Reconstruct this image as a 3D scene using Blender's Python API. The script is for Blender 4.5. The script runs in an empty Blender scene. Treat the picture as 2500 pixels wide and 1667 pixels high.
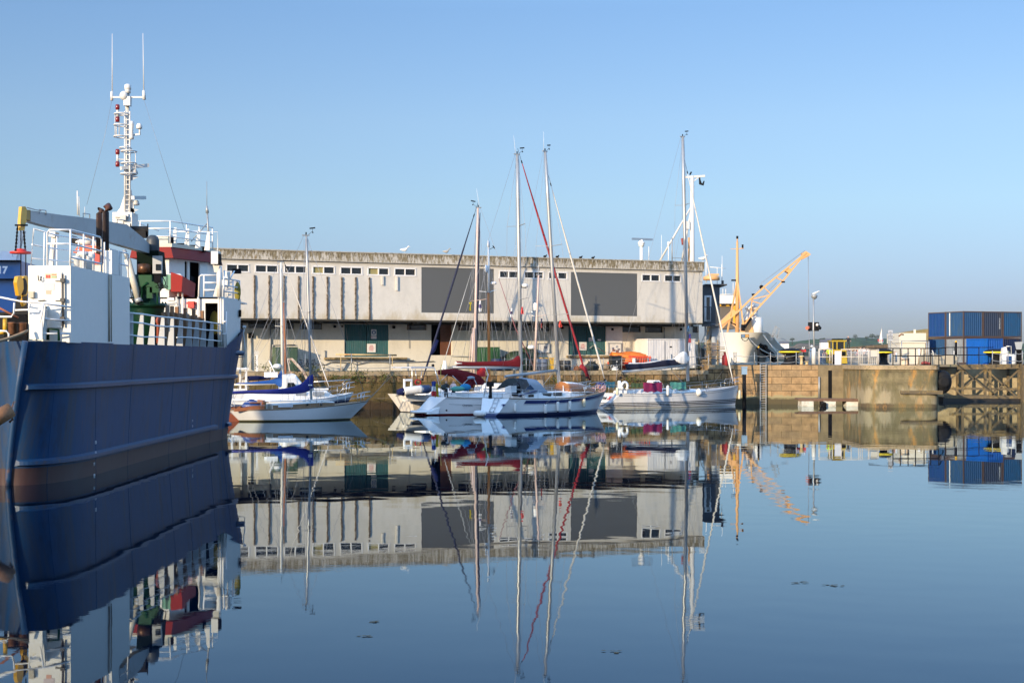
import bpy, bmesh, math, random
from mathutils import Vector, Matrix
S = bpy.context.scene
C = S.collection
rnd = random.Random(7)
R = math.radians
# ---------------------------------------------------------------- camera
CZ, FP, HY = 4.1, 3723.0, 875.0          # eye height (m), focal length and horizon row in photo pixels (2500 x 1667)
cam = bpy.data.cameras.new('camera'); camo = bpy.data.objects.new('camera', cam); C.objects.link(camo)
camo.location = (0, 0, CZ); camo.rotation_euler = (R(90), 0, 0)
cam.sensor_width = 23.5; cam.lens = FP*23.5/2500; cam.shift_y = (HY-833.5)/2500
cam.clip_start = 0.5; cam.clip_end = 12000
S.camera = camo
# ---------------------------------------------------------------- world and sun
SUN_EL = 13.5; SUN_AZ = 214.7            # degrees, azimuth clockwise from +Y
w = bpy.data.worlds.new('World'); S.world = w; w.use_nodes = True
nt = w.node_tree; bg = nt.nodes['Background']
sky = nt.nodes.new('ShaderNodeTexSky'); sky.sky_type = 'NISHITA'; sky.sun_disc = False
sky.sun_elevation = R(SUN_EL); sky.sun_rotation = R(SUN_AZ)
sky.air_density = 1.0; sky.dust_density = 0.5; sky.ozone_density = 3.5; sky.altitude = 0
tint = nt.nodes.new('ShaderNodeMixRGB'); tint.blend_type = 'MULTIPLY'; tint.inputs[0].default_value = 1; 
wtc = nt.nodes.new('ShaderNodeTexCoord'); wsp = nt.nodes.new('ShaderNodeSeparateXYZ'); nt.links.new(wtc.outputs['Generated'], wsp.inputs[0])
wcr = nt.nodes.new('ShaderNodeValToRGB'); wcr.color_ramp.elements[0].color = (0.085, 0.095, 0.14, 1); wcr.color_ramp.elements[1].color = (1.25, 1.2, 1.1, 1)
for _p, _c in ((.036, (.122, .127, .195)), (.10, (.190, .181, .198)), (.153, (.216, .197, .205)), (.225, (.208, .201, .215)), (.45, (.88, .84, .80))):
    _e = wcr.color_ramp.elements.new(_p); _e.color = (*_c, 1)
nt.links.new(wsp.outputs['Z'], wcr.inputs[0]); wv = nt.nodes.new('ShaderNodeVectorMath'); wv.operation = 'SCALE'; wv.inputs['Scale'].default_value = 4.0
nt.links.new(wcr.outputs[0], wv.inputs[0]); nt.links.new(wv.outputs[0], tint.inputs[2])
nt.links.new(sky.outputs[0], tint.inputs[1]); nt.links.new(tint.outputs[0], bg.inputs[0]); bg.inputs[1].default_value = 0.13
sl = bpy.data.lights.new('sun', 'SUN'); sl.energy = 4.3; sl.angle = R(0.5); sl.color = (1.0, 0.80, 0.54)
so = bpy.data.objects.new('sun', sl); C.objects.link(so); so.location = (-40, -60, 60)
sd = Vector((math.sin(R(SUN_AZ))*math.cos(R(SUN_EL)), math.cos(R(SUN_AZ))*math.cos(R(SUN_EL)), math.sin(R(SUN_EL))))
so.rotation_euler = sd.to_track_quat('Z', 'Y').to_euler()
S.view_settings.view_transform = 'Standard'; S.view_settings.look = 'None'
S.view_settings.exposure = 0.55; S.view_settings.gamma = 1.0
S.cycles.max_bounces = 6; S.cycles.glossy_bounces = 4; S.cycles.transparent_max_bounces = 6
S.cycles.caustics_reflective = False; S.cycles.caustics_refractive = False

# ---------------------------------------------------------------- photo pixel -> world
def P(px, py, d):
    return Vector(((px-1250)/FP*d, d, CZ+(HY-py)/FP*d))
def PZ(px, z, d):
    return Vector(((px-1250)/FP*d, d, z))
class Frame:
    """A vertical plane frame: origin O(x,y), heading a; local x along it, y away from the camera, z up."""
    def __init__(s, x0, y0, x1, y1):
        s.o = Vector((x0, y0, 0)); s.a = math.atan2(y1-y0, x1-x0)
        s.ex = Vector((math.cos(s.a), math.sin(s.a), 0)); s.ey = Vector((-math.sin(s.a), math.cos(s.a), 0))
        s.L = math.hypot(x1-x0, y1-y0)
    def l(s, px, py, y=0.0):
        k = (px-1250)/FP
        ax, ay = s.o.x+y*s.ey.x, s.o.y+y*s.ey.y
        u = (k*ay-ax)/(s.ex.x-k*s.ex.y)
        d = ay+u*s.ex.y
        return Vector((u, y, CZ+(HY-py)/FP*d))
    def w(s, v):
        return s.o+s.ex*v[0]+s.ey*v[1]+Vector((0, 0, v[2]))
# ---------------------------------------------------------------- materials
MATS = {}
def mat(name, col, rough=0.6, metal=0.0, var=0.12, scale=3.0, dirt=None, damt=0.0, dscale=2.0, dstr=(1, 1, 1), bump=0.0, bscale=20, spec=0.5, dth=0.5, coat=0.0):
    """Procedural paint/metal/fabric: base colour with slow variation, plus a second colour in noise patches (wear, rust, stains)."""
    if name in MATS: return MATS[name]
    m = bpy.data.materials.new(name); m.use_nodes = True; n = m.node_tree; N = n.nodes; Lk = n.links
    b = N['Principled BSDF']; b.inputs['Roughness'].default_value = rough; b.inputs['Metallic'].default_value = metal
    b.inputs['Specular IOR Level'].default_value = spec; b.inputs['Coat Weight'].default_value = coat
    tc = N.new('ShaderNodeTexCoord')
    nz = N.new('ShaderNodeTexNoise'); nz.inputs['Scale'].default_value = scale; nz.inputs['Detail'].default_value = 5
    Lk.new(tc.outputs['Object'], nz.inputs['Vector'])
    mx = N.new('ShaderNodeMixRGB'); mx.inputs[1].default_value = [c*(1-var) for c in col[:3]]+[1]; mx.inputs[2].default_value = [min(1, c*(1+var)) for c in col[:3]]+[1]
    Lk.new(nz.outputs['Fac'], mx.inputs[0]); out = mx.outputs[0]
    if dirt:
        mp = N.new('ShaderNodeMapping'); mp.inputs['Scale'].default_value = dstr; Lk.new(tc.outputs['Object'], mp.inputs['Vector'])
        n2 = N.new('ShaderNodeTexNoise'); n2.inputs['Scale'].default_value = dscale; n2.inputs['Detail'].default_value = 8; n2.inputs['Roughness'].default_value = 0.65
        Lk.new(mp.outputs[0], n2.inputs['Vector'])
        cr = N.new('ShaderNodeValToRGB'); cr.color_ramp.elements[0].position = dth; cr.color_ramp.elements[1].position = min(1, dth+0.14)
        cr.color_ramp.elements[1].color = (damt, damt, damt, 1); cr.color_ramp.elements[0].color = (0, 0, 0, 1)
        Lk.new(n2.outputs['Fac'], cr.inputs[0])
        m2 = N.new('ShaderNodeMixRGB'); m2.inputs[2].default_value = list(dirt[:3])+[1]; Lk.new(cr.outputs[0], m2.inputs[0]); Lk.new(out, m2.inputs[1]); out = m2.outputs[0]
    Lk.new(out, b.inputs['Base Color'])
    if bump:
        n3 = N.new('ShaderNodeTexNoise'); n3.inputs['Scale'].default_value = bscale; n3.inputs['Detail'].default_value = 6; Lk.new(tc.outputs['Object'], n3.inputs['Vector'])
        bp = N.new('ShaderNodeBump'); bp.inputs['Strength'].default_value = 0.6; bp.inputs['Distance'].default_value = bump
        Lk.new(n3.outputs['Fac'], bp.inputs['Height']); Lk.new(bp.outputs[0], b.inputs['Normal'])
    MATS[name] = m; return m
def emit(name, col, s):
    m = bpy.data.materials.new(name); m.use_nodes = True; b = m.node_tree.nodes['Principled BSDF']
    b.inputs['Base Color'].default_value = list(col)+[1]; b.inputs['Emission Color'].default_value = list(col)+[1]; b.inputs['Emission Strength'].default_value = s
    return m
# ---------------------------------------------------------------- scene tree helpers
INV = {}
def tag(o, label=None, cat=None, group=None, kind=None):
    if label: o['label'] = label
    if cat: o['category'] = cat
    if group: o['group'] = group
    if kind: o['kind'] = kind
    return o
def root(name, loc, label, cat, group=None, rz=0.0):
    o = bpy.data.objects.new(name, None); C.objects.link(o); o.location = loc; o.rotation_euler = (0, 0, rz); o.empty_display_size = 0.3
    INV[o.name] = (Matrix.Translation(Vector(loc)) @ Matrix.Rotation(rz, 4, 'Z')).inverted()
    return tag(o, label, cat, group)
def inv_of(p):
    while p is not None:
        if p.name in INV: return INV[p.name]
        p = p.parent
    return None
def copy_tree(o, parent=None):
    c = o.copy(); C.objects.link(c); c.parent = parent
    for ch in list(o.children): copy_tree(ch, c)
    return c
class MB:
    def __init__(s): s.v = []; s.f = []; s.m = []; s.cur = 0; s.sm = []
    def mi(s, i): s.cur = i; return s
    def poly(s, pts, smooth=False):
        b = len(s.v); s.v += [Vector(p) for p in pts]; s.f.append(tuple(range(b, b+len(pts)))); s.m.append(s.cur); s.sm.append(smooth); return s
    def grid(s, rows, close=False, smooth=True, capA=False, capB=False, mats=None):
        """rows: lists of equal length; quads between neighbours. mats: material per column band"""
        b = len(s.v); n = len(rows[0])
        for r in rows: s.v += [Vector(p) for p in r]
        for i in range(len(rows)-1):
            for j in range(n if close else n-1):
                k = (j+1) % n
                s.f.append((b+i*n+j, b+(i+1)*n+j, b+(i+1)*n+k, b+i*n+k)); s.m.append(mats[j] if mats else s.cur); s.sm.append(smooth)
        if capA: s.f.append(tuple(b+j for j in range(n))); s.m.append(s.cur); s.sm.append(False)
        if capB: s.f.append(tuple(b+(len(rows)-1)*n+j for j in reversed(range(n)))); s.m.append(s.cur); s.sm.append(False)
        return s
    def hexa(s, a):
        """8 corners: bottom ring 0-3, top ring 4-7"""
        b = len(s.v); s.v += [Vector(p) for p in a]
        for q in ((3, 2, 1, 0), (4, 5, 6, 7), (0, 1, 5, 4), (1, 2, 6, 5), (2, 3, 7, 6), (3, 0, 4, 7)):
            s.f.append(tuple(b+i for i in q)); s.m.append(s.cur); s.sm.append(False)
        return s
    def box(s, x0, x1, y0, y1, z0, z1):
        return s.hexa([(x0, y0, z0), (x1, y0, z0), (x1, y1, z0), (x0, y1, z0), (x0, y0, z1), (x1, y0, z1), (x1, y1, z1), (x0, y1, z1)])
    def rbox(s, c, sx, sy, sz, rz=0.0):
        """centre of the base, size, turned about z"""
        ca, sa = math.cos(rz), math.sin(rz); c = Vector(c); q = []
        for z in (0, sz):
            for x, y in ((-1, -1), (1, -1), (1, 1), (-1, 1)):
                X, Y = x*sx/2, y*sy/2; q.append(c+Vector((X*ca-Y*sa, X*sa+Y*ca, z)))
        return s.hexa(q)
    def prism(s, pts, vec):
        vec = Vector(vec); a = [Vector(p) for p in pts]; c = [p+vec for p in a]
        s.poly(a); s.poly(list(reversed(c)))
        n = len(a)
        for i in range(n):
            j = (i+1) % n; s.poly([a[j], a[i], c[i], c[j]])
        return s
    def bar(s, p, q, w, h=None, up=(0, 0, 1)):
        h = h or w; p, q = Vector(p), Vector(q); d = (q-p)
        if d.length < 1e-6: return s
        d.normalize(); up = Vector(up)
        if abs(d.dot(up)) > 0.98: up = Vector((0, 1, 0))
        x = d.cross(up).normalized(); y = x.cross(d).normalized()
        r = [x*(-w/2)+y*(-h/2), x*(w/2)+y*(-h/2), x*(w/2)+y*(h/2), x*(-w/2)+y*(h/2)]
        return s.hexa([p+k for k in r]+[q+k for k in r])
    def tube(s, pts, r, seg=6, r1=None, closed=False):
        pts = [Vector(p) for p in pts]; n = len(pts); rows = []
        rr = r if isinstance(r, (list, tuple)) else [r+((r1 if r1 is not None else r)-r)*i/max(1, n-1) for i in range(n)]
        up = Vector((0, 0, 1))
        for i in range(n):
            d = (pts[min(i+1, n-1)]-pts[max(i-1, 0)])
            if d.length < 1e-9: d = Vector((0, 0, 1))
            d.normalize()
            u = up if abs(d.dot(up)) < 0.95 else Vector((0, 1, 0))
            x = d.cross(u).normalized(); y = x.cross(d).normalized()
            rows.append([pts[i]+(x*math.cos(t)+y*math.sin(t))*rr[i] for t in [2*math.pi*j/seg for j in range(seg)]])
        return s.grid(rows, close=True, capA=True, capB=True)
    def lathe(s, c, prof, seg=12, smooth=True, axis=None):
        c = Vector(c); rows = []
        if axis is None:
            X, Y, Z = Vector((1, 0, 0)), Vector((0, 1, 0)), Vector((0, 0, 1))
        else:
            Z = Vector(axis).normalized(); X = Z.orthogonal().normalized(); Y = Z.cross(X)
        for r, z in prof:
            rows.append([c+X*(r*math.cos(2*math.pi*j/seg))+Y*(r*math.sin(2*math.pi*j/seg))+Z*z for j in range(seg)])
        return s.grid(rows, close=True, smooth=smooth, capA=True, capB=True)
    def ball(s, c, rx, ry=None, rz=None, seg=10, rings=7):
        ry = ry or rx; rz = rz or rx; c = Vector(c); rows = []
        for i in range(rings+1):
            t = -math.pi/2+math.pi*i/rings; k = max(0.02, math.cos(t))
            rows.append([c+Vector((rx*k*math.cos(2*math.pi*j/seg), ry*k*math.sin(2*math.pi*j/seg), rz*math.sin(t))) for j in range(seg)])
        return s.grid(rows, close=True, capA=True, capB=True)
    def build(s, name, mats, parent=None, w=True, label=None):
        if not isinstance(mats, (list, tuple)): mats = [mats]
        me = bpy.data.meshes.new(name)
        vs = s.v; mt = inv_of(parent) if w else None
        if mt is not None: vs = [mt @ v for v in vs]
        me.from_pydata([tuple(v) for v in vs], [], s.f)
        for m in mats: me.materials.append(m)
        me.polygons.foreach_set('material_index', [min(i, len(mats)-1) for i in s.m])
        me.polygons.foreach_set('use_smooth', s.sm)
        me.update(); bm = bmesh.new(); bm.from_mesh(me)
        bmesh.ops.recalc_face_normals(bm, faces=bm.faces); bm.to_mesh(me); bm.free()
        o = bpy.data.objects.new(name, me); C.objects.link(o); o.parent = parent
        if label: o['label'] = label
        return o
def single(mb, name, mats, loc, label, cat, group=None):
    """A thing that is one mesh with its origin at its base."""
    mb.v = [v-Vector(loc) for v in mb.v]
    o = mb.build(name, mats, None); o.location = loc
    return tag(o, label, cat, group)
def struct(mb, name, m):
    return tag(mb.build(name, m), kind='structure')
def text(name, body, size, m, loc, xdir, parent=None, updir=(0, 0, 1), align='CENTER', bold=0.0, w=True, spacing=1.0, ext=0.004):
    """Lettering as mesh; stands in the plane of xdir and updir, centred on loc."""
    cu = bpy.data.curves.new(name, 'FONT'); cu.body = body; cu.size = size; cu.align_x = align; cu.align_y = 'CENTER'
    cu.extrude = ext; cu.offset = bold; cu.resolution_u = 2; cu.space_line = spacing
    t = bpy.data.objects.new(name, cu); C.objects.link(t)
    dg = bpy.context.evaluated_depsgraph_get(); me = bpy.data.meshes.new_from_object(t.evaluated_get(dg))
    bpy.data.objects.remove(t); bpy.data.curves.remove(cu)
    x = Vector(xdir).normalized(); y = Vector(updir).normalized(); z = x.cross(y)
    mt = Matrix((x, y, z)).transposed().to_4x4(); mt.translation = Vector(loc)
    iv = inv_of(parent) if w else None
    me.transform((iv @ mt) if iv is not None else mt); me.materials.clear(); me.materials.append(m)
    o = bpy.data.objects.new(name, me); C.objects.link(o); o.parent = parent
    return o
def catmull(pts, k=4):
    pts = [Vector(p) for p in pts]; out = []
    for i in range(len(pts)-1):
        p0, p1, p2, p3 = pts[max(i-1, 0)], pts[i], pts[i+1], pts[min(i+2, len(pts)-1)]
        for j in range(k):
            t = j/k; out.append(0.5*((2*p1)+(p2-p0)*t+(2*p0-5*p1+4*p2-p3)*t*t+(3*p1-p0-3*p2+p3)*t*t*t))
    out.append(pts[-1]); return out
def sag(a, b, s, n=8):
    a, b = Vector(a), Vector(b)
    return [a.lerp(b, i/n)-Vector((0, 0, s*4*(i/n)*(1-i/n))) for i in range(n+1)]

# common materials
white = mat('white_paint', (0.78, 0.76, 0.72), 0.45, dirt=(0.45, 0.30, 0.17), damt=0.5, dscale=2.2, dstr=(1.5, 1.5, 0.35), dth=0.60)
rail_w = mat('white_rail_paint', (0.78, 0.77, 0.75), 0.4, dirt=(0.35, 0.17, 0.08), damt=0.5, dscale=6, dth=0.62)
gel = mat('white_gelcoat', (0.86, 0.86, 0.84), 0.18, var=0.03, coat=0.3)
steel = mat('stainless_steel', (0.62, 0.62, 0.62), 0.28, metal=0.9, var=0.05)
alu = mat('mast_aluminium', (0.40, 0.40, 0.39), 0.4, metal=0.5, var=0.06, scale=1.0)
wire = mat('wire_rope', (0.30, 0.30, 0.31), 0.5, metal=0.4, var=0.1)
black = mat('black_rubber', (0.007, 0.007, 0.008), 0.7, var=0.3, spec=0.25)
dark = mat('dark_interior', (0.006, 0.006, 0.007), 0.9, var=0.3, spec=0.15)
glass = mat('dark_glass', (0.014, 0.017, 0.02), 0.06, var=0.2, spec=0.8)
galv = mat('galvanised_steel', (0.33, 0.34, 0.34), 0.5, metal=0.4, var=0.2, dirt=(0.28, 0.13, 0.06), damt=0.7, dscale=4, dth=0.58)
rust = mat('rusted_steel', (0.20, 0.085, 0.04), 0.85, var=0.4, scale=6, dirt=(0.10, 0.04, 0.02), damt=0.8, dscale=5, bump=0.01)
wood = mat('varnished_wood', (0.33, 0.12, 0.045), 0.35, var=0.25, scale=8)
teak = mat('weathered_teak', (0.27, 0.19, 0.12), 0.7, var=0.25, scale=8)
rope = mat('rope', (0.55, 0.47, 0.36), 0.9, var=0.2, scale=15)
navy = mat('navy_canvas', (0.010, 0.014, 0.06), 0.8, spec=.15, var=0.2, bump=0.01, bscale=8)
maroon = mat('maroon_canvas', (0.13, 0.010, 0.014), 0.8, spec=.15, var=0.25, bump=0.015, bscale=7)
red_paint = mat('red_paint', (0.55, 0.04, 0.03), 0.45, var=0.15)
yellow = mat('yellow_paint', (0.60, 0.33, 0.02), 0.45, var=0.12, dirt=(0.2, 0.09, 0.03), damt=0.6, dscale=5, dth=0.6)
orange = mat('orange_fabric', (0.80, 0.20, 0.03), 0.7, var=0.15, bump=0.02, bscale=5)
# ================================================================ SETTING
def water_mat():
    m = bpy.data.materials.new('harbour_water'); m.use_nodes = True; n = m.node_tree; N = n.nodes; Lk = n.links
    b = N['Principled BSDF']; b.inputs['Base Color'].default_value = (0.0, 0.0028, 0.014, 1); b.inputs['Roughness'].default_value = 0.012
    b.inputs['IOR'].default_value = 1.285; b.inputs['Specular IOR Level'].default_value = 0.5
    tc = N.new('ShaderNodeTexCoord')
    def layer(sc, stretch, detail, dist, prev=None, rot=0.0, mask=None):
        mp = N.new('ShaderNodeMapping'); mp.inputs['Scale'].default_value = stretch; mp.inputs['Rotation'].default_value = (0, 0, rot); Lk.new(tc.outputs['Object'], mp.inputs['Vector'])
        z = N.new('ShaderNodeTexNoise'); z.inputs['Scale'].default_value = sc; z.inputs['Detail'].default_value = detail; z.inputs['Roughness'].default_value = 0.5; Lk.new(mp.outputs[0], z.inputs['Vector'])
        p = N.new('ShaderNodeBump'); p.inputs['Distance'].default_value = dist; p.inputs['Strength'].default_value = 1.0
        Lk.new(z.outputs['Fac'], p.inputs['Height'])
        if mask:
            mk = N.new('ShaderNodeTexNoise'); mk.inputs['Scale'].default_value = mask[0]; mk.inputs['Detail'].default_value = 3
            m2 = N.new('ShaderNodeMapping'); m2.inputs['Scale'].default_value = (0.35, 1, 1); Lk.new(tc.outputs['Object'], m2.inputs['Vector']); Lk.new(m2.outputs[0], mk.inputs['Vector'])
            r = N.new('ShaderNodeMapRange'); r.inputs['From Min'].default_value = mask[1]; r.inputs['From Max'].default_value = mask[2]; r.inputs['To Min'].default_value = mask[3]; Lk.new(mk.outputs['Fac'], r.inputs['Value'])
            Lk.new(r.outputs[0], p.inputs['Strength'])
        if prev: Lk.new(prev.outputs[0], p.inputs['Normal'])
        return p
    p1 = layer(0.45, (1.0, 1.0, 1), 1.0, 0.0030)
    p2 = layer(0.9, (1.0, 1.2, 1), 0.5, 0.0034, p1, 0.4, (0.035, 0.44, 0.60, 0.12))
    p3 = layer(6.0, (0.8, 1.6, 1), 2.0, 0.0003, p2, 0.2, (0.06, 0.45, 0.6, 0.1))
    gl = N.new('ShaderNodeBsdfGlossy'); gl.inputs['Color'].default_value = (.87, .965, 1, 1); gl.inputs['Roughness'].default_value = 0.01; df = N.new('ShaderNodeBsdfDiffuse'); df.inputs['Color'].default_value = (0, .0025, .010, 1)
    fr = N.new('ShaderNodeFresnel'); fr.inputs['IOR'].default_value = 1.31; mx = N.new('ShaderNodeMixShader'); Lk.new(fr.outputs[0], mx.inputs[0]); Lk.new(df.outputs[0], mx.inputs[1]); Lk.new(gl.outputs[0], mx.inputs[2])
    for q in (gl, fr): Lk.new(p3.outputs[0], q.inputs['Normal'])
    Lk.new(mx.outputs[0], N['Material Output'].inputs['Surface']); N.remove(b)
    return m
mb = MB(); mb.poly([(-2600, -200, 0), (2600, -200, 0), (2600, 3300, 0), (-2600, 3300, 0)])
struct(mb, 'water', water_mat())
hz = bpy.data.materials.new('haze_air'); hz.use_nodes = True; _n = hz.node_tree; _n.nodes.remove(_n.nodes['Principled BSDF']); _v = _n.nodes.new('ShaderNodeVolumePrincipled')
_v.inputs['Color'].default_value = (0.80, 0.88, 1.0, 1); _v.inputs['Density'].default_value = 0.000025; _n.links.new(_v.outputs[0], _n.nodes['Material Output'].inputs['Volume'])
mb = MB(); mb.box(-2700, 2700, -300, 3400, -3.5, 70); tag(mb.build('haze', hz), kind='stuff')

# the quay line runs along the building; A = where photo column 600 meets the facade, B = its right hand corner
A = Vector((-20.85, 119.4)); B = Vector((16.95, 135.7))
bf = Frame(A.x, A.y, B.x, B.y)
QZ, QR = 3.08, 3.53
def stone_mat(name, c1, c2, mortar, bw, bh, mort=0.02, bump=0.03, moss=None, mossz=(1.0, 2.2), base=(0.10, 0.085, 0.05), basez=(0.2, 0.8), patch=0.5, vcoord=None, squash=1.0, nbump=0.03):
    """Stone blocks in courses. Uses u = length along the wall (object X), v = height (object Z)."""
    m = bpy.data.materials.new(name); m.use_nodes = True; n = m.node_tree; N = n.nodes; Lk = n.links
    b = N['Principled BSDF']; b.inputs['Roughness'].default_value = 0.9; b.inputs['Specular IOR Level'].default_value = 0.25
    tc = N.new('ShaderNodeTexCoord'); sp = N.new('ShaderNodeSeparateXYZ'); Lk.new(tc.outputs['Object'], sp.inputs[0])
    cb = N.new('ShaderNodeCombineXYZ'); Lk.new(sp.outputs['X'], cb.inputs[0]); Lk.new(sp.outputs['Z'], cb.inputs[1])
    wz = N.new('ShaderNodeTexNoise'); wz.inputs['Scale'].default_value = 1.3; wz.inputs['Detail'].default_value = 3; Lk.new(tc.outputs['Object'], wz.inputs['Vector'])
    wm = N.new('ShaderNodeVectorMath'); wm.operation = 'MULTIPLY_ADD'; wm.inputs[1].default_value = (0.10, 0.10, 0); Lk.new(wz.outputs['Color'], wm.inputs[0]); Lk.new(cb.outputs[0], wm.inputs[2])
    br = N.new('ShaderNodeTexBrick'); br.inputs['Scale'].default_value = 1.0; br.inputs['Brick Width'].default_value = bw; br.inputs['Row Height'].default_value = bh
    br.inputs['Mortar Size'].default_value = mort; br.inputs['Mortar Smooth'].default_value = 0.4; br.inputs['Bias'].default_value = -0.1; br.squash = squash; br.squash_frequency = 3; br.offset_frequency = 2
    br.inputs['Color1'].default_value = list(c1)+[1]; br.inputs['Color2'].default_value = list(c2)+[1]; br.inputs['Mortar'].default_value = list(mortar)+[1]
    Lk.new(wm.outputs[0], br.inputs['Vector'])
    nz = N.new('ShaderNodeTexNoise'); nz.inputs['Scale'].default_value = 1.1; nz.inputs['Detail'].default_value = 9; nz.inputs['Roughness'].default_value = 0.72; Lk.new(tc.outputs['Object'], nz.inputs['Vector'])
    cr = N.new('ShaderNodeValToRGB'); e = cr.color_ramp.elements; e[0].position = 0.32; e[0].color = (1-patch, 1-patch, 1-patch, 1); e[1].position = 0.68; e[1].color = (1.25, 1.22, 1.15, 1)
    Lk.new(nz.outputs['Fac'], cr.inputs[0])
    mu = N.new('ShaderNodeMixRGB'); mu.blend_type = 'MULTIPLY'; mu.inputs[0].default_value = 1; Lk.new(br.outputs['Color'], mu.inputs[1]); Lk.new(cr.outputs[0], mu.inputs[2]); out = mu.outputs[0]
    st = N.new('ShaderNodeMapping'); st.inputs['Scale'].default_value = (2.2, 2.2, 0.3); Lk.new(tc.outputs['Object'], st.inputs['Vector'])
    sn = N.new('ShaderNodeTexNoise'); sn.inputs['Scale'].default_value = 1.4; sn.inputs['Detail'].default_value = 6; Lk.new(st.outputs[0], sn.inputs['Vector'])
    def zone(col, z0, z1, th, src, amt=1.0):
        nonlocal out
        r = N.new('ShaderNodeMapRange'); r.inputs['From Min'].default_value = z0; r.inputs['From Max'].default_value = z1; r.inputs['To Min'].default_value = 1; r.inputs['To Max'].default_value = 0; Lk.new(sp.outputs['Z'], r.inputs['Value'])
        a = N.new('ShaderNodeMath'); a.operation = 'ADD'; Lk.new(r.outputs[0], a.inputs[0]); Lk.new(src, a.inputs[1])
        q = N.new('ShaderNodeMapRange'); q.inputs['From Min'].default_value = th; q.inputs['From Max'].default_value = th+0.25; q.inputs['To Max'].default_value = amt; Lk.new(a.outputs[0], q.inputs['Value'])
        x = N.new('ShaderNodeMixRGB'); x.inputs[2].default_value = list(col)+[1]; Lk.new(q.outputs[0], x.inputs[0]); Lk.new(out, x.inputs[1]); out = x.outputs[0]
    if moss: zone(moss, mossz[0], mossz[1], 0.62 if mossz[1] > mossz[0] else 1.05, sn.outputs['Fac'], 0.85)
    zone(base, basez[0], basez[1], 0.75, nz.outputs['Fac'], 0.9)
    Lk.new(out, b.inputs['Base Color'])
    bp = N.new('ShaderNodeBump'); bp.inputs['Distance'].default_value = bump; bp.inputs['Strength'].default_value = 0.8; bp.invert = True; Lk.new(br.outputs['Fac'], bp.inputs['Height'])
    n4 = N.new('ShaderNodeTexNoise'); n4.inputs['Scale'].default_value = 7; n4.inputs['Detail'].default_value = 8; n4.inputs['Roughness'].default_value = 0.7; Lk.new(tc.outputs['Object'], n4.inputs['Vector'])
    b2 = N.new('ShaderNodeBump'); b2.inputs['Distance'].default_value = nbump; b2.inputs['Strength'].default_value = 1; Lk.new(n4.outputs['Fac'], b2.inputs['Height']); Lk.new(bp.outputs[0], b2.inputs['Normal'])
    Lk.new(b2.outputs[0], b.inputs['Normal'])
    return m
rubble = stone_mat('rubble_stone', (0.38, 0.25, 0.12), (0.20, 0.135, 0.075), (0.06, 0.045, 0.025), 1.25, 0.72, 0.045, 0.06, moss=(0.10, 0.075, 0.025), mossz=(1.0, 2.6), base=(0.055, 0.035, 0.02), basez=(0.1, 1.0), patch=0.62, squash=0.7, nbump=0.07)
granite = stone_mat('granite_ashlar', (0.42, 0.27, 0.135), (0.27, 0.20, 0.12), (0.17, 0.12, 0.065), 1.75, 0.62, 0.03, 0.03, moss=(0.30, 0.27, 0.15), mossz=(0.4, 0.9), base=(0.07, 0.055, 0.03), basez=(0.15, 0.75), patch=0.5, squash=1.0, nbump=0.03)
concrete = stone_mat('quay_concrete', (0.22, 0.175, 0.105), (0.19, 0.15, 0.09), (0.14, 0.11, 0.07), 5.0, 1.3, 0.01, 0.01, moss=(0.22, 0.18, 0.10), mossz=(0.4, 1.2), base=(0.12, 0.10, 0.06), basez=(0.05, 0.35), patch=0.35, nbump=0.02)
pale_conc = stone_mat('pale_concrete', (0.38, 0.31, 0.19), (0.34, 0.28, 0.17), (0.26, 0.21, 0.13), 6, 3, 0.01, 0.01, base=(0.16, 0.12, 0.07), basez=(0.0, 0.6), patch=0.4)
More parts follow.
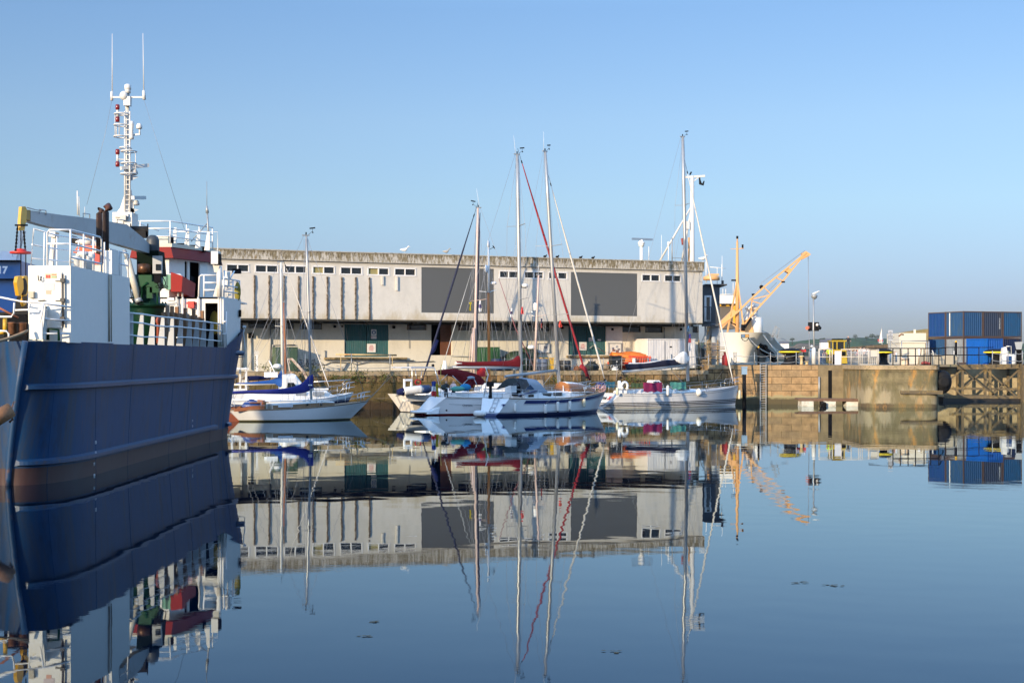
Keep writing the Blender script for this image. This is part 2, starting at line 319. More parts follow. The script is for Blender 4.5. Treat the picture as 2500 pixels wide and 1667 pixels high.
def pier_mat():
    m = stone_mat('stained_concrete', (0.22, 0.185, 0.105), (0.17, 0.14, 0.08), (0.11, 0.09, 0.06), 4.5, 1.5, 0.008, 0.01, moss=(0.33, 0.28, 0.18), mossz=(0.3, 2.0), base=(0.08, 0.055, 0.03), basez=(0.0, 0.5), patch=0.65)
    n = m.node_tree; N = n.nodes; Lk = n.links; b = N['Principled BSDF']; src = b.inputs['Base Color'].links[0].from_socket
    tc = [x for x in N if x.type == 'TEX_COORD'][0]
    st = N.new('ShaderNodeMapping'); st.inputs['Scale'].default_value = (1, 1, 0.35); st.inputs['Location'].default_value = (3, 1, 0); Lk.new(tc.outputs['Object'], st.inputs['Vector'])
    z = N.new('ShaderNodeTexNoise'); z.inputs['Scale'].default_value = 0.9; z.inputs['Detail'].default_value = 9; z.inputs['Roughness'].default_value = 0.7; Lk.new(st.outputs[0], z.inputs['Vector'])
    r = N.new('ShaderNodeValToRGB'); r.color_ramp.elements[0].position = 0.52; r.color_ramp.elements[0].color = (0, 0, 0, 1); r.color_ramp.elements[1].position = 0.62; r.color_ramp.elements[1].color = (0.75, 0.75, 0.75, 1); Lk.new(z.outputs['Fac'], r.inputs[0])
    x = N.new('ShaderNodeMixRGB'); x.inputs[2].default_value = (0.50, 0.25, 0.06, 1); Lk.new(r.outputs[0], x.inputs[0]); Lk.new(src, x.inputs[1]); 
    z2 = N.new('ShaderNodeTexNoise'); z2.inputs['Scale'].default_value = 1.6; z2.inputs['Detail'].default_value = 6; Lk.new(st.outputs[0], z2.inputs['Vector'])
    r2 = N.new('ShaderNodeValToRGB'); r2.color_ramp.elements[0].position = 0.48; r2.color_ramp.elements[0].color = (0, 0, 0, 1); r2.color_ramp.elements[1].position = 0.62; r2.color_ramp.elements[1].color = (0.8, 0.8, 0.8, 1); Lk.new(z2.outputs['Fac'], r2.inputs[0])
    y = N.new('ShaderNodeMixRGB'); y.inputs[2].default_value = (0.14, 0.12, 0.06, 1); Lk.new(r2.outputs[0], y.inputs[0]); Lk.new(x.outputs[0], y.inputs[1]); Lk.new(y.outputs[0], b.inputs['Base Color'])
    return m
tarmac = mat('quay_tarmac', (0.16, 0.14, 0.11), 0.9, var=0.25, scale=1.2, dirt=(0.16, 0.17, 0.06), damt=0.5, dscale=0.6)

def wl(u, y): v = bf.w((u, y, 0)); return (v.x, v.y)
qy = -0.75                                            # the quay edge, just in front of the upper storey
uL, uR = -70.0, bf.l(1728, 900, qy).x
# ground of the near quay
pts = [wl(uL, qy+0.02), wl(uR, qy+0.02), (19.5, 137.6), (19.5, 420), (-420, 420), (-420, wl(uL, qy)[1])]
mb = MB(); mb.poly([(x, y, QZ) for x, y in pts]); struct(mb, 'quay_ground', tarmac)
# higher ground behind the granite wall and pier
RX0 = PZ(1790, 0, 137.2).x
mb = MB(); mb.poly([(RX0, 137.3, QR), (PZ(2117, 0, 136.5).x, 136.6, QR), (PZ(2117, 0, 136.5).x, 127.6, QR), (PZ(2300, 0, 127).x, 127.3, QR), (PZ(2300, 0, 127).x, 148.9, QR), (120, 148.9, QR), (120, 300, QR), (RX0, 300, QR)])
struct(mb, 'pier_ground', tarmac)
# ramp between the two levels
e0, e1 = wl(uR-3.5, qy+0.05), (RX0-0.01, 137.35)
mb = MB(); mb.poly([(e0[0], e0[1], QZ+0.01), (e1[0], e1[1], QR), (e1[0], 150, QR), (e0[0]-3, 150, QZ+0.01)]); struct(mb, 'ramp', mat('yellow_green_quay', (0.24, 0.22, 0.07), 0.9, var=0.3, scale=2))

def wall(name, p, q, z0, z1, thick, m, label, cat='wall', cope=None, copeh=0.35, rough=0.0, parent=None):
    """A wall whose face runs p -> q (camera side); origin at p, object X along it so courses stay level."""
    f = Frame(p[0], p[1], q[0], q[1])
    r = root(name, (p[0], p[1], 0), label, cat, rz=f.a)
    mb = MB(); n = max(2, int(f.L/0.6)) if rough else 2
    rg = random.Random(5)
    rows = []
    nz_ = 8 if rough else 2
    for i in range(n+1):
        u = f.L*i/n; row = []
        for j in range(nz_+1):
            z = z0+(z1-z0)*j/nz_; row.append((u, -abs(rg.gauss(0, rough)) if rough else 0, z))
        rows.append(row)
    mb.grid(rows, smooth=False)
    mb.poly([(0, 0, z1), (f.L, 0, z1), (f.L, thick, z1), (0, thick, z1)])
    mb.poly([(0, 0, z0), (0, thick, z0), (0, thick, z1), (0, 0, z1)]); mb.poly([(f.L, 0, z0), (f.L, thick, z0), (f.L, thick, z1), (f.L, 0, z1)])
    mb.build('masonry', m, r, w=False)
    if cope:
        mb = MB(); u = 0.0
        while u < f.L-0.01:
            l = min(rg.uniform(1.1, 1.9), f.L-u); j = rg.uniform(0, 0.05)
            mb.box(u+0.01, u+l-0.01, -0.10-j, 0.75, z1-copeh, z1+rg.uniform(0.0, 0.03)); u += l
        mb.build('coping', cope, r, w=False)
    return r, f
cope_m = mat('coping_stone', (0.36, 0.27, 0.16), 0.9, var=0.35, scale=2.5, dirt=(0.12, 0.11, 0.05), damt=0.7, dscale=3, bump=0.03, bscale=6)
lw, lwf = wall('quay_wall', wl(uL, qy), wl(uR, qy), -2.5, QZ-0.03, 1.0, rubble, 'long brown rubble stone quay wall under the white building', cope=cope_m, rough=0.05)
wall('stone_wall', wl(uR, qy), (RX0, 137.2), -2.5, QR-0.02, 0.9, rubble, 'shadowed brown stone wall beside the black mooring pile and ladder', cope=cope_m, rough=0.05)
g0 = (RX0+0.01, 137.2); gm = PZ(1997, 0, 136.8)
gw, gwf = wall('granite_wall', g0, (gm.x, gm.y), -2.5, QR-0.02, 0.9, granite, 'golden granite block wall with a ladder below the black mooring bollard', copeh=0.5)
cm = PZ(2118, 0, 136.5)
cwr, cwf = wall('concrete_wall', (gm.x+0.01, gm.y-0.05), (cm.x, cm.y), -2.5, QR-0.02, 0.9, concrete, 'grey brown concrete quay wall behind the floating pontoon')
# slot, down pipe on the concrete wall
mb = MB(); a = cwf.l(2022, 904, -0.02); b_ = cwf.l(2031, 904, -0.02); mb.box(a.x, b_.x, -0.03, 0.2, 0.45, a.z)
mb.build('recessed_slot', dark, cwr, w=False)
mb = MB(); mb.tube([cwf.l(2000, 920, -0.12), cwf.l(2000, 972, -0.12)], 0.09); mb.build('down_pipe', galv, cwr, w=False)
mb = MB(); a = cwf.l(2104, 893, -0.06); b_ = cwf.l(2117, 893, -0.06); mb.box(a.x, b_.x, -0.10, 0.1, 0, QR-0.05); mb.build('pilaster', pale_conc, cwr, w=False)
# pierhead
pm = pier_mat()
p0, p1 = PZ(2117, 0, 127.4), PZ(2303, 0, 126.6)
pr = root('pierhead', (p0.x, p0.y, 0), 'rounded concrete pierhead streaked with orange lichen below the black railing', 'pier')
mb = MB(); W = p1.x-p0.x; prof = []
for i in range(9): t = i/8*math.pi/2; prof.append((1.6-1.6*math.cos(t)*1.0 if False else 1.6*(1-math.cos(t)), -1.6*math.sin(t)+1.6))
ring = [(0.0, 9.2)]+[(1.5*(1-math.cos(t)), 1.5*(1-math.sin(t))) for t in [k*math.pi/16 for k in range(9)]]+[(W-1.0+1.0*math.sin(t), 1.0*(1-math.cos(t))) for t in [k*math.pi/16 for k in range(9)]]+[(W, 23.0)]
rows = [[(x, y, z) for x, y in ring] for z in (-2.5, 0.0, 1.2, 2.4, QR-0.36)]
mb.grid(list(zip(*rows)), smooth=False); mb.build('body', pm, pr, w=False)
mb = MB()
def off_ring(o): return [(x+(-o if x < 0.8 else (o if x > W-0.6 else 0)), y-o) for x, y in ring]
r0 = [(x, y, QR-0.36) for x, y in off_ring(0.10)]; r1 = [(x, y, QR) for x, y in off_ring(0.10)]
mb.grid([r0, r1], smooth=False); mb.grid([[(x, y, QR-0.36) for x, y in ring], r0], smooth=False); mb.poly([(x, y, QR-0.004) for x, y in off_ring(0.10)])
mb.build('coping', cope_m, pr, w=False)
mb = MB(); a = P(2206, 958, 126.3); b_ = P(2303, 956, 127.0); mb.hexa([(a.x, 127.15, a.z-.14), (b_.x, 127.1, a.z-.16), (b_.x, 127.9, a.z-.16), (a.x, 127.6, a.z-.14), (a.x, 127.15, a.z+.12), (b_.x, 127.1, a.z+.14), (b_.x, 127.9, a.z+.14), (a.x, 127.6, a.z+.12)])
mb.build('rubbing_beam', mat('old_timber', (0.11, 0.085, 0.05), 0.9, var=0.4, scale=3, dirt=(0.3, 0.2, 0.06), damt=0.6, dscale=2), pr)
timber = MATS['old_timber']
# lock chamber: wall behind the gate, gate frame
lk, lkf = wall('lock_wall', (p1.x+0.02, 148.8), (90, 148.8), -2.5, QR-0.02, 1.0, pale_conc, 'pale lock wall seen through the timber gate frame at the right edge', cope=cope_m, copeh=0.3)
gr = root('lock_gate', (PZ(2310, 0, 146).x, 146.0, 0), 'dark timber lock gate with cross braces below the stacked containers', 'lock gate')
def G(px, py, dd=0): return P(px, py, 146+dd)
for x, dd in ((2350, 0), (2405, 0), (2417, 0), (2487, 0), (2337, 2.2), (2461, 2.2)): mb = MB(); mb.bar(G(x, 896, dd), G(x, 970, dd), 0.22, 0.22); mb.build('post', timber, gr)
for a, b_ in (((2350, 901), (2318, 927)), ((2352, 902), (2430, 968)), ((2404, 901), (2350, 950)), ((2408, 903), (2478, 966)), ((2487, 903), (2422, 964)), ((2326, 945), (2350, 968))): mb = MB(); mb.bar(G(*a), G(*b_), 0.15, 0.15); mb.build('cross_brace', timber, gr)
mb = MB()
mb.bar(G(2338, 896, -.1), G(2500, 894, -.1), 0.35, 0.45); mb.bar(G(2318, 948, .1), G(2500, 950, .1), 0.2, 0.22); mb.bar(G(2306, 968, -.3), G(2600, 970, -.3), 0.3, 0.3)
mb.build('cross_beam', timber, gr)
mb = MB(); a = G(2300, 985); mb.box(a.x, a.x+12, 145.6, 147.2, -1.0, 0.42); mb.build('sill', mat('wet_black_timber', (0.012, 0.010, 0.008), 0.5, var=0.4), gr)
mb = MB(); mb.box(PZ(2497, 0, 145).x, PZ(2515, 0, 145).x, 145.0, 146.4, -1, QR+0.05); mb.build('end_pile', timber, gr)
# footbridge deck strip over the gate
mb = MB(); a = PZ(2303, 0, 140); mb.box(a.x, a.x+18, 146.2, 147.3, QR-0.22, QR-0.02); tag(mb.build('gate_walkway', tarmac), 'dark narrow walkway deck on top of the lock gate', 'walkway')
# round fender on the pier corner
mb = MB(); c = P(2301, 932, 128.6); mb.ball(c, .78, .55, 1.0, 18, 12); mb.lathe(c-Vector((0, .6, 0)), [(.3, 0), (.5, .02), (.55, .3)], 16, axis=(0, 1, 0))
fd = single(mb, 'round_fender', black, (c.x, c.y, c.z-1.2), 'big black round rubber fender on the pier corner beside the lock', 'fender')
# ladder on granite wall
lr = root('wall_ladder', (PZ(1862, 0, 136.9).x, 136.9, 0), 'rusty steel rung ladder on the golden granite wall', 'ladder')
mb = MB()
for x in (1856, 1870): mb.bar(P(x, 889, 136.8), P(x, 990, 136.8), 0.07, 0.07)
mb.build('side_rail', galv, lr)
mb = MB()
for k in range(16): y = 894+k*6; mb.bar(P(1856, y, 136.8), P(1870, y, 136.8), 0.05, 0.05)
mb.build('rungs', galv, lr)
# mooring pile with pale blue box
mr = root('mooring_pile', (PZ(1817, 0, 134.6).x, 134.6, 0), 'black round mooring pile topped by a pale blue box', 'mooring pile')
mb = MB(); mb.tube([P(1817, 912, 134.6), P(1817, 996, 134.6)], 0.17, 10); mb.build('pile', black, mr)
mb = MB(); c = P(1817, 914, 134.6); mb.rbox(c, 0.46, 0.42, 0.62); mb.rbox((c.x, c.y, c.z+.60), 0.52, 0.5, 0.1); mb.build('box', mat('pale_blue_paint', (0.22, 0.33, 0.45), 0.5), mr)
# pontoon
po = root('pontoon', (PZ(1995, 0, 131).x, 131, 0), 'low floating pontoon of brown planks on pale concrete floats', 'pontoon')
D = 131.5
mb = MB(); a = P(1946, 974, D); b_ = P(2118, 977, D); mb.hexa([(a.x, D-.6, .55), (b_.x, D-.8, .50), (b_.x, D+1.2, .50), (a.x, D+1.2, .55), (a.x, D-.6, .68), (b_.x, D-.8, .63), (b_.x, D+1.2, .63), (a.x, D+1.2, .68)])
mb.bar((a.x, D-.62, .5), (b_.x, D-.82, .45), .08, .1); mb.build('deck', mat('brown_planks', (0.14, 0.08, 0.05), 0.85, var=0.4, scale=3), po)
for x0, x1 in ((1953, 1982), (2006, 2036), (2062, 2093)):
    mb = MB(); mb.box(PZ(x0, 0, D).x, PZ(x1, 0, D).x, D-.75, D+.9, -.12, .44); mb.box(PZ(x0, 0, D).x-.02, PZ(x1, 0, D).x+.02, D-.77, D+.92, .02, .06); mb.build('float', mat('float_concrete', (0.58, 0.55, 0.47), 0.8, var=0.15, dirt=(0.2, 0.17, 0.1), damt=0.6, dstr=(1, 1, 2)), po)
mb = MB(); c = P(2010, 983, 130.5); mb.lathe((c.x, c.y, .17), [(.10, -.08), (.24, -.09), (.29, 0), (.24, .09), (.10, .08)], 16, axis=(0.2, 1, 0.6)); single(mb, 'tyre', black, (c.x, c.y, 0), 'black tyre floating against the pontoon', 'tyre')
mb = MB(); mb.box(PZ(2096, 0, D).x, PZ(2115, 0, D).x, D-.5, D+.5, .60, .86); single(mb, 'timber_baulk', timber, (PZ(2105, 0, D).x, D, .6), 'reddish timber baulk at the far end of the pontoon', 'timber')

# hills, far shore
def hill(name, prof, d, depth, m, base=-1):
    mb = MB(); rows = []
    n = len(prof); pts = []
    for i in range(n-1):
        for k in range(8):
            t = k/8; tt = t*t*(3-2*t); pts.append((prof[i][0]+(prof[i+1][0]-prof[i][0])*t, prof[i][1]+(prof[i+1][1]-prof[i][1])*tt))
    pts.append(prof[-1])
    for j, (k, off) in enumerate(((0.0, 0), (0.35, .2), (0.75, .5), (1.0, 1.0), (.8, 1.6), (0, 2.2))):
        rows.append([Vector(((px-1250)/FP*(d+depth*off), d+depth*off, base+(CZ+(HY-py)/FP*(d+depth)-base)*k+rnd.uniform(-.3, .3)*k)) for px, py in pts])
    mb.grid(rows); return struct(mb, name, m)
def field_mat(name, a, b_, c, sc):
    m = bpy.data.materials.new(name); m.use_nodes = True; n = m.node_tree; N = n.nodes; Lk = n.links; b = N['Principled BSDF']; b.inputs['Roughness'].default_value = 0.95; b.inputs['Specular IOR Level'].default_value = 0.1
    tc = N.new('ShaderNodeTexCoord'); mp = N.new('ShaderNodeMapping'); mp.inputs['Scale'].default_value = (1, 1, 5); Lk.new(tc.outputs['Object'], mp.inputs['Vector'])
    vo = N.new('ShaderNodeTexVoronoi'); vo.inputs['Scale'].default_value = sc; Lk.new(mp.outputs[0], vo.inputs['Vector'])
    cr = N.new('ShaderNodeValToRGB'); e = cr.color_ramp.elements; e[0].color = list(a)+[1]; e[1].color = list(b_)+[1]; e[1].position = 0.6; x = e.new(0.8); x.color = list(c)+[1]; cr.color_ramp.interpolation = 'CONSTANT'
    sp = N.new('ShaderNodeSeparateColor'); Lk.new(vo.outputs['Color'], sp.inputs[0]); Lk.new(sp.outputs[0], cr.inputs[0])
    v2 = N.new('ShaderNodeTexVoronoi'); v2.feature = 'DISTANCE_TO_EDGE'; v2.inputs['Scale'].default_value = sc; Lk.new(mp.outputs[0], v2.inputs['Vector'])
    r = N.new('ShaderNodeMapRange'); r.inputs['From Max'].default_value = 0.06; Lk.new(v2.outputs['Distance'], r.inputs['Value'])
    nz = N.new('ShaderNodeTexNoise'); nz.inputs['Scale'].default_value = sc*6; nz.inputs['Detail'].default_value = 6; Lk.new(mp.outputs[0], nz.inputs['Vector'])
    q = N.new('ShaderNodeMath'); q.operation = 'GREATER_THAN'; q.inputs[1].default_value = 0.60; Lk.new(nz.outputs['Fac'], q.inputs[0])
    x1 = N.new('ShaderNodeMixRGB'); x1.inputs[1].default_value = (0.025, 0.035, 0.018, 1); Lk.new(r.outputs[0], x1.inputs[0]); Lk.new(cr.outputs[0], x1.inputs[2])
    x2 = N.new('ShaderNodeMixRGB'); x2.inputs[2].default_value = (0.025, 0.035, 0.018, 1); Lk.new(q.outputs[0], x2.inputs[0]); Lk.new(x1.outputs[0], x2.inputs[1]); Lk.new(x2.outputs[0], b.inputs['Base Color'])
    return m
hill('hills', [(1560, 845), (1700, 836), (1850, 838), (1890, 836), (1935, 834), (1990, 828), (2050, 826), (2100, 824), (2150, 826), (2200, 829), (2280, 834), (2420, 838), (2600, 840), (3000, 850)], 2300, 500, field_mat('field_patchwork', (0.055, 0.085, 0.03), (0.09, 0.10, 0.05), (0.13, 0.10, 0.06), 0.006))
hill('shore_fields', [(1700, 862), (1850, 856), (1880, 852), (1935, 845), (1950, 837), (2000, 839), (2030, 843), (2060, 855), (2120, 866), (2200, 868)], 1500, 250, field_mat('brown_fields', (0.20, 0.14, 0.09), (0.22, 0.16, 0.11), (0.07, 0.075, 0.035), 0.004))
leafm = mat('far_foliage', (0.035, 0.05, 0.022), 0.9, var=0.5, scale=0.3, spec=0.1)
barkm = mat('bark', (0.05, 0.035, 0.025), 0.9)
def tree(px, py, d, h, wd, label, group=None, flat=False):
    h *= .55; wd *= .48
    b0 = PZ(px, 0, d); zb = CZ+(HY-py)/FP*d
    t = root('tree', (b0.x, d, zb), label, 'tree', group)
    mb = MB(); mb.tube([(b0.x, d, zb-h*.3), (b0.x+wd*.03, d, zb+h*.3), (b0.x, d, zb+h*.6)], h*.06, 5, r1=h*.02)
    for k in range(5): a = rnd.uniform(0, 6.3); mb.tube([(b0.x, d, zb+h*.35), (b0.x+wd*.3*math.cos(a), d+wd*.3*math.sin(a), zb+h*.7)], h*.02, 4, r1=h*.006)
    mb.build('trunk', barkm, t)
    mb = MB(); rg = random.Random(int(px))
    for k in range(260):
        a = rg.uniform(0, 6.28); rr = math.sqrt(rg.random()); zz = rg.random()
        top = (1-rr**2)**.5
        c = Vector((b0.x+wd/2*rr*math.cos(a), d+wd/2*rr*math.sin(a), zb+h*((.55 if flat else .25)+(.45 if flat else .75)*zz*top+rg.uniform(-.04, .04))))
        s_ = wd*rg.uniform(.03, .08); n = Vector((rg.gauss(0, 1), rg.gauss(0, 1), rg.gauss(0, 1))).normalized(); u = n.orthogonal().normalized(); v = n.cross(u)
        mb.poly([c-u*s_, c-v*s_*.6, c+u*s_, c+v*s_*.7])
    mb.build('crown', leafm, t)
tree(1934, 838, 1750, 12, 12, 'lone flat topped tree on the low ridge beyond the traffic light', flat=True)
tree(2088, 826, 2500, 13, 16, 'lone round tree on the ridge above the yellow tractor')
tree(2116, 828, 2500, 10, 14, 'small bushy tree on the ridge just short of the larger clump', )
tree(2129, 827, 2500, 16, 24, 'largest dark tree of the clump left of the white sail')
tree(2141, 828, 2500, 14, 18, 'rounded dark tree touching the white sail in the ridge clump')
tree(2008, 832, 2500, 9, 26, 'low wide bush on the ridge beside the signal mast')
tree(2190, 832, 2500, 11, 22, 'dark tree on the ridge between the notice board and white cabin')
tree(1905, 850, 1700, 10, 16, 'dark leafy tree above the ship mooring ropes')
tree(1888, 852, 1700, 9, 12, 'small dark tree beside the raised gangway frame')
# far white farmhouse pieces
def far_house(px, py, d, w_, h, label):
    b0 = PZ(px, 0, d); zb = CZ+(HY-py)/FP*d; r = root('farmhouse', (b0.x, d, zb), label, 'house')
    mb = MB(); mb.box(b0.x-w_/2, b0.x+w_/2, d, d+8, zb-3, zb+h); mb.build('wall', white, r)
    mb = MB(); mb.prism([(b0.x-w_/2-.4, d-.3, zb+h), (b0.x-w_/2-.4, d+8.3, zb+h), (b0.x-w_/2-.4, d+4, zb+h+3)], (w_+.8, 0, 0)); mb.build('roof', mat('slate', (0.10, 0.10, 0.11), 0.8), r)
far_house(2020, 845, 1450, 12, 3.5, 'white farmhouse among trees beside the yellow tractor cab')
far_house(2026, 840, 1650, 8, 3, 'smaller white cottage above the farmhouse on the brown field')
far_house(1916, 846, 1650, 9, 3, 'tiny white cottage below the flat topped tree')

# far stone jetty
mb = MB()
jm = stone_mat('jetty_stone', (0.22, 0.15, 0.085), (0.17, 0.12, 0.07), (0.10, 0.08, 0.05), 1.2, 0.9, 0.03, 0.05, patch=0.4)
a, b_ = PZ(2066, 0, 262), PZ(2205, 0, 205)
jr = root('stone_jetty', (a.x, a.y, 0), 'long brown stone jetty wall behind the crowd of people', 'jetty')
tops = [(2066, 849, 262), (2120, 844, 238), (2205, 838, 205), (2360, 836, 200)]
for (x0, y0, d0), (x1, y1, d1) in zip(tops, tops[1:]):
    q0, q1 = P(x0, y0, d0), P(x1, y1, d1); mb.hexa([(q0.x, d0, -2), (q1.x, d1, -2), (q1.x, d1+4, -2), (q0.x, d0+4, -2), q0, q1, (q1.x, d1+4, q1.z), (q0.x, d0+4, q0.z)])
mb.build('masonry', jm, jr)
mb = MB(); q = [P(2195, 813, 215), P(2225, 808, 215), P(2262, 803, 215), P(2330, 803, 215), P(2330, 880, 215), P(2195, 880, 215)]
mb.prism(q, (0, 2, 0)); tag(mb.build('grassy_mound', mat('dry_grass_bank', (0.24, 0.18, 0.08), 0.95, var=0.35, scale=1.5, dirt=(0.12, 0.13, 0.05), damt=0.7, dscale=0.8, bump=0.2, bscale=2)), 'dry grass topped earth bank behind the rusty white cabin', 'bank')

# weeds growing from the quay wall: tufts of leaves
weed = mat('wall_weed', (0.10, 0.11, 0.03), 0.85, var=0.5, scale=4, spec=0.2)
def tuft(px, py, w_, h, n, label, y=qy-0.12):
    c = bf.w(bf.l(px, py, y)); mb = MB(); rg = random.Random(px)
    for k in range(n):
        o = Vector((rg.gauss(0, w_/3), rg.gauss(-.08, .07), rg.gauss(0, h/3)))
        l = rg.uniform(.07, .2); dv = Vector((rg.gauss(0, 1), rg.gauss(-.4, .5), rg.gauss(-.1, 1))).normalized(); sd_ = dv.orthogonal().normalized()*l*.3
        q = c+o; mb.poly([q-sd_*.3, q+dv*l*.5-sd_, q+dv*l, q+dv*l*.5+sd_])
    single(mb, 'wall_weeds', weed, (c.x, c.y, c.z-h/2), label, 'weeds', 'weeds growing on the quay wall')
for i, (x, y, w_, h, n, lb) in enumerate(((730, 921, 1.8, .7, 260, 'green weed patch on the quay wall between the arms of the rusty davit'), (815, 921, 2.2, .35, 200, 'long dark weed tuft hanging along the wall behind the boat forestay'), (868, 918, 2.0, .9, 260, 'thick weed clump on the quay wall beneath the loading dock rail'), (935, 920, 1.4, .7, 150, 'leafy weeds on the wall nearest the inflatable dinghy'), (765, 901, 1.2, .4, 90, 'small weeds at the foot of the wall beside the bicycles'), (650, 897, .9, .3, 70, 'weeds at the wall foot beside the striped marker post'), (1350, 925, 1.6, .5, 90, 'weeds on the quay wall behind the upturned wooden dinghy'), (1540, 925, 1.6, .6, 110, 'brown green weeds on the wall behind the black boom cover'))): tuft(x, y, w_, h, n, lb)
# ================================================================ BUILDING
def facade_mat(name, col, heavy=False):
    m = bpy.data.materials.new(name); m.use_nodes = True; n = m.node_tree; N = n.nodes; Lk = n.links
    b = N['Principled BSDF']; b.inputs['Roughness'].default_value = 0.85; b.inputs['Specular IOR Level'].default_value = 0.25
    tc = N.new('ShaderNodeTexCoord'); sp = N.new('ShaderNodeSeparateXYZ'); Lk.new(tc.outputs['Object'], sp.inputs[0])
    cur = N.new('ShaderNodeRGB'); cur.outputs[0].default_value = list(col)+[1]; out = cur.outputs[0]
    def stain(c, sc, stretch, lo, hi, amt, zr=None, loc=(0, 0, 0), rough=0.7):
        nonlocal out
        mp = N.new('ShaderNodeMapping'); mp.inputs['Scale'].default_value = stretch; mp.inputs['Location'].default_value = loc; Lk.new(tc.outputs['Object'], mp.inputs['Vector'])
        z = N.new('ShaderNodeTexNoise'); z.inputs['Scale'].default_value = sc; z.inputs['Detail'].default_value = 9; z.inputs['Roughness'].default_value = rough; Lk.new(mp.outputs[0], z.inputs['Vector'])
        v = z.outputs['Fac']
        if zr:
            r0 = N.new('ShaderNodeMapRange'); r0.inputs['From Min'].default_value = zr[0]; r0.inputs['From Max'].default_value = zr[1]; r0.inputs['To Min'].default_value = 0; r0.inputs['To Max'].default_value = zr[2]; Lk.new(sp.outputs['Z'], r0.inputs['Value'])
            a = N.new('ShaderNodeMath'); a.operation = 'ADD'; Lk.new(r0.outputs[0], a.inputs[0]); Lk.new(v, a.inputs[1]); v = a.outputs[0]
        r = N.new('ShaderNodeMapRange'); r.inputs['From Min'].default_value = lo; r.inputs['From Max'].default_value = hi; r.inputs['To Max'].default_value = amt; Lk.new(v, r.inputs['Value'])
        x = N.new('ShaderNodeMixRGB'); x.inputs[2].default_value = list(c)+[1]; Lk.new(r.outputs[0], x.inputs[0]); Lk.new(out, x.inputs[1]); out = x.outputs[0]
    stain([c*0.80 for c in col], 0.5, (1, 1, .6), .45, .62, .6)
    stain([c*0.72 for c in col], 3.0, (1, 1, 1), .56, .68, .5)
    stain((0.30, 0.26, 0.20), 1.2, (1.6, 1, .25), .60, .72, .45)
    if heavy:
        stain((0.17, 0.13, 0.06), 2.2, (2.6, 1, .8), .50, .60, .85, (11.75, 12.6, .10))
        stain((0.08, 0.065, 0.04), 3.2, (3.5, 1, .8), .56, .63, .9, (11.8, 12.6, .06), (3, 3, 3))
        stain((0.30, 0.17, 0.04), 2.0, (1, 1, 1), .62, .68, .7, None, (7, 1, 2))
    elif heavy is not None:
        stain((0.40, 0.32, 0.18), 1.0, (1.5, 1, .6), .60, .80, .6, (8.3, 7.3, .22), (1, 5, 2))
        stain((0.26, 0.23, 0.19), 5.0, (1, 1, .7), .66, .70, .8, None, (5, 2, 9))
        stain((0.45, 0.25, 0.10), 2.5, (4, 1, .12), .68, .74, .7, (11.5, 7.2, .04), (2, 2, 5))
    Lk.new(out, b.inputs['Base Color'])
    z = N.new('ShaderNodeTexNoise'); z.inputs['Scale'].default_value = 2.5; z.inputs['Detail'].default_value = 8; z.inputs['Roughness'].default_value = 0.7; Lk.new(tc.outputs['Object'], z.inputs['Vector'])
    p = N.new('ShaderNodeBump'); p.inputs['Distance'].default_value = 0.03 if heavy else 0.012; p.inputs['Strength'].default_value = 1; Lk.new(z.outputs['Fac'], p.inputs['Height']); Lk.new(p.outputs[0], b.inputs['Normal'])
    return m
fac = facade_mat('weathered_white_render', (0.60, 0.565, 0.50))
fac_top = facade_mat('lichened_parapet', (0.52, 0.48, 0.41), True)
fac_low = facade_mat('lower_white_wall', (0.70, 0.65, 0.54), None)
frame_w = mat('window_frame_white', (0.75, 0.73, 0.70), 0.5)
grey_panel = mat('grey_panel', (0.098, 0.102, 0.103), 0.6, spec=.2, var=0.05, scale=0.3)
teal = mat('teal_door_paint', (0.045, 0.13, 0.14), 0.6, spec=.2, var=0.15, scale=2, dirt=(0.13, 0.16, 0.15), damt=0.5, dscale=3, dstr=(3, 1, .3), dth=.5)
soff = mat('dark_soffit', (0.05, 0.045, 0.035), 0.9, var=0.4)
ribm = mat('broken_concrete_rib', (0.10, 0.07, 0.045), 0.95, var=0.5, scale=4, dirt=(0.30, 0.26, 0.20), damt=0.8, dscale=5, bump=0.05, bscale=5)
bld = root('harbour_building', (A.x, A.y, 0), 'long white two storey harbour building with overhanging upper floor and grey panels', 'building', rz=bf.a)
U0, U1 = bf.l(505, 700).x, bf.L
ZB, ZP, ZT = 7.25, 11.82, 12.60
DEEP = 16.0; SB = 3.3                                    # setback of the lower wall
def F(px, py, y=0.0): return bf.l(px, py, y)
def holed(mb, u0, u1, z0, z1, y, holes, dep=0.16, rev=None):
    us = sorted(set([u0, u1]+[h[0] for h in holes]+[h[1] for h in holes])); zs = sorted(set([z0, z1]+[h[2] for h in holes]+[h[3] for h in holes]))
    for i in range(len(us)-1):
        for j in range(len(zs)-1):
            cu, cz = (us[i]+us[i+1])/2, (zs[j]+zs[j+1])/2
            if any(h[0] < cu < h[1] and h[2] < cz < h[3] for h in holes): continue
            mb.poly([(us[i], y, zs[j]), (us[i+1], y, zs[j]), (us[i+1], y, zs[j+1]), (us[i], y, zs[j+1])])
    for a, b_, c, d in holes:
        for q in (((a, c), (b_, c)), ((b_, c), (b_, d)), ((b_, d), (a, d)), ((a, d), (a, c))):
            mb.poly([(q[0][0], y, q[0][1]), (q[1][0], y, q[1][1]), (q[1][0], y+dep, q[1][1]), (q[0][0], y+dep, q[0][1])])
wins = []
for px0, px1 in ((509, 535), (552.6, 608), (623, 679), (694, 748), (763, 817), (831, 884), (898, 950), (963, 1015), (1219, 1265), (1280, 1327), (1339, 1385), (1567, 1611), (1622, 1663)):
    wins.append((F(px0, 700).x, F(px1, 700).x, 10.86, 11.45))
panels = []
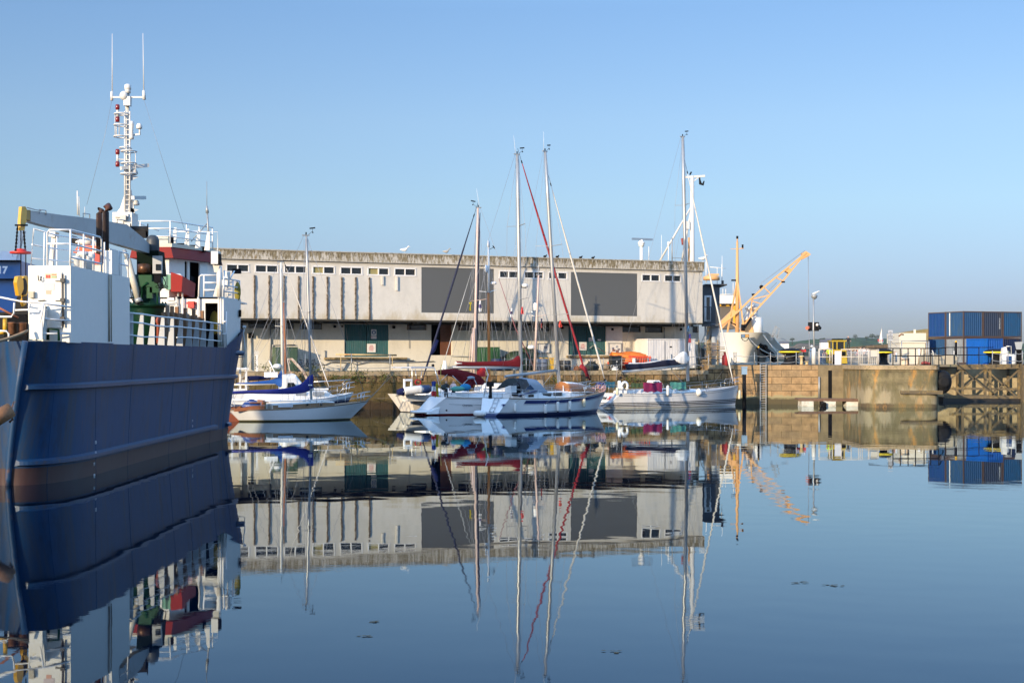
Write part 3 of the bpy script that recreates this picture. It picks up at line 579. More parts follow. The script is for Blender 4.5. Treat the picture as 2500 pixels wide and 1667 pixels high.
for px0, px1, yt, yb in ((1029, 1206, 652, 763), (1394, 1556, 664, 770)):
    t, bt = F(px0, yt).z, F(px0, yb).z; panels.append((F(px0, 700).x, F(px1, 700).x, bt, t))
mb = MB(); holed(mb, U0, U1, ZB, ZP, 0.0, wins+panels)
mb.poly([(U1, 0, ZB), (U1, DEEP, ZB), (U1, DEEP, ZP), (U1, 0, ZP)]); mb.poly([(U0, 0, ZB), (U0, DEEP, ZB), (U0, DEEP, ZP), (U0, 0, ZP)]); mb.poly([(U0, DEEP, 0), (U1, DEEP, 0), (U1, DEEP, ZP), (U0, DEEP, ZP)])
mb.build('upper_wall', fac, bld, w=False)
mb = MB(); mb.box(U0-.1, U1+.12, -0.12, DEEP+.1, ZP, ZT); pp = mb.build('parapet', fac_top, bld, w=False)
mb = MB(); 
u = U0
while u < U1: mb.box(u, min(u+2.95, U1+.16), -0.17, 0.4, ZT, ZT+.07+rnd.uniform(0, .02)); u += 3.0
mb.box(U0-.1, U1+.1, -.20, -.12, ZP+.02, ZP+.07)
mb.build('coping', mat('parapet_cap', (0.40, 0.37, 0.31), 0.9, var=0.3, dirt=(0.12, 0.09, 0.05), damt=0.8, dscale=3), pp, w=False)
# raised band above the windows and seams
mb = MB(); mb.box(U0, U1+.01, -0.03, 0.0, ZP-.10, ZP-.02)
mb.build('moulding', fac, bld, w=False)
blind = mat('yellowed_blind', (0.28, 0.24, 0.10), 0.8, var=0.2)
for k, (a, b_, c, d) in enumerate(wins):
    mb = MB(); t = .055; mid = a+(b_-a)*.5
    for q in ((a-.03, a+t, c, d), (b_-t, b_+.03, c, d), (a-.03, b_+.03, d-t, d+.04), (a-.07, b_+.07, c-.05, c+t)): mb.box(q[0], q[1], -.035, .10, q[2], q[3])
    mb.box(mid-.04, mid+.04, -.02, .10, c+t, d-t)
    wn = mb.build('window', frame_w, bld, w=False)
    yl = k in (4, 6)
    for i, (p, q) in enumerate(((a+t, mid-.04), (mid+.04, b_-t))):
        mb = MB(); mb.poly([(p, .09, c+t), (q, .09, c+t), (q, .09, d-t), (p, .09, d-t)]); mb.build('pane', blind if (yl and i == 0) else glass, wn, w=False)
for a, b_, c, d in panels:
    mb = MB(); mb.box(a, b_, .03, .12, c, d); mb.build('grey_panel', grey_panel, bld, w=False)
# broken vertical ribs
for px in (621, 657, 693, 729, 764, 799, 834, 868, 902):
    u = F(px, 700).x; mb = MB(); rg = random.Random(px); rows = []
    for j in range(24):
        z = ZB+.02+(10.62-ZB)*j/23; e = rg.uniform(.10, .16); w_ = .055+rg.uniform(-.02, .02); o = rg.uniform(-.015, .015)
        rows.append([(u-w_+o, .01, z), (u-w_+o, -e, z), (u+w_+o, -e*rg.uniform(.8, 1), z), (u+w_+o, .01, z)])
    mb.grid(rows, smooth=False, capA=True, capB=True); mb.build('rib', ribm, bld, w=False)
for px, y0, y1 in ((934, 674, 696), (969, 675, 709)):
    a, b_ = F(px, y0), F(px, y1); mb = MB(); mb.box(a.x-.09, a.x+.05, -.14, .01, b_.z, a.z); mb.build('rib_stub', fac, bld, w=False)
# side canopy soffit + beams
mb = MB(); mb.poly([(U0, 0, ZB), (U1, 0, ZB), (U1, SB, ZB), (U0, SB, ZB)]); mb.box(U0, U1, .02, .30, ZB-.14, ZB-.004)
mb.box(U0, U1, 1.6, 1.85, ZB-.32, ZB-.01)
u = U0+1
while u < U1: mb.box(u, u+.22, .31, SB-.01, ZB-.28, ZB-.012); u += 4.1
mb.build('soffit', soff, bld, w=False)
# drips of rust under the slab edge
# lower wall
LZ = QZ
doors = []
def LW(px0, px1, y0, y1): return (F(px0, y0, SB).x, F(px1, y0, SB).x, F((px0+px1)/2, y1, SB).z, F((px0+px1)/2, y0, SB).z)
dT1 = LW(841, 949, 792, 871); dT2 = LW(1388, 1479, 796, 866); dB = LW(1053, 1104, 787, 867)
slots = [LW(*q) for q in ((606, 652, 785, 801), (662, 718, 786, 803), (732, 787, 788, 804), (993, 1042, 789, 806), (1119, 1166, 790, 807), (1178, 1227, 790, 807), (1238, 1285, 791, 807), (1296, 1343, 792, 808), (1519, 1565, 795, 811), (1575, 1619, 796, 812), (1691, 1706, 797, 812))]
mb = MB(); holed(mb, U0, U1-1.5, LZ, ZB-.01, SB, [dT1, dT2, dB]+slots, .25)
mb.poly([(U1-1.5, SB, LZ), (U1-1.5, DEEP, LZ), (U1-1.5, DEEP, ZB-.01), (U1-1.5, SB, ZB-.01)])
mb.poly([(U0, SB, LZ), (U0, DEEP, LZ), (U0, DEEP, ZB-.01), (U0, SB, ZB-.01)]); mb.build('lower_wall', fac_low, bld, w=False)
for s_ in slots:
    mb = MB(); mb.poly([(s_[0], SB+.18, s_[2]), (s_[1], SB+.18, s_[2]), (s_[1], SB+.18, s_[3]), (s_[0], SB+.18, s_[3])]); mb.build('low_window', glass, bld, w=False)
def planks(mb, a, b_, c, d, y, n, gap=.012):
    for i in range(n):
        p, q = a+(b_-a)*i/n, a+(b_-a)*(i+1)/n; mb.box(p+gap, q-gap, y, y+.06, c, d)
for s_, n_ in ((dT1, 24), (dT2, 20)):
    mid = (s_[0]+s_[1])/2; dr = None
    for a, b_ in ((s_[0], mid-.03), (mid+.03, s_[1])):
        mb = MB(); mb.box(a, b_, SB+.16, SB+.20, s_[2], s_[3]); planks(mb, a, b_, s_[2], s_[3], SB+.10, n_//2); mb.build('door_leaf', teal, bld, w=False)
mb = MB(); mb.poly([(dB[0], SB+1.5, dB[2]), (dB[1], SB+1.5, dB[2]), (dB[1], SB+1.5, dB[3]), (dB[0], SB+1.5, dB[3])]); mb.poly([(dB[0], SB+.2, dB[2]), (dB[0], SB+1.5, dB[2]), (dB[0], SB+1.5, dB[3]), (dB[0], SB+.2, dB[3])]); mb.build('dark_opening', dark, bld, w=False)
mb = MB(); m_ = dB[0]+(dB[1]-dB[0])*.48; planks(mb, m_, dB[1], dB[2], dB[3]-.1, SB+.25, 8); mb.build('door_leaf', mat('brown_door', (0.15, 0.055, 0.025), 0.6, var=0.3), bld, w=False, label='brown plank door standing half open')
# white side door and notice boards
s_ = LW(1479, 1519, 797, 866); mb = MB(); mb.box(s_[0]+.02, s_[1], SB-.05, SB-.004, s_[2], s_[3]); mb.build('side_door', frame_w, bld, w=False)
def board(px0, px1, y0, y1, label, n, seed):
    s_ = LW(px0, px1, y0, y1); r = root('notice_board', tuple(bf.w(((s_[0]+s_[1])/2, SB-.06, s_[2]))), label, 'notice board', rz=bf.a)
    W = s_[1]-s_[0]; H = s_[3]-s_[2]; mb = MB()
    for q in ((-W/2, -W/2+.07, 0, H), (W/2-.07, W/2, 0, H), (-W/2, W/2, 0, .07), (-W/2, W/2, H-.07, H)): mb.box(q[0], q[1], -.08, .0, q[2], q[3])
    mb.build('frame', galv, r, w=False)
    mb = MB(); mb.box(-W/2+.05, W/2-.05, -.04, -.003, .05, H-.05); mb.build('backing', frame_w, r, w=False)
    rg = random.Random(seed)
    for k in range(n):
        x = -W/2+.15+(W-.4)*rg.random(); z = .12+(H-.5)*rg.random(); w_ = rg.uniform(.14, .3); h_ = rg.uniform(.1, .25)
        mb = MB(); mb.box(x, x+w_, -.055-k*.003, -.045, z, z+h_); mb.build('notice', mat('print_'+str(k % 3), ((0.12, 0.13, 0.2), (0.35, 0.37, 0.42), (0.22, 0.10, 0.08))[k % 3], .6), r, w=False)
board(1484, 1516, 837, 864, 'framed notice board with dark pictures beside the white side door', 6, 3)
board(1311, 1341, 838, 862, 'plain pale notice board on the wall behind the radar mast', 2, 5)
# signs
def sign(px0, px1, y0, y1, label, body=None, yoff=None, red=True, size=None, y=SB+.06):
    a, b_ = F(px0, y0, y), F(px1, y1, y); r = root('wall_sign', tuple(bf.w(((a.x+b_.x)/2, y, b_.z))), label, 'sign', rz=bf.a); W, H = b_.x-a.x, a.z-b_.z
    mb = MB(); mb.box(-W/2, W/2, -.02, .0, 0, H); mb.build('plate', mat('sign_white', (0.76, 0.74, 0.70), .5, var=.04), r, w=False)
    if body: text('lettering', body, size or H/8.5, mat('sign_red', (0.55, 0.05, 0.05), .5), (0, -.024, H*.5), (1, 0, 0), r, w=False, spacing=.95)
    return r, W, H
sign(896, 917, 839, 860, 'white sign of red lettering on the teal door above the rusty rail', 'NOTICE\nDOORS\nKEEP CLEAR\nLOADING &\nNO GATE\nPARKING')
sign(1414, 1432, 835, 855, 'white sign of red lettering on the teal door beside the red furled sail', 'NOTICE\nDOORS\nKEEP CLEAR\nLOADING &\nNO GATE\nPARKING')
sign(1437, 1449, 824, 833, 'small blank white plate at the seam of the teal door'); sign(1459, 1467, 828, 832, 'tiny white plate on the teal door leaf nearest the white door')
r, W, H = sign(906, 919, 804, 819, 'pale square notice with a round blue figure on the dark top of the teal door')
mb = MB(); mb.lathe((0, -.022, H*.5), [(W*.38, 0), (W*.38, .008)], 20, axis=(0, -1, 0)); mb.build('disc', mat('sign_blue', (0.03, 0.10, 0.25), .5), r, w=False)
mb = MB(); mb.ball((0, -.034, H*.58), W*.17, .004, W*.15); mb.box(-W*.2, W*.2, -.036, -.03, H*.28, H*.42); mb.build('pictogram', frame_w, r, w=False)
sign(906, 919, 820, 827, 'grey lettered strip directly under the round blue figure sign', 'KEEP OUT', size=.12)
# loading dock ledge, rails, pipes and cables on the lower wall
mb = MB(); a, b_ = F(795, 873, SB-.5), F(997, 878, SB-.5)
mb.box(a.x, b_.x, SB-.22, SB-.005, b_.z+.02, a.z+.02)
dk = mb.build('dock_ledge', mat('mossy_ledge', (0.30, 0.22, 0.11), .95, var=.5, scale=3, dirt=(0.07, 0.06, 0.03), damt=.9, dscale=2.5, dth=.48, bump=.04), bld, w=False)
mb = MB(); a, b_ = F(1388, 868, SB-.5), F(1519, 874, SB-.5); mb.box(a.x, b_.x, SB-.22, SB-.005, b_.z+.05, a.z); mb.build('dock_ledge', MATS['mossy_ledge'], bld, w=False)
mb = MB(); mb.tube([F(820, 865, 2.2), F(968, 867, 2.2)], .075, 6); 
for px in (832, 958): mb.bar(F(px, 866, 2.2), F(px, 903, 2.2), .05, .05)
tag(mb.build('rusty_rail', mat('rusty_cream_rail', (0.55, 0.42, 0.22), .7, var=.3, dirt=(0.35, 0.13, 0.04), damt=.8, dscale=1.2), None, w=True), 'rust stained horizontal rail in front of the teal door ledge', 'railing').matrix_world = Matrix.Translation(bf.o) @ Matrix.Rotation(bf.a, 4, 'Z')
def on_wall(pts, r, seg=5):
    mb = MB(); mb.tube([F(x, y, SB-.05-r) for x, y in pts], r, seg); return mb
mb = on_wall([(793, 855), (794, 879), (812, 882), (840, 880), (868, 881), (885, 886), (910, 878), (930, 882), (950, 886), (975, 881), (1010, 880)], .045)
mb.build('drain_pipe', galv, bld, w=False)
for pts, r in (([(770, 888), (785, 890), (795, 890), (805, 885), (860, 885), (870, 890), (900, 884), (1000, 884), (1060, 882)], .035), ([(848, 886), (836, 903)], .07), ([(720, 842), (665, 842), (663, 898)], .05), ([(612, 812), (614, 903)], .05), ([(660, 785), (660, 895)], .06), ([(590, 790), (590, 900)], .12), ([(1286, 820), (1284, 850), (1290, 858), (1300, 850)], .04), ([(1440, 850), (1448, 843), (1460, 850), (1476, 860)], .04), ([(1622, 800), (1622, 826)], .05), ([(998, 790), (999, 850)], .02), ([(845, 800), (848, 830)], .02), ([(1100, 868), (1180, 873), (1260, 871)], .05)):
    on_wall(pts, r).build('wall_pipe', galv, bld, w=False)
mb = MB()
for px, y, w_ in ((612, 819, .42), (817, 797, .2), (835, 797, .12), (961, 799, .22), (1372, 800, .2), (1494, 804, .2), (1662, 804, .2)):
    p = F(px, y, SB); mb.box(p.x-w_/2, p.x+w_/2, SB-.15, SB-.003, p.z-w_/2, p.z+w_/2)
mb.build('wall_lamp', dark, bld, w=False)
# roof gear: radar on a pole, gulls
rr = bf.w(F(1566, 640, 13.0)); rd = root('radar_scanner', (rr.x, rr.y, ZT), 'white roof pole carrying a long blue grey radar scanner bar', 'radar')
D_ = rr.y
mb = MB(); mb.tube([(rr.x, rr.y, ZT-.5), P(1566, 600, D_)], .16, 8); mb.build('pole', white, rd)
mb = MB(); c = P(1566, 600, D_); mb.lathe(c, [(.18, -.1), (.30, 0), (.26, .12), (.34, .2), (.34, .34), (.2, .44), (.14, .6)], 10); mb.build('motor', white, rd)
mb = MB(); mb.bar(P(1543, 583, D_-.3), P(1593, 585, D_+.3), .22, .18); mb.build('scanner_bar', mat('blue_grey', (0.16, 0.22, 0.30), .5), rd)
mb = MB(); mb.tube([bf.w(F(1584, 640, 13)), bf.w(F(1584, 602, 13))], .03, 5); tag(mb.build('roof_aerial', white), 'thin white whip aerial just beside the roof radar', 'aerial')
for i, (px, yt, r, lb) in enumerate(((1615, 574, .02, 'tall hair thin aerial on the roof between radar and derrick'), (1632, 595, .045, 'white roof pole with a dark lamp at its tip'), (1641, 580, .06, 'thick grey roof post with a side arm'))):
    mb = MB(); a = bf.w(F(px, 646, 13)); b_ = bf.w(F(px, yt, 13)); mb.tube([a, b_], r, 5)
    if i == 1: mb.ball(b_, .12, .12, .22)
    if i == 2: mb.bar(bf.w(F(1641, 630, 13)), bf.w(F(1664, 630, 13)), .05, .05)
    single(mb, 'roof_pole', white if i < 2 else galv, (a.x, a.y, ZT), lb, 'pole')
gullw = mat('gull_feathers', (0.70, 0.69, 0.66), .8)
def gull(px, py, label, grey=False, s=1.0):
    b0 = bf.w((F(px, py, 0.2).x, 0.2, ZT+.1)); mb = MB()
    rows = []
    for t, r, z in ((-.26, .01, .20), (-.2, .04, .2), (-.1, .075, .19), (.02, .10, .19), (.10, .085, .22), (.15, .05, .30), (.18, .055, .36), (.23, .04, .37), (.27, .012, .355), (.31, .006, .345)):
        rows.append([b0+Vector((t*s, r*.8*s*math.cos(a), (z+r*math.sin(a))*s)) for a in [k*math.pi/4 for k in range(8)]])
    mb.grid(rows, close=True, capA=True, capB=True)
    for y in (-.03, .03): mb.tube([b0+Vector((.02, y, .12)), b0+Vector((.02, y, -.02))], .012, 4)
    return single(mb, 'seagull', mat('gull_grey', (0.33, 0.31, 0.28), .8) if grey else gullw, tuple(b0), label, 'gull', 'gulls on the roof edge')
gull(988, 610, 'white gull standing on the roof edge above the ribbed white wall', s=1.5); gull(1090, 618, 'brown grey gull crouching on the roof edge above the first grey panel', True, 1.3)
gull(1716, 686, 'white grey gull perched at the roof corner beside the dark cabin', s=1.6).location.z = ZT+.1
for k, px in enumerate((1329, 1359, 1416, 1446)):
    b0 = bf.w((F(px, 640).x, -.1, ZT+.05)); mb = MB(); mb.ball(b0+Vector((0, 0, .1)), .14, .09, .1); mb.ball(b0+Vector((.13, 0, .2)), .06, .05, .06); single(mb, 'pigeon', dark, tuple(b0), 'dark small bird on the roof edge, '+('first', 'second', 'third', 'fourth')[k]+' from the left', 'bird', 'small dark birds on the roof edge')
# dark clad cabin at the right end with balcony and steps
cb = root('stair_cabin', (PZ(1722, 0, 139).x, 139, QZ), 'dark grey clad cabin on stilts with glazed door beside the white building', 'cabin')
cl = mat('charcoal_cladding', (0.055, 0.062, 0.07), .6, var=.1)
DC = 139.0
def Q(px, py, dd=0.0): return P(px, py, DC+dd)
mb = MB(); a, b_ = Q(1716, 790), Q(1757, 697); mb.box(a.x, b_.x, DC, DC+5, a.z, b_.z); mb.build('wall', cl, cb)
mb = MB(); a, b_ = Q(1720, 697), Q(1774, 697); mb.box(a.x, b_.x, DC-.3, DC+5, a.z, a.z+.12); c = Q(1764, 697); mb.rbox((c.x, c.y, c.z+.1), .2, .2, .35); mb.build('roof', mat('dark_roof_edge', (0.03, 0.032, 0.036), .7), cb)
mb = MB(); a, b_ = Q(1725, 785, -.05), Q(1734, 724, -.05); mb.box(a.x-.2, b_.x+.1, DC-.06, DC-.002, a.z, b_.z+.1); dr = mb.build('door', frame_w, cb)
mb = MB(); mb.box(a.x, b_.x-.05, DC-.09, DC-.062, a.z+.15, b_.z-.05); mb.build('pane', glass, dr)
mb = MB(); a, b_ = Q(1728, 792, -1.2), Q(1757, 792, -1.2); mb.box(a.x-.4, b_.x, DC-1.25, DC+.0, a.z-.15, a.z)
mb.box(a.x-.3, b_.x, DC-1.22, DC-1.17, Q(1728, 750, -1.2).z, Q(1728, 750, -1.2).z+.06)
for i in range(12): x = a.x+(b_.x-a.x)*i/11; mb.bar((x, DC-1.2, a.z), (x, DC-1.2, Q(1728, 750, -1.2).z), .05, .05)
mb.build('balcony', cl, cb)
mb = MB()
for px in (1722, 1755): mb.bar(Q(px, 792, -.6), Q(px, 889, -.6), .14, .14)
mb.build('stilt', galv, cb)
mb = MB(); n = 12
for i in range(n):
    t = i/(n-1); p = Q(1716-32*0+6, 800, 1.0); x = PZ(1700+40*t, 0, DC).x; z = QR+3.7*(1-t) if False else QR+3.6*t
    mb.box(x-.2, x+.25, DC+.3, DC+1.3, z, z+.06)
for y_ in (.25, 1.35): mb.bar(PZ(1700, QR, DC+y_), PZ(1742, QR+3.7, DC+y_), .08, .25); mb.bar(PZ(1700, QR+1, DC+y_), PZ(1742, QR+4.6, DC+y_), .05, .05)
for i in range(5): t = i/4; mb.bar(PZ(1700+42*t, QR+3.7*t, DC+.25), PZ(1700+42*t, QR+3.7*t+1, DC+.25), .05, .05)
mb.build('steps', galv, cb)
mb = MB(); a, b_ = Q(1737, 828), Q(1752, 790); mb.box(a.x, b_.x, DC-.2, DC+1, QR, b_.z); mb.build('under_store', mat('pale_corrugated', (0.42, 0.46, 0.50), .6), cb)
# ================================================================ THINGS ON THE NEAR QUAY
green_box = mat('green_cabinet', (0.045, 0.085, 0.05), .55, var=.12, dirt=(0.12, 0.13, 0.08), damt=.5, dscale=3)
def B3(px, py, y): return bf.w(bf.l(px, py, y))
def cab(name, px0, px1, yt, depth, y, m, label, cat, parts=None, group=None, lid=.05):
    """an upright box standing on the quay at frame depth y"""
    a, b_ = F(px0, 900, y), F(px1, 900, y); r = root(name, tuple(bf.w(((a.x+b_.x)/2, y, QZ))), label, cat, group, rz=bf.a); W = b_.x-a.x; H = F((px0+px1)/2, yt, y).z-QZ
    mb = MB(); mb.box(-W/2, W/2, 0, depth, 0, H-lid); mb.build('body', m, r, w=False)
    if lid: mb = MB(); mb.box(-W/2-.04, W/2+.04, -.04, depth+.04, H-lid, H); mb.build('lid', m, r, w=False)
    return r, W, H
r, W, H = cab('green_cabinet', 673, 727, 847, 1.1, 1.9, green_box, 'tall dark green metal electricity cabinet against the white wall', 'cabinet')
mb = MB(); mb.box(-W/2+.05, -.02, -.03, -.002, .1, H-.15); mb.box(.02, W/2-.05, -.03, -.002, .1, H-.15); mb.build('door', green_box, r, w=False)
r, W, H = cab('green_bin', 1167, 1220, 847, 1.2, 1.8, mat('green_bin', (0.035, 0.11, 0.035), .5), 'large square green skip bin between the wooden masts', 'bin')
mb = MB(); 
for i in range(5): x = -W/2+W*(i+.5)/5; mb.box(x-.05, x+.05, -.05, -.002, .1, H-.1)
mb.build('rib', MATS['green_bin'], r, w=False)
# round green tank and barrels
tank = mat('dark_green_tank', (0.015, 0.035, 0.02), .5, var=.2)
c = B3(1262, 900, 2.4); mb = MB(); mb.lathe((c.x, c.y, QZ), [(1.0, 0), (1.12, .1), (1.12, .9), (1.0, 1.35), (.6, 1.6), (.2, 1.68)], 18)
for z in (.3, .6, .9): mb.lathe((c.x, c.y, QZ+z), [(1.13, 0), (1.16, .03), (1.13, .06)], 18)
single(mb, 'green_tank', tank, (c.x, c.y, QZ), 'bulky dark green domed tank behind the radar mast', 'tank')
c = B3(1290, 900, 2.9); mb = MB(); mb.lathe((c.x, c.y, QZ), [(.8, 0), (.85, .1), (.85, 1.5), (.5, 1.95), (.2, 2.0)], 16); single(mb, 'green_tank', tank, (c.x, c.y, QZ), 'narrower tall dark green tank half hidden behind the domed tank', 'tank')
c = B3(1256, 900, 1.3); mb = MB(); mb.lathe((c.x, c.y, QZ), [(.3, 0), (.30, .3), (.33, .32), (.30, .34), (.30, .62), (.33, .64), (.30, .66), (.30, .95), (.1, .97)], 14); single(mb, 'metal_barrel', steel, (c.x, c.y, QZ+.55), 'shiny silver ringed barrel in front of the green tank', 'barrel').location.z = QZ
for px, w_, hh, mcol, lb in ((1213, .5, 1.0, (0.02, 0.03, 0.07), 'dark blue round water drum under the green skip bin'), (1320, .6, 1.0, (0.18, 0.2, 0.24), 'grey plastic drum beside the yellow tank cage'), (1378, .55, .85, (0.03, 0.03, 0.03), 'black drum behind the mast of the blue striped yacht')):
    c = B3(px, 900, .8); mb = MB(); mb.lathe((c.x, c.y, QZ), [(w_*.92, 0), (w_, .05), (w_, hh*.33), (w_*1.04, hh*.35), (w_, hh*.37), (w_, hh*.66), (w_*1.04, hh*.68), (w_, hh*.7), (w_, hh-.04), (w_*.9, hh), (w_*.3, hh+.01)], 16)
    single(mb, 'drum', mat('drum_%d' % px, mcol, .5), (c.x, c.y, QZ), lb, 'drum')
r, W, H = cab('yellow_tank', 1328, 1352, 873, .9, .6, mat('yellow_tank', (0.75, 0.42, 0.03), .5, var=.15), 'bright yellow ribbed tank beside the big aluminium mast', 'tank')
# fishing gear heaps, bikes, boxes
def heap(px, y, w_, h, m, label, name='gear_heap', cat='heap', n=60, seed=1):
    c = B3(px, 900, y); rg = random.Random(seed+px); mb = MB()
    mb.ball((c.x, c.y, QZ+h*.35), w_*.42, w_*.35, h*.45, 10, 6)
    for k in range(n):
        a = rg.uniform(0, 6.28); t = rg.random(); q = Vector((c.x+w_*.42*(1-t*.6)*math.cos(a), c.y+w_*.3*(1-t*.6)*math.sin(a), QZ+h*t*.85))
        mb.ball(q, rg.uniform(.06, .14), rg.uniform(.05, .12), rg.uniform(.05, .1), 6, 4)
        if k % 3 == 0: mb.tube([q, q+Vector((rg.uniform(-.3, .3), rg.uniform(-.2, .2), rg.uniform(.0, .3)))], .025, 4)
    return single(mb, name, m, (c.x, c.y, QZ), label, cat)
heap(1445, .6, 1.5, .85, mat('dark_net', (0.03, 0.035, 0.03), .9, var=.5), 'dark heap of nets and bags beside the red furled sail')
heap(1410, .5, .8, .35, rust, 'low rusty scrap pile on the quay edge beside the red furled sail')
heap(1478, .8, .9, .6, mat('tan_box', (0.35, 0.25, 0.15), .8), 'tan sacks piled beside the black bin')
heap(1500, .3, .5, .25, frame_w, 'small white buckets in front of the black bin', cat='buckets')
def bicycle(px, y, label, m, rz=0.0):
    c = B3(px, 900, y); r = root('bicycle', (c.x, c.y, QZ), label, 'bicycle', 'bicycles leaning beside the green cabinet', rz=bf.a+rz)
    for x in (-.52, .52):
        mb = MB(); mb.tube([(x+.33*math.cos(t), 0, .34+.33*math.sin(t)) for t in [k*math.pi/8 for k in range(17)]], .02, 5)
        for k in range(6): mb.tube([(x, 0, .34), (x+.32*math.cos(k*1.05), 0, .34+.32*math.sin(k*1.05))], .006, 3)
        mb.build('wheel', black, r, w=False)
    mb = MB()
    for p, q in (((-.52, .34), (-.1, .34)), ((-.52, .34), (-.2, .8)), ((-.2, .8), (-.1, .34)), ((-.22, .78), (.36, .82)), ((-.1, .34), (.38, .75)), ((.52, .34), (.36, .95))): mb.tube([(p[0], 0, p[1]), (q[0], 0, q[1])], .022, 5)
    mb.build('frame', m, r, w=False)
    mb = MB(); mb.box(-.34, -.1, -.06, .06, .86, .92); mb.build('saddle', black, r, w=False)
    mb = MB(); mb.tube([(.30, -.28, 1.0), (.36, 0, .98), (.30, .28, 1.0)], .02, 5); mb.build('handlebar', black, r, w=False)
bicycle(741, 1.6, 'dark bicycle leaning nearest the green cabinet', navy, .1); bicycle(757, 1.2, 'black bicycle in the wall shadow, farther from the green cabinet', black, -.25)
bicycle(771, 1.7, 'third dark bicycle at the edge of the cabinet shadow', galv, .3)
# white and black banded marker post
c = B3(627, 903, 0.2); r = root('marker_post', (c.x, c.y, QZ), 'white post with black ticks standing on the quay below the junction box', 'post')
mb = MB(); mb.rbox((c.x, c.y, QZ), .16, .12, 1.35, bf.a); mb.rbox((c.x, c.y, QZ+1.40), .34, .2, .06, bf.a); mb.rbox((c.x, c.y, QZ+1.54), .30, .2, .06, bf.a); mb.rbox((c.x, c.y, QZ+1.3), .05, .05, .3, bf.a); mb.build('post', white, r)
mb = MB()
for k in range(6): mb.rbox((c.x-.11, c.y-.06, QZ+.2+k*.18), .06, .06, .09, bf.a)
mb.build('tick_marks', black, r)
# rusty davit with two arms rising from the quay
dv = root('rusty_davit', tuple(B3(740, 930, qy-.4)), 'white and rusty bent steel davit arm beside the blue boom cover', 'davit')
mb = MB(); y_ = qy-1.0
def Bq(px, py): return B3(px, py, y_)
mb.bar(Bq(713, 877), Bq(741, 908), .24, .16); mb.bar(Bq(741, 908), Bq(754, 935), .20, .14)
mb.bar(Bq(702, 877), Bq(707, 906), .08, .12); mb.bar(Bq(707, 906), Bq(731, 943), .20, .14); mb.bar(Bq(702, 877), Bq(714, 876), .12, .14)
mb.bar(Bq(754, 935), Bq(754, 960), .2, .14); mb.bar(Bq(731, 943), Bq(735, 965), .2, .14); mb.bar(Bq(705, 877), Bq(708, 888), .06, .06)
mb.build('arm', mat('rusty_cream', (0.62, 0.52, 0.42), .7, var=.15, dirt=(0.28, 0.10, 0.04), damt=.95, dscale=1.8, dth=.54), dv)
# black waste bin
r, W, H = cab('black_bin', 1495, 1517, 868, .7, .3, mat('black_plastic', (0.018, 0.02, 0.022), .45), 'black wheelie bin with a small white mark beside the orange cover', 'bin')
mb = MB(); mb.prism([(-.06, -.012, H*.55), (.06, -.012, H*.55), (0, -.012, H*.67)], (0, .01, 0)); mb.build('mark', frame_w, r, w=False)
# orange covered life raft / boat
c0, c1 = B3(1493, 900, 1.4), B3(1578, 900, 1.4); r = root('orange_lifeboat', (c0.x, c0.y, QZ), 'orange covered rescue boat on the quay beside the white shed', 'boat')
fr = Frame(c0.x, c0.y, c1.x, c1.y); L = fr.L
mb = MB(); rows = []
for i in range(11):
    t = i/10; u = L*t; wd = .8*(1-abs(2*t-1)**3*.5); h = 1.25-.18*math.sin(t*9)*.3-.25*max(0, t-.8)*4
    rows.append([fr.w((u, wd*math.cos(a), QZ+.75+(h-.75+.35)*max(0, math.sin(a))**.6)) for a in [math.pi*k/8 for k in range(9)]])
mb.grid(rows, capA=True, capB=True); mb.build('cover', orange, r)
mb = MB(); rows = []
for i in range(11):
    t = i/10; wd = .85*(1-max(0, t-.6)**2*4); rows.append([fr.w((L*t+ .6*max(0, t-.9), wd*math.cos(a)*1.0, QZ+.72-.6*math.sin(a))) for a in [math.pi*k/8 for k in range(9)]])
mb.grid(rows, capA=True, capB=True); mb.build('hull', mat('red_orange_hull', (0.62, 0.07, 0.03), .5, var=.1), r)
lf = root('life_ring_rack', tuple(B3(1560, 900, .3)), 'red and orange slatted barrier with a white ringed post in front of the rescue boat', 'barrier')
mb = MB()
for k in range(9): a = B3(1537+k*6, 893, .3); mb.bar((a.x, a.y, QZ), B3(1539+k*6, 868, .3), .09, .05)
mb.bar(B3(1535, 870, .3), B3(1590, 873, .3), .06, .12); mb.bar(B3(1535, 889, .3), B3(1592, 889, .3), .06, .12); mb.build('slats', MATS['red_orange_hull'], lf)
mb = MB(); a = B3(1548, 893, .1); mb.lathe((a.x, a.y, QZ), [(.16, 0), (.16, .6), (.19, .62), (.16, .64), (.16, .8), (.19, .82), (.16, .84), (.16, 1.0), (.2, 1.02), (.1, 1.05)], 12); mb.build('post', white, lf)
# white steel shed
a, b_ = F(1581, 905, .9), F(1697, 905, .9); shed_m = mat('shed_panel', (0.66, 0.64, 0.62), .5, var=.05)
sf = bf.w(((a.x+b_.x)/2, .9, QZ)); W = b_.x-a.x; H = F(1640, 827, .9).z-QZ
r = root('white_shed', tuple(sf), 'white panelled steel shed under the overhang beside the orange boat', 'shed', rz=bf.a)
mb = MB(); mb.box(-W/2, W/2, 0, 2.4, 0, H-.08)
n = 30
for i in range(n): x = -W/2+W*i/n; mb.box(x+.01, x+W/n*.5, -.03, -.001, .05, H-.1)
mb.build('wall', shed_m, r, w=False)
mb = MB(); mb.box(-W/2-.04, W/2+.04, -.06, 2.45, H-.08, H); mb.build('roof', shed_m, r, w=False)
mb = MB(); x = -W/2+W*.46; mb.box(x, x+.22, -.045, -.031, H*.72, H*.76); mb.box(x-.5, x-.46, -.045, -.031, .1, H-.2); mb.build('vent', dark, r, w=False)
r = root('aluminium_ladder', tuple(B3(1566, 900, 1.8)), 'grey ladder leaning on the white wall beside the steel shed', 'ladder')
mb = MB()
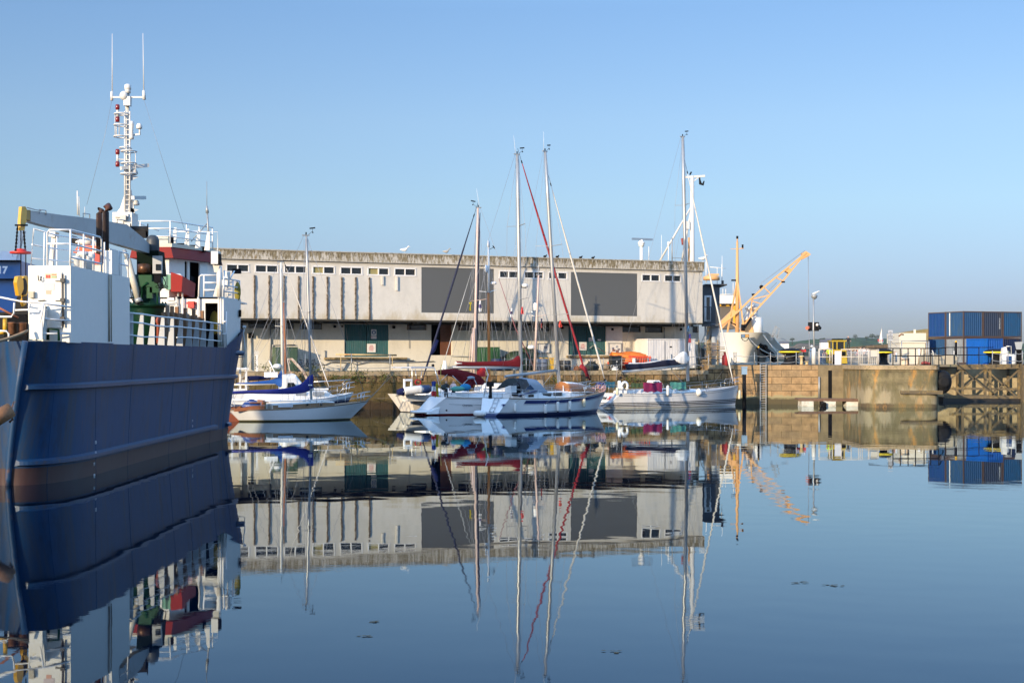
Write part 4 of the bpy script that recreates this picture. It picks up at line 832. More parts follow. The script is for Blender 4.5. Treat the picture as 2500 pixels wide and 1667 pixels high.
for dx in (0, 9): mb.bar(B3(1563+dx, 885, 1.6), B3(1570+dx, 825, 3.4), .06, .06)
for k in range(8): t = k/7; mb.bar(B3(1563+7*t, 883-55*t, 1.6+1.8*t), B3(1572+7*t, 883-55*t, 1.6+1.8*t), .04, .04)
mb.build('rails_and_rungs', galv, r)
# quay edge posts and wires
def post_row(name, pts, h, m, label, cat='railing', wires=(.5, .95), r=.035, sagv=0.0, group=None, top=False):
    """pts: world base points; one root, each post a part, wires a part"""
    rt = root(name, tuple(pts[0]), label, cat, group)
    for p in pts: mb = MB(); mb.tube([p, p+Vector((0, 0, h))], r, 6); mb.ball(p+Vector((0, 0, h)), r*1.3, r*1.3, r*1.3, 6, 4); mb.build('post', m, rt)
    mb = MB()
    for z in wires:
        for a, b_ in zip(pts, pts[1:]): mb.tube(sag(a+Vector((0, 0, z)), b_+Vector((0, 0, z)), sagv, 6 if sagv else 1), r*.6 if sagv else r*.8, 5)
    mb.build('wire' if sagv else 'rail', m, rt); return rt
def qp(px, y=-.4): v = B3(px, 905, y); return Vector((v.x, v.y, QZ))
post_row('quay_railing', [qp(x) for x in (745, 858, 952)], 1.35, galv, 'thin grey posts on the quay edge in front of the teal door', wires=(.3,), sagv=.08)
post_row('quay_railing', [qp(x) for x in (1232, 1252, 1258, 1285, 1293, 1340, 1377, 1441, 1473, 1518, 1581)], 1.05, galv, 'row of grey stanchions and slack wires along the quay behind the yachts', wires=(.5, .98), sagv=.06, r=.03)
post_row('quay_railing', [qp(x, -.3) for x in (1640, 1698, 1730)], 1.35, galv, 'grey chain posts on the quay in front of the steps', wires=(.5, 1.2), sagv=.12, r=.045)
# ladder-like bench / planks stack at the steps
st = root('plank_rack', tuple(B3(1735, 900, 1)), 'rack of weathered timber planks and steps at the end of the white shed', 'rack'); mb = MB(); rg = random.Random(3)
for k in range(13):
    y = 838+k*5; x0, x1 = (1722, 1775-abs(k-4)*4) if k < 8 else (1703, 1732)
    mb.bar(P(x0+rg.uniform(-4, 4), y, 137.4+rg.uniform(0, .8)), P(x1+rg.uniform(-5, 5), y+rg.uniform(-2, 2), 137.2), .16, .07)
for x in (1728, 1733, 1706, 1752): mb.bar(P(x, 830, 138), P(x, 900, 138), .12, .12)
mb.build('planks', mat('grey_planks', (0.26, 0.19, 0.11), .9, var=.4, scale=3), st)
r = root('green_shelter', tuple(PZ(1712, QZ, 139.5)), 'dark shelter with grey slatted side between white shed and steps', 'shelter'); mb = MB()
a, b_ = P(1698, 841, 139.6), P(1728, 892, 139.6); mb.hexa([(a.x, 139.6, QZ), (b_.x, 138.6, QZ), (b_.x, 141, QZ), (a.x, 142, QZ), (a.x, 139.6, a.z), (b_.x, 138.6, a.z-.7), (b_.x, 141, a.z-.7), (a.x, 142, a.z)]); mb.build('wall', mat('dark_grey_boards', (0.10, 0.11, 0.11), .8, var=.2), r)  # boards in a dark grey of their own
# red cylinder
c = P(1770, 893, 136.6); rz_ = c.z; mb = MB(); mb.lathe((c.x, c.y, rz_), [(.26, 0), (.28, .05), (.28, .75), (.2, .95), (.1, 1.02), (.1, 1.12), (.14, 1.13), (.14, 1.2), (.04, 1.22)], 14)
single(mb, 'gas_cylinder', red_paint, tuple(c), 'bright red cylinder standing on the ramp in front of the white ship', 'cylinder')
mb = MB(); c = P(1790, 888, 136.8); mb.prism([(c.x-.2, c.y, c.z), (c.x+.1, c.y, c.z), (c.x-.12, c.y, c.z+.55)], (0, .4, 0)); single(mb, 'grey_wedge', galv, tuple(c), 'small dark wedge shaped cover beside the furled sail foot', 'cover')
# ================================================================ RIGHT QUAY
def rp(px, d=138.2): return PZ(px, QR, d)
post_row('chain_fence', [rp(x) for x in (1792, 1797, 1842, 1881, 1899, 1944)], 1.1, galv, 'grey chain posts in front of the white ship bow', wires=(.3, .85), sagv=.12, r=.04)
# tall dark post with yellow top
for px, d, h, lb, wl_ in ((1852, 138.5, 1.65, 'slim black post with a yellow cap beside the white ship bow', .1), (2334, 152, 2.3, 'slim black post with a yellow cap in front of the grey container', .14)):
    c = rp(px, d); r = root('capped_post', tuple(c), lb, 'post'); mb = MB(); mb.tube([c, c+Vector((0, 0, h-.12))], wl_, 8); mb.build('post', black, r); mb = MB(); mb.ball(c+Vector((0, 0, h-.08)), wl_*.9, wl_*.9, .14, 8, 5); mb.build('cap', yellow, r)
mb = MB(); c = rp(2330, 151.7); mb.tube([c, c+Vector((0, 0, 1.35))], .07, 6); single(mb, 'white_post', white, tuple(c), 'short white post touching the black capped post', 'post')
# mooring bollards
def bollard(px, d, base_w, h, hw, label):
    c = rp(px, d); r = root('mooring_bollard', tuple(c), label, 'bollard', 'big black and yellow mooring bollards')
    mb = MB(); mb.lathe(c, [(base_w, 0), (base_w, .08), (base_w*.75, .2), (base_w*.62, h*.35), (base_w*.68, h*.62), (hw*.9, h*.72), (hw, h*.74)], 18)
    for k in range(6): a = k*math.pi/3; mb.ball(c+Vector((base_w*.85*math.cos(a), base_w*.85*math.sin(a), .1)), .06, .06, .05, 6, 4)
    mb.build('body', black, r)
    mb = MB(); mb.lathe(c+Vector((0, 0, h*.74)), [(hw*.9, -.01), (hw*1.02, .0), (hw*1.04, h*.05), (hw*.98, h*.085), (hw*.9, h*.087)], 20); mb.build('band', mat('bollard_yellow', (0.80, 0.60, 0.02), .5, var=.1), r)
    mb = MB(); mb.lathe(c+Vector((0, 0, h*.825)), [(hw*.96, 0), (hw*.86, h*.08), (hw*.6, h*.15), (hw*.25, h*.178), (.03, h*.18)], 20); mb.build('cap', black, r)
bollard(1929, 140, .85, 1.5, 1.02, 'biggest black mooring bollard with yellow band above the golden granite wall')
bollard(2157, 140, .52, 1.45, .88, 'black and yellow mooring bollard behind the rounded pierhead')
bollard(2433, 149, .75, 1.5, 1.22, 'black and yellow mooring bollard in front of the bright blue container')
# rusty small bollards
for px, h, lb in ((1957, .85, 'pale rusty capstan bollard beside the white signal mast foot'), (1970, .32, 'low orange rusty stub between bollard and signal mast')):
    c = rp(px, 137.9); mb = MB(); mb.lathe(c, [(.14, 0), (.16, .05), (.12, h*.3), (.13, h*.8), (.24, h*.86), (.24, h*.96), (.1, h)], 12); single(mb, 'rusty_bollard', mat('rusty_cream_rail', (0.55, 0.42, 0.22), .7), tuple(c), lb, 'bollard')
# signal mast with traffic light and gull
D_ = 139.0; c = rp(1987, D_); sm_ = root('signal_mast', tuple(c), 'tall grey signal mast with white foot and black traffic lights', 'signal mast')
mb = MB(); mb.tube([rp(1988, D_), P(1986, 728, D_)], .075, 8); mb.build('pole', galv, sm_)
mb = MB(); mb.lathe(c, [(.20, 0), (.20, 1.35), (.15, 1.5), (.08, 1.6)], 12); mb.build('foot', mat('clean_white', (0.62, 0.61, 0.58), .5, var=.06), sm_)
mb = MB(); mb.rbox(P(1978, 808, D_), .34, .35, .8); mb.hexa([P(1973, 806, D_), P(1973, 806, D_+.3), P(1978, 810, D_+.3), P(1978, 810, D_), P(1973, 791, D_), P(1973, 791, D_+.3), P(1978, 787, D_+.3), P(1978, 787, D_)])
mb.rbox(P(1993, 808, D_), .42, .35, .8); mb.hexa([P(1998, 804, D_), P(2003, 802, D_), P(2003, 802, D_+.3), P(1998, 804, D_+.3), P(1998, 791, D_), P(2003, 796, D_), P(2003, 796, D_+.3), P(1998, 791, D_+.3)])
mb.build('light_housing', black, sm_)
mb = MB(); mb.tube([P(1975, 799, D_-.15), P(1970, 801, D_-.5)], .16, 8); mb.build('lamp_visor', mat('rusty_red_visor', (0.55, 0.16, 0.10), .5), sm_)
mb = MB(); mb.tube([P(1995, 800, D_-.15), P(2003, 801, D_-.5)], .14, 8); mb.build('lamp_visor', black, sm_)
mb = MB(); mb.lathe(P(1995, 793, D_-.2), [(.12, 0), (.13, .05), (.05, .08)], 10, axis=(0, -1, 0)); mb.build('lens', mat('clear_lens', (0.85, 0.75, 0.65), .2), sm_)
mb = MB(); mb.box(P(1984, 0, D_).x, P(1985.5, 0, D_).x, D_-.25, D_-.1, P(0, 806, D_).z, P(0, 787, D_).z); mb.build('label_strip', frame_w, sm_)
mb = MB(); c = P(1988, 724, D_); mb.lathe((c.x, c.y, c.z-.15), [(.08, -.1), (.22, 0), (.3, .18), (.3, .28), (.15, .33)], 10); mb.tube([P(1982, 716, D_), P(1981, 722, D_), P(1986, 728, D_)], .03, 4); mb.build('floodlight', galv, sm_)
g0_ = P(1990, 718, D_); mb = MB(); rows = []
for t, r_, z in ((-.26, .02, .04), (-.15, .08, .05), (0, .12, .08), (.12, .09, .14), (.24, .06, .22), (.34, .055, .26), (.42, .02, .25), (.5, .01, .23)):
    rows.append([g0_+Vector((t, r_*math.cos(a), z+r_*math.sin(a))) for a in [k*math.pi/4 for k in range(8)]])
mb.grid(rows, close=True, capA=True, capB=True); single(mb, 'seagull', gullw, tuple(g0_), 'white gull resting on the floodlight of the signal mast', 'gull')
# white railing section
wr = root('white_railing', tuple(rp(1999, 137.9)), 'white painted pipe railing with rusty posts above the concrete wall', 'railing')
ww = mat('worn_white', (.52, .48, .42), .6, dirt=(.35, .17, .08), damt=.6, dscale=5, dth=.58)
def wp(px, py, d=137.9): return P(px, py, d)
for k, px in enumerate((1999, 2001, 2026, 2032, 2054, 2078, 2096, 2100, 2105, 2120, 2122, 2142, 2145)):
    mb = MB(); mb.tube([rp(px, 137.9), wp(px, 852)], .04, 6); mb.build('post', mat('rusty_cream', (0.6, .5, .4), .7) if k in (2, 4) else ww, wr)
mb = MB(); mb.tube([wp(1998, 856), wp(1999, 852), wp(2032, 852)], .045, 6); mb.tube([wp(2054, 853), wp(2145, 852)], .045, 6); mb.tube([wp(1999, 871), wp(2033, 871)], .035, 6); mb.tube([wp(2054, 871), wp(2145, 871)], .035, 6); mb.tube([wp(2098, 890), wp(2145, 890)], .05, 6)
mb.build('rail', ww, wr)
mb = MB(); c = rp(2046, 138.1); mb.rbox(c, .62, .05, 1.25); single(mb, 'pale_panel', mat('pale_grey_board', (0.55, 0.56, 0.62), .5), tuple(c), 'pale grey upright board under the yellow tractor cab', 'board')
mb = MB(); c = rp(2133, 138.0); mb.rbox((c.x, c.y, QR+.75), .58, .05, .62)
for dx in (-.26, -.1, .08, .26): mb.rbox((c.x+dx, c.y, QR), .05, .05, .75)
single(mb, 'white_noticeboard', mat('pale_board', (0.50, 0.47, 0.41), .6), tuple(c), 'white board on four short legs beside the second black bollard', 'board')
# black railing along the pierhead and gate
bp = [PZ(x, QR, d) for x, d in ((2121, 130.5), (2180, 128.2), (2198, 128.2), (2217, 128.2), (2235, 128.2), (2256, 128.2), (2272, 128.5), (2292, 129), (2308, 145), (2331, 145), (2361, 145), (2390, 145))]
rt = root('black_railing', tuple(bp[0]), 'long thin black pipe railing along pierhead and lock gate', 'railing')
for p in bp[1:]: mb = MB(); mb.tube([p, p+Vector((0, 0, 1.42 if p.y < 140 else 1.6))], .045, 6); mb.build('post', black, rt)
mb = MB()
for z, z2 in ((1.42, 1.62), (.78, .9)):
    pts = [bp[0]+Vector((0, 0, z)) if z > 1 else bp[1]+Vector((0, 0, z))]+[p+Vector((0, 0, z if p.y < 140 else z2)) for p in bp[1:]]
    mb.tube(pts, .05, 6); q = PZ(2425, QR+z2, 145); mb.tube([bp[-1]+Vector((0, 0, z2)), q], .04, 6)
mb.build('rail', black, rt)
# grey tall frame beside the white cabin + small posts
fr_ = root('tube_stand', tuple(rp(2262, 146)), 'tall grey tube frame at the edge of the white cabin', 'frame'); mb = MB()
for x in (2262, 2266, 2268): mb.tube([rp(x, 146), P(x, 833, 146)], .05, 5)
mb.tube([P(2200, 832, 146), P(2268, 832, 146)], .05, 5); mb.tube([P(2201, 832, 146), P(2201, 870, 146)], .05, 5); mb.build('tubes', galv, fr_)
# white/rusty barrel
c = PZ(2210, QR, 129.5); mb = MB(); mb.lathe(c, [(.33, 0), (.36, .05), (.36, .12), (.34, .14), (.34, .5), (.37, .52), (.34, .54), (.35, .6), (.1, .61)], 16)
single(mb, 'rusty_barrel', mat('rusty_barrel', (0.62, 0.50, 0.36), .7, var=.1, dirt=(0.5, 0.17, 0.05), damt=.9, dscale=2.5, dth=.52), tuple(c), 'stubby cream barrel with orange rust on the pierhead', 'barrel')
# white storage cabin
cx = root('white_cabin', tuple(rp(2228, 158)), 'cream ribbed storage cabin with rusty corners beside the containers', 'cabin')
D_ = 158; a, b_ = P(2197, 888, D_), P(2259, 816, D_); crm = mat('cream_panel', (0.60, 0.55, 0.45), .6, var=.06, dirt=(0.55, 0.3, 0.12), damt=.7, dscale=.9, dth=.62)
mb = MB(); mb.box(a.x, b_.x, D_, D_+5, QR, b_.z); 
for k in range(8): z = QR+.3+k*.26; mb.box(a.x+.06, b_.x-.06, D_-.03, D_-.001, z, z+.02)
mb.build('wall', crm, cx)
mb = MB(); mb.box(a.x-.1, b_.x+.05, D_-.12, D_+5.1, b_.z-.9, b_.z+.12); c = P(2233, 812, D_+1); mb.rbox((c.x, c.y, b_.z+.12), .2, .2, .4); mb.build('roof', crm, cx)
mb = MB(); mb.tube([P(2194, 821, D_-.1), P(2200, 816, D_-.1), P(2206, 817, D_-.1)], .08, 5); mb.build('gutter', rust, cx)
# notice sign on posts
ns = root('notice_sign', tuple(rp(2173, 150)), 'tall grey lettered notice on twin posts in front of the jetty', 'sign'); D_ = 150
mb = MB(); 
for x in (2170, 2174): mb.bar(rp(x, D_), P(x, 830, D_), .09, .09)
mb.bar(P(2174, 833, D_), P(2190, 845, D_), .06, .06); mb.build('post', galv, ns)
a, b_ = P(2168, 831, D_), P(2179, 806, D_); mb = MB(); mb.box(a.x, b_.x, D_-.1, D_-.05, a.z, b_.z); mb.build('plate', mat('grey_plate', (0.42, 0.44, 0.48), .5), ns)
mb = MB(); mb.bar(P(2180, 829, D_), P(2200, 829, D_), .04, .04); mb.build('arm', galv, ns)
text('lettering', 'NO\nDIVING\nOR\nFISHING\nDEEP WATER\nDANGER', .13, black, ((a.x+b_.x)/2, D_-.11, (a.z+b_.z)/2), (1, 0, 0), ns)
# ---------------------------------------------------------------- containers
def corr(mb, f, u0, u1, z0, z1, y, n, dep=.05):
    for i in range(n):
        a = u0+(u1-u0)*i/n; w_ = (u1-u0)/n
        pts = [(a, y), (a+w_*.3, y), (a+w_*.45, y+dep), (a+w_*.85, y+dep), (a+w_, y)]
        for (p, q), (s_, t) in zip(pts, pts[1:]): mb.poly([f.w((p, q, z0)), f.w((s_, t, z0)), f.w((s_, t, z1)), f.w((p, q, z1))])
rustf = mat('container_frame_rust', (0.075, 0.045, 0.035), .8, var=.4, scale=1.5, dirt=(0.04, 0.05, 0.06), damt=.8, dscale=1.5)
def container(corner, ang, w_, l, z0, h, m, label, fm=None, logo=None, group='blue shipping containers stacked beside the lock'):
    """corner = front left bottom corner; the short end faces the camera, along angle ang"""
    f = Frame(corner[0], corner[1], corner[0]+math.cos(ang), corner[1]+math.sin(ang)); fm = fm or rustf
    r = root('shipping_container', (corner[0], corner[1], z0), label, 'container', group)
    g = Frame(f.w((0, l, 0)).x, f.w((0, l, 0)).y, f.w((0, 0, 0)).x, f.w((0, 0, 0)).y)    # left side, seen from the left
    k = Frame(f.w((w_, 0, 0)).x, f.w((w_, 0, 0)).y, f.w((w_, l, 0)).x, f.w((w_, l, 0)).y)
    mb = MB(); corr(mb, f, .12, w_-.12, z0+.16, z0+h-.12, .03, max(6, int(w_/.26))); mb.build('end_wall', m, r)
    mb = MB(); corr(mb, g, .12, l-.12, z0+.16, z0+h-.12, .03, int(l/.27)); corr(mb, k, .12, l-.12, z0+.16, z0+h-.12, .03, int(l/.27)); mb.poly([f.w(q) for q in ((.02, .02, z0+h-.03), (w_-.02, .02, z0+h-.03), (w_-.02, l-.02, z0+h-.03), (.02, l-.02, z0+h-.03))]); mb.build('side_wall', m, r)
    mb = MB()
    for x, y in ((0.07, .07), (w_-.07, .07), (.07, l-.07), (w_-.07, l-.07)): mb.bar(f.w((x, y, z0)), f.w((x, y, z0+h)), .11, .11, up=f.ey)
    for z, t in ((z0+.08, .14), (z0+h-.06, .10)):
        for p, q in (((0.14, .06), (w_-.14, .06)), ((.06, .14), (.06, l-.14)), ((w_-.06, .14), (w_-.06, l-.14)), ((.14, l-.06), (w_-.14, l-.06))): mb.bar(f.w((p[0], p[1], z)), f.w((q[0], q[1], z)), .10, t)
    mb.build('corner_frame', fm, r)
    return r, f, g
cw, ch, ca = 2.40, 2.70, R(20)
cxp = P(2352, 0, 156)
blues = {k: mat('container_'+k, c, .6, var=.15, scale=1, dirt=d, damt=.8, dscale=1.6, dstr=(2, 2, .5), dth=.5, spec=.2) for k, c, d in (
    ('royal', (0.004, 0.040, 0.155), (0.006, 0.050, 0.15)), ('steel', (0.014, 0.060, 0.15), (0.03, 0.070, 0.12)), ('mid', (0.004, 0.050, 0.19), (0.010, 0.050, 0.12)), ('grey', (0.022, 0.036, 0.068), (0.035, 0.032, 0.035)), ('teal', (0.008, 0.060, 0.15), (0.03, 0.035, 0.04)), ('pale', (0.21, 0.23, 0.25), (0.12, 0.14, 0.16)), ('bright', (0.003, 0.080, 0.34), (0.006, 0.08, 0.22)), ('dark', (0.004, 0.014, 0.05), (0.02, 0.02, 0.03)))}
fx = Frame(cxp.x, 156, cxp.x+math.cos(ca), 156+math.sin(ca))
lab = [['grey blue container below, holding up the one with the pale streak', 'dark blue container in the lower row half hidden by the bright blue one', 'dark container in the lower row behind the bollard', 'rust framed dark blue container'],
       ['top container with a white streak at the stack corner', 'top container of mid blue with a white dot', 'grey top container with vertical white lettering', 'teal blue top container at the right end']]
for lv in (0, 1):
    z0 = QR+lv*(ch+.02)
    c2 = fx.w((0, 3.05, 0))
    container((c2.x, c2.y), ca, cw, 3.0, z0, ch, blues['steel' if lv == 0 else 'royal'], 'royal blue top container at the left end of the stack' if lv else 'lower blue container at the left end behind the white cabin')
    r, f, g = container((cxp.x, 156), ca, cw, 3.0, z0, ch, blues['steel' if lv else 'pale'], 'top container with a white streak down its corrugated side' if lv else 'pale grey blue lower container behind the black capped post', fm=None)
    u = 2.48 if lv else 2.0
    mb = MB()
    if lv: mb.poly([g.w((.62, .0, z0+.2)), g.w((.80, .0, z0+.2)), g.w((.80, .0, z0+2.55)), g.w((.62, .0, z0+2.55))])
    else: mb.poly([g.w((2.05, .0, z0+.7)), g.w((2.12, .0, z0+.7)), g.w((2.12, .0, z0+2.3)), g.w((2.05, .0, z0+2.3))])
    mb.build('pale_streak', mat('chalky_white', (0.6, 0.62, 0.6), .8, var=.2), r)
    for k, key in enumerate((('mid', 'grey', 'teal') if lv else ('dark', 'dark', 'dark'))):
        p = fx.w((cw*(k)+.04*k+(.0), 3.08 if k == 0 else 0.0, 0))
        if k == 0:
            continue
        r, f2, g2 = container((p.x, p.y), ca, cw, 6.05, z0, ch, blues[key], ('charcoal blue top container with vertical white lettering' if k == 1 else 'teal blue top container at the right hand end of the stack') if lv else ('dark blue lower container behind the third bollard' if k == 1 else 'darkest lower container at the right hand edge'))
        if lv and k == 1: text('lettering', 'CONTAINER', .2, MATS['chalky_white'], f2.w((2.0, -.03, z0+1.45)), (0, 0, -1), r, updir=f2.ex)
    # third column container starts right of the corner one (its end shows between them)
p = fx.w((0, 3.08, 0))
# bright blue half height container in front
b0 = P(2427-20, 0, 150.5)
container((PZ(2411, 0, 150).x, 150.0), R(28), 2.1, 2.9, QR, 2.55, blues['bright'], 'bright blue corrugated container standing in front of the stack', fm=blues['bright'], group='blue shipping containers stacked beside the lock')
# ---------------------------------------------------------------- sundry on the right quay
c = rp(2456, 147.5); r = root('white_tank_unit', tuple(c), 'white and blue bowser box beside the third bollard', 'tank'); mb = MB(); mb.rbox(c, 1.0, .7, 1.0); mb.hexa([c+Vector(v) for v in ((-.45, -.3, 1.0), (.1, -.3, 1.0), (.1, .3, 1.0), (-.45, .3, 1.0), (-.35, -.3, 1.6), (-.05, -.3, 1.7), (-.05, .3, 1.7), (-.35, .3, 1.6))]); mb.tube([c+Vector((.05, 0, 1.75)), c+Vector((.5, 0, 1.75)), c+Vector((.5, 0, 0.9))], .06, 5); mb.build('casing', mat('clean_white', (.8, .8, .8), .4), r)
mb = MB(); mb.rbox(c+Vector((.18, -.37, .05)), .5, .04, .75); mb.build('blue_panel', blues['royal'], r)
c = rp(2471, 147.5); mb = MB(); mb.lathe(c, [(.35, 0), (.36, .1), (.36, .85), (.3, .95), (.1, .98)], 14); single(mb, 'white_drum', mat('clean_white', (.8, .8, .8), .4), tuple(c), 'white drum beside the white and blue bowser box', 'drum')
r = root('shrouded_light', tuple(rp(2489, 147)), 'grey shrouded lamp box on a dark stand at the right edge', 'lamp'); mb = MB(); mb.hexa([P(2481, 853, 147), P(2494, 853, 147), P(2494, 853, 148), P(2481, 853, 148), P(2477, 835, 147), P(2497, 834, 147), P(2497, 834, 148.2), P(2477, 835, 148.2)]); mb.build('shroud', mat('grey_canvas', (0.33, 0.35, 0.36), .8, var=.2, bump=.02), r)
mb = MB(); mb.rbox(P(2488, 857, 147.4), .4, .4, .25); 
for x in (2480, 2491): mb.tube([rp(x, 147.4), P(x, 853, 147.4)], .06, 6)
mb.rbox((P(2486, 0, 147.6).x, 147.6, QR), .5, .4, 1.3); mb.build('stand', dark, r)
r = root('grey_railing', tuple(rp(2422, 146.5)), 'grey chain posts in front of the third bollard', 'railing')
post_row('chain_fence', [rp(x, 144.8) for x in (2423, 2461, 2480, 2496, 2520)], 1.25, galv, 'grey chain posts in front of the bowser box', wires=(.4, 1.1), sagv=.12, r=.045); bpy.data.objects.remove(r)
c = PZ(2296, QR, 147); mb = MB(); mb.box(c.x-1.6, c.x+1.6, 147, 148.6, QR, QR+.9); single(mb, 'concrete_block', mat('grey_block', (.36, .32, .24), .9), tuple(c), 'pale low concrete block in front of the lower blue container', 'block')
r = root('grey_stand', tuple(rp(2282, 145)), 'light grey bent tube stand beside the low concrete block', 'stand'); mb = MB(); mb.tube([rp(2280, 145), P(2278, 860, 145), P(2276, 855, 145)], .06, 5); mb.tube([P(2270, 863, 145), P(2285, 863, 145), P(2285, 878, 145)], .04, 5); mb.build('tubes', mat('pale_grey_tube', (0.5, 0.5, 0.46), .6), r)
heap_c = rp(2258, 133); mb = MB(); mb.ball(heap_c+Vector((0, 0, .15)), .35, .25, .2, 8, 5); mb.ball(heap_c+Vector((.35, 0, .1)), .2, .2, .15, 8, 5); single(mb, 'red_buoy', mat('dull_red', (0.25, 0.04, 0.03), .7), tuple(heap_c), 'dull red float lying on the pierhead under the railing', 'float')
for px, t, lb in ((2243, .35, 'worn plank leaning against the cream cabin, nearer the barrel'), (2250, -.1, 'white plank leaning against the cream cabin'), (2257, .4, 'dark plank leaning at the corner of the cream cabin')):
    mb = MB(); c = rp(px, 150); mb.bar(c, c+Vector((t, .6, 1.5)), .22, .08); single(mb, 'plank', MATS['grey_planks'] if t > 0 else frame_w, tuple(c), lb, 'plank')
r = root('ladder_trestle', tuple(rp(2184, 142)), 'white and red slatted trestle beside the second bollard', 'trestle'); mb = MB()
for k in range(6): mb.bar(P(2181, 860+k*4.5, 142), P(2187, 860+k*4.5, 142), .05, .06)
mb.build('rungs', mat('reddish_slats', (0.3, 0.1, 0.06), .7), r); mb = MB()
for x in (2174, 2188): mb.tube([P(x, 861, 142), P(x, 884, 142)], .09, 6)
mb.build('side_post', mat('clean_white', (.8, .8, .8), .4), r)
# yellow tractor / telehandler
tc_ = rp(2048, 152); D_ = 152; tr = root('yellow_tractor', tuple(tc_), 'yellow harbour tractor with glazed cab behind the white railing', 'tractor')
yel = mat('tractor_yellow', (0.40, 0.28, 0.02), .4, var=.06)
mb = MB(); a, b_ = P(2031, 870, D_), P(2066, 853, D_); mb.box(a.x+.1, b_.x-.1, D_, D_+3.2, a.z-.7, b_.z); mb.hexa([(a.x+.3, D_-.5, a.z-.7), (b_.x, D_-.5, a.z-.7), (b_.x, D_, a.z-.7), (a.x+.3, D_, a.z-.7), (a.x+.4, D_-.4, b_.z), (b_.x-.1, D_-.4, b_.z), (b_.x-.1, D_, b_.z), (a.x+.4, D_, b_.z)]); mb.build('body', yel, tr)
a, b_ = P(2032, 853, D_+.3), P(2062, 834, D_+.3); cbn = MB(); mb = cbn; mb.box(a.x-.12, b_.x+.12, D_+.0, D_+2.1, b_.z, b_.z+.14)
for x in (a.x, a.x+.42, b_.x-.08): 
    for y in (D_+.1, D_+1.9): mb.bar((x, y, a.z-.02), (x, y, b_.z), .10, .10)
cabp = mb.build('cab', yel, tr)
mb = MB(); mb.box(a.x+.05, b_.x-.12, D_+.15, D_+1.85, a.z, b_.z-.02); mb.build('window', glass, cabp)
mb = MB(); c = P(2036, 831, D_+.5); mb.rbox(c, .4, .3, .16); c = P(2051, 831, D_+.5); mb.rbox(c, .55, .3, .16); mb.ball(P(2044, 830, D_+.5), .12); mb.build('roof_lamp', dark, cabp)
mb = MB(); a, b_ = P(2053, 868, D_-.55), P(2064, 858, D_-.55); mb.box(a.x, b_.x, D_-.56, D_-.51, a.z, b_.z); mb.build('grille', dark, tr)
for px in (2036, 2062):
    mb = MB(); c = rp(px, D_+.1); mb.lathe((c.x-.2, c.y, QR+.5), [(.2, 0), (.48, .02), (.5, .2), (.48, .38), (.2, .4)], 16, axis=(1, 0, 0)); mb.build('wheel', black, tr)
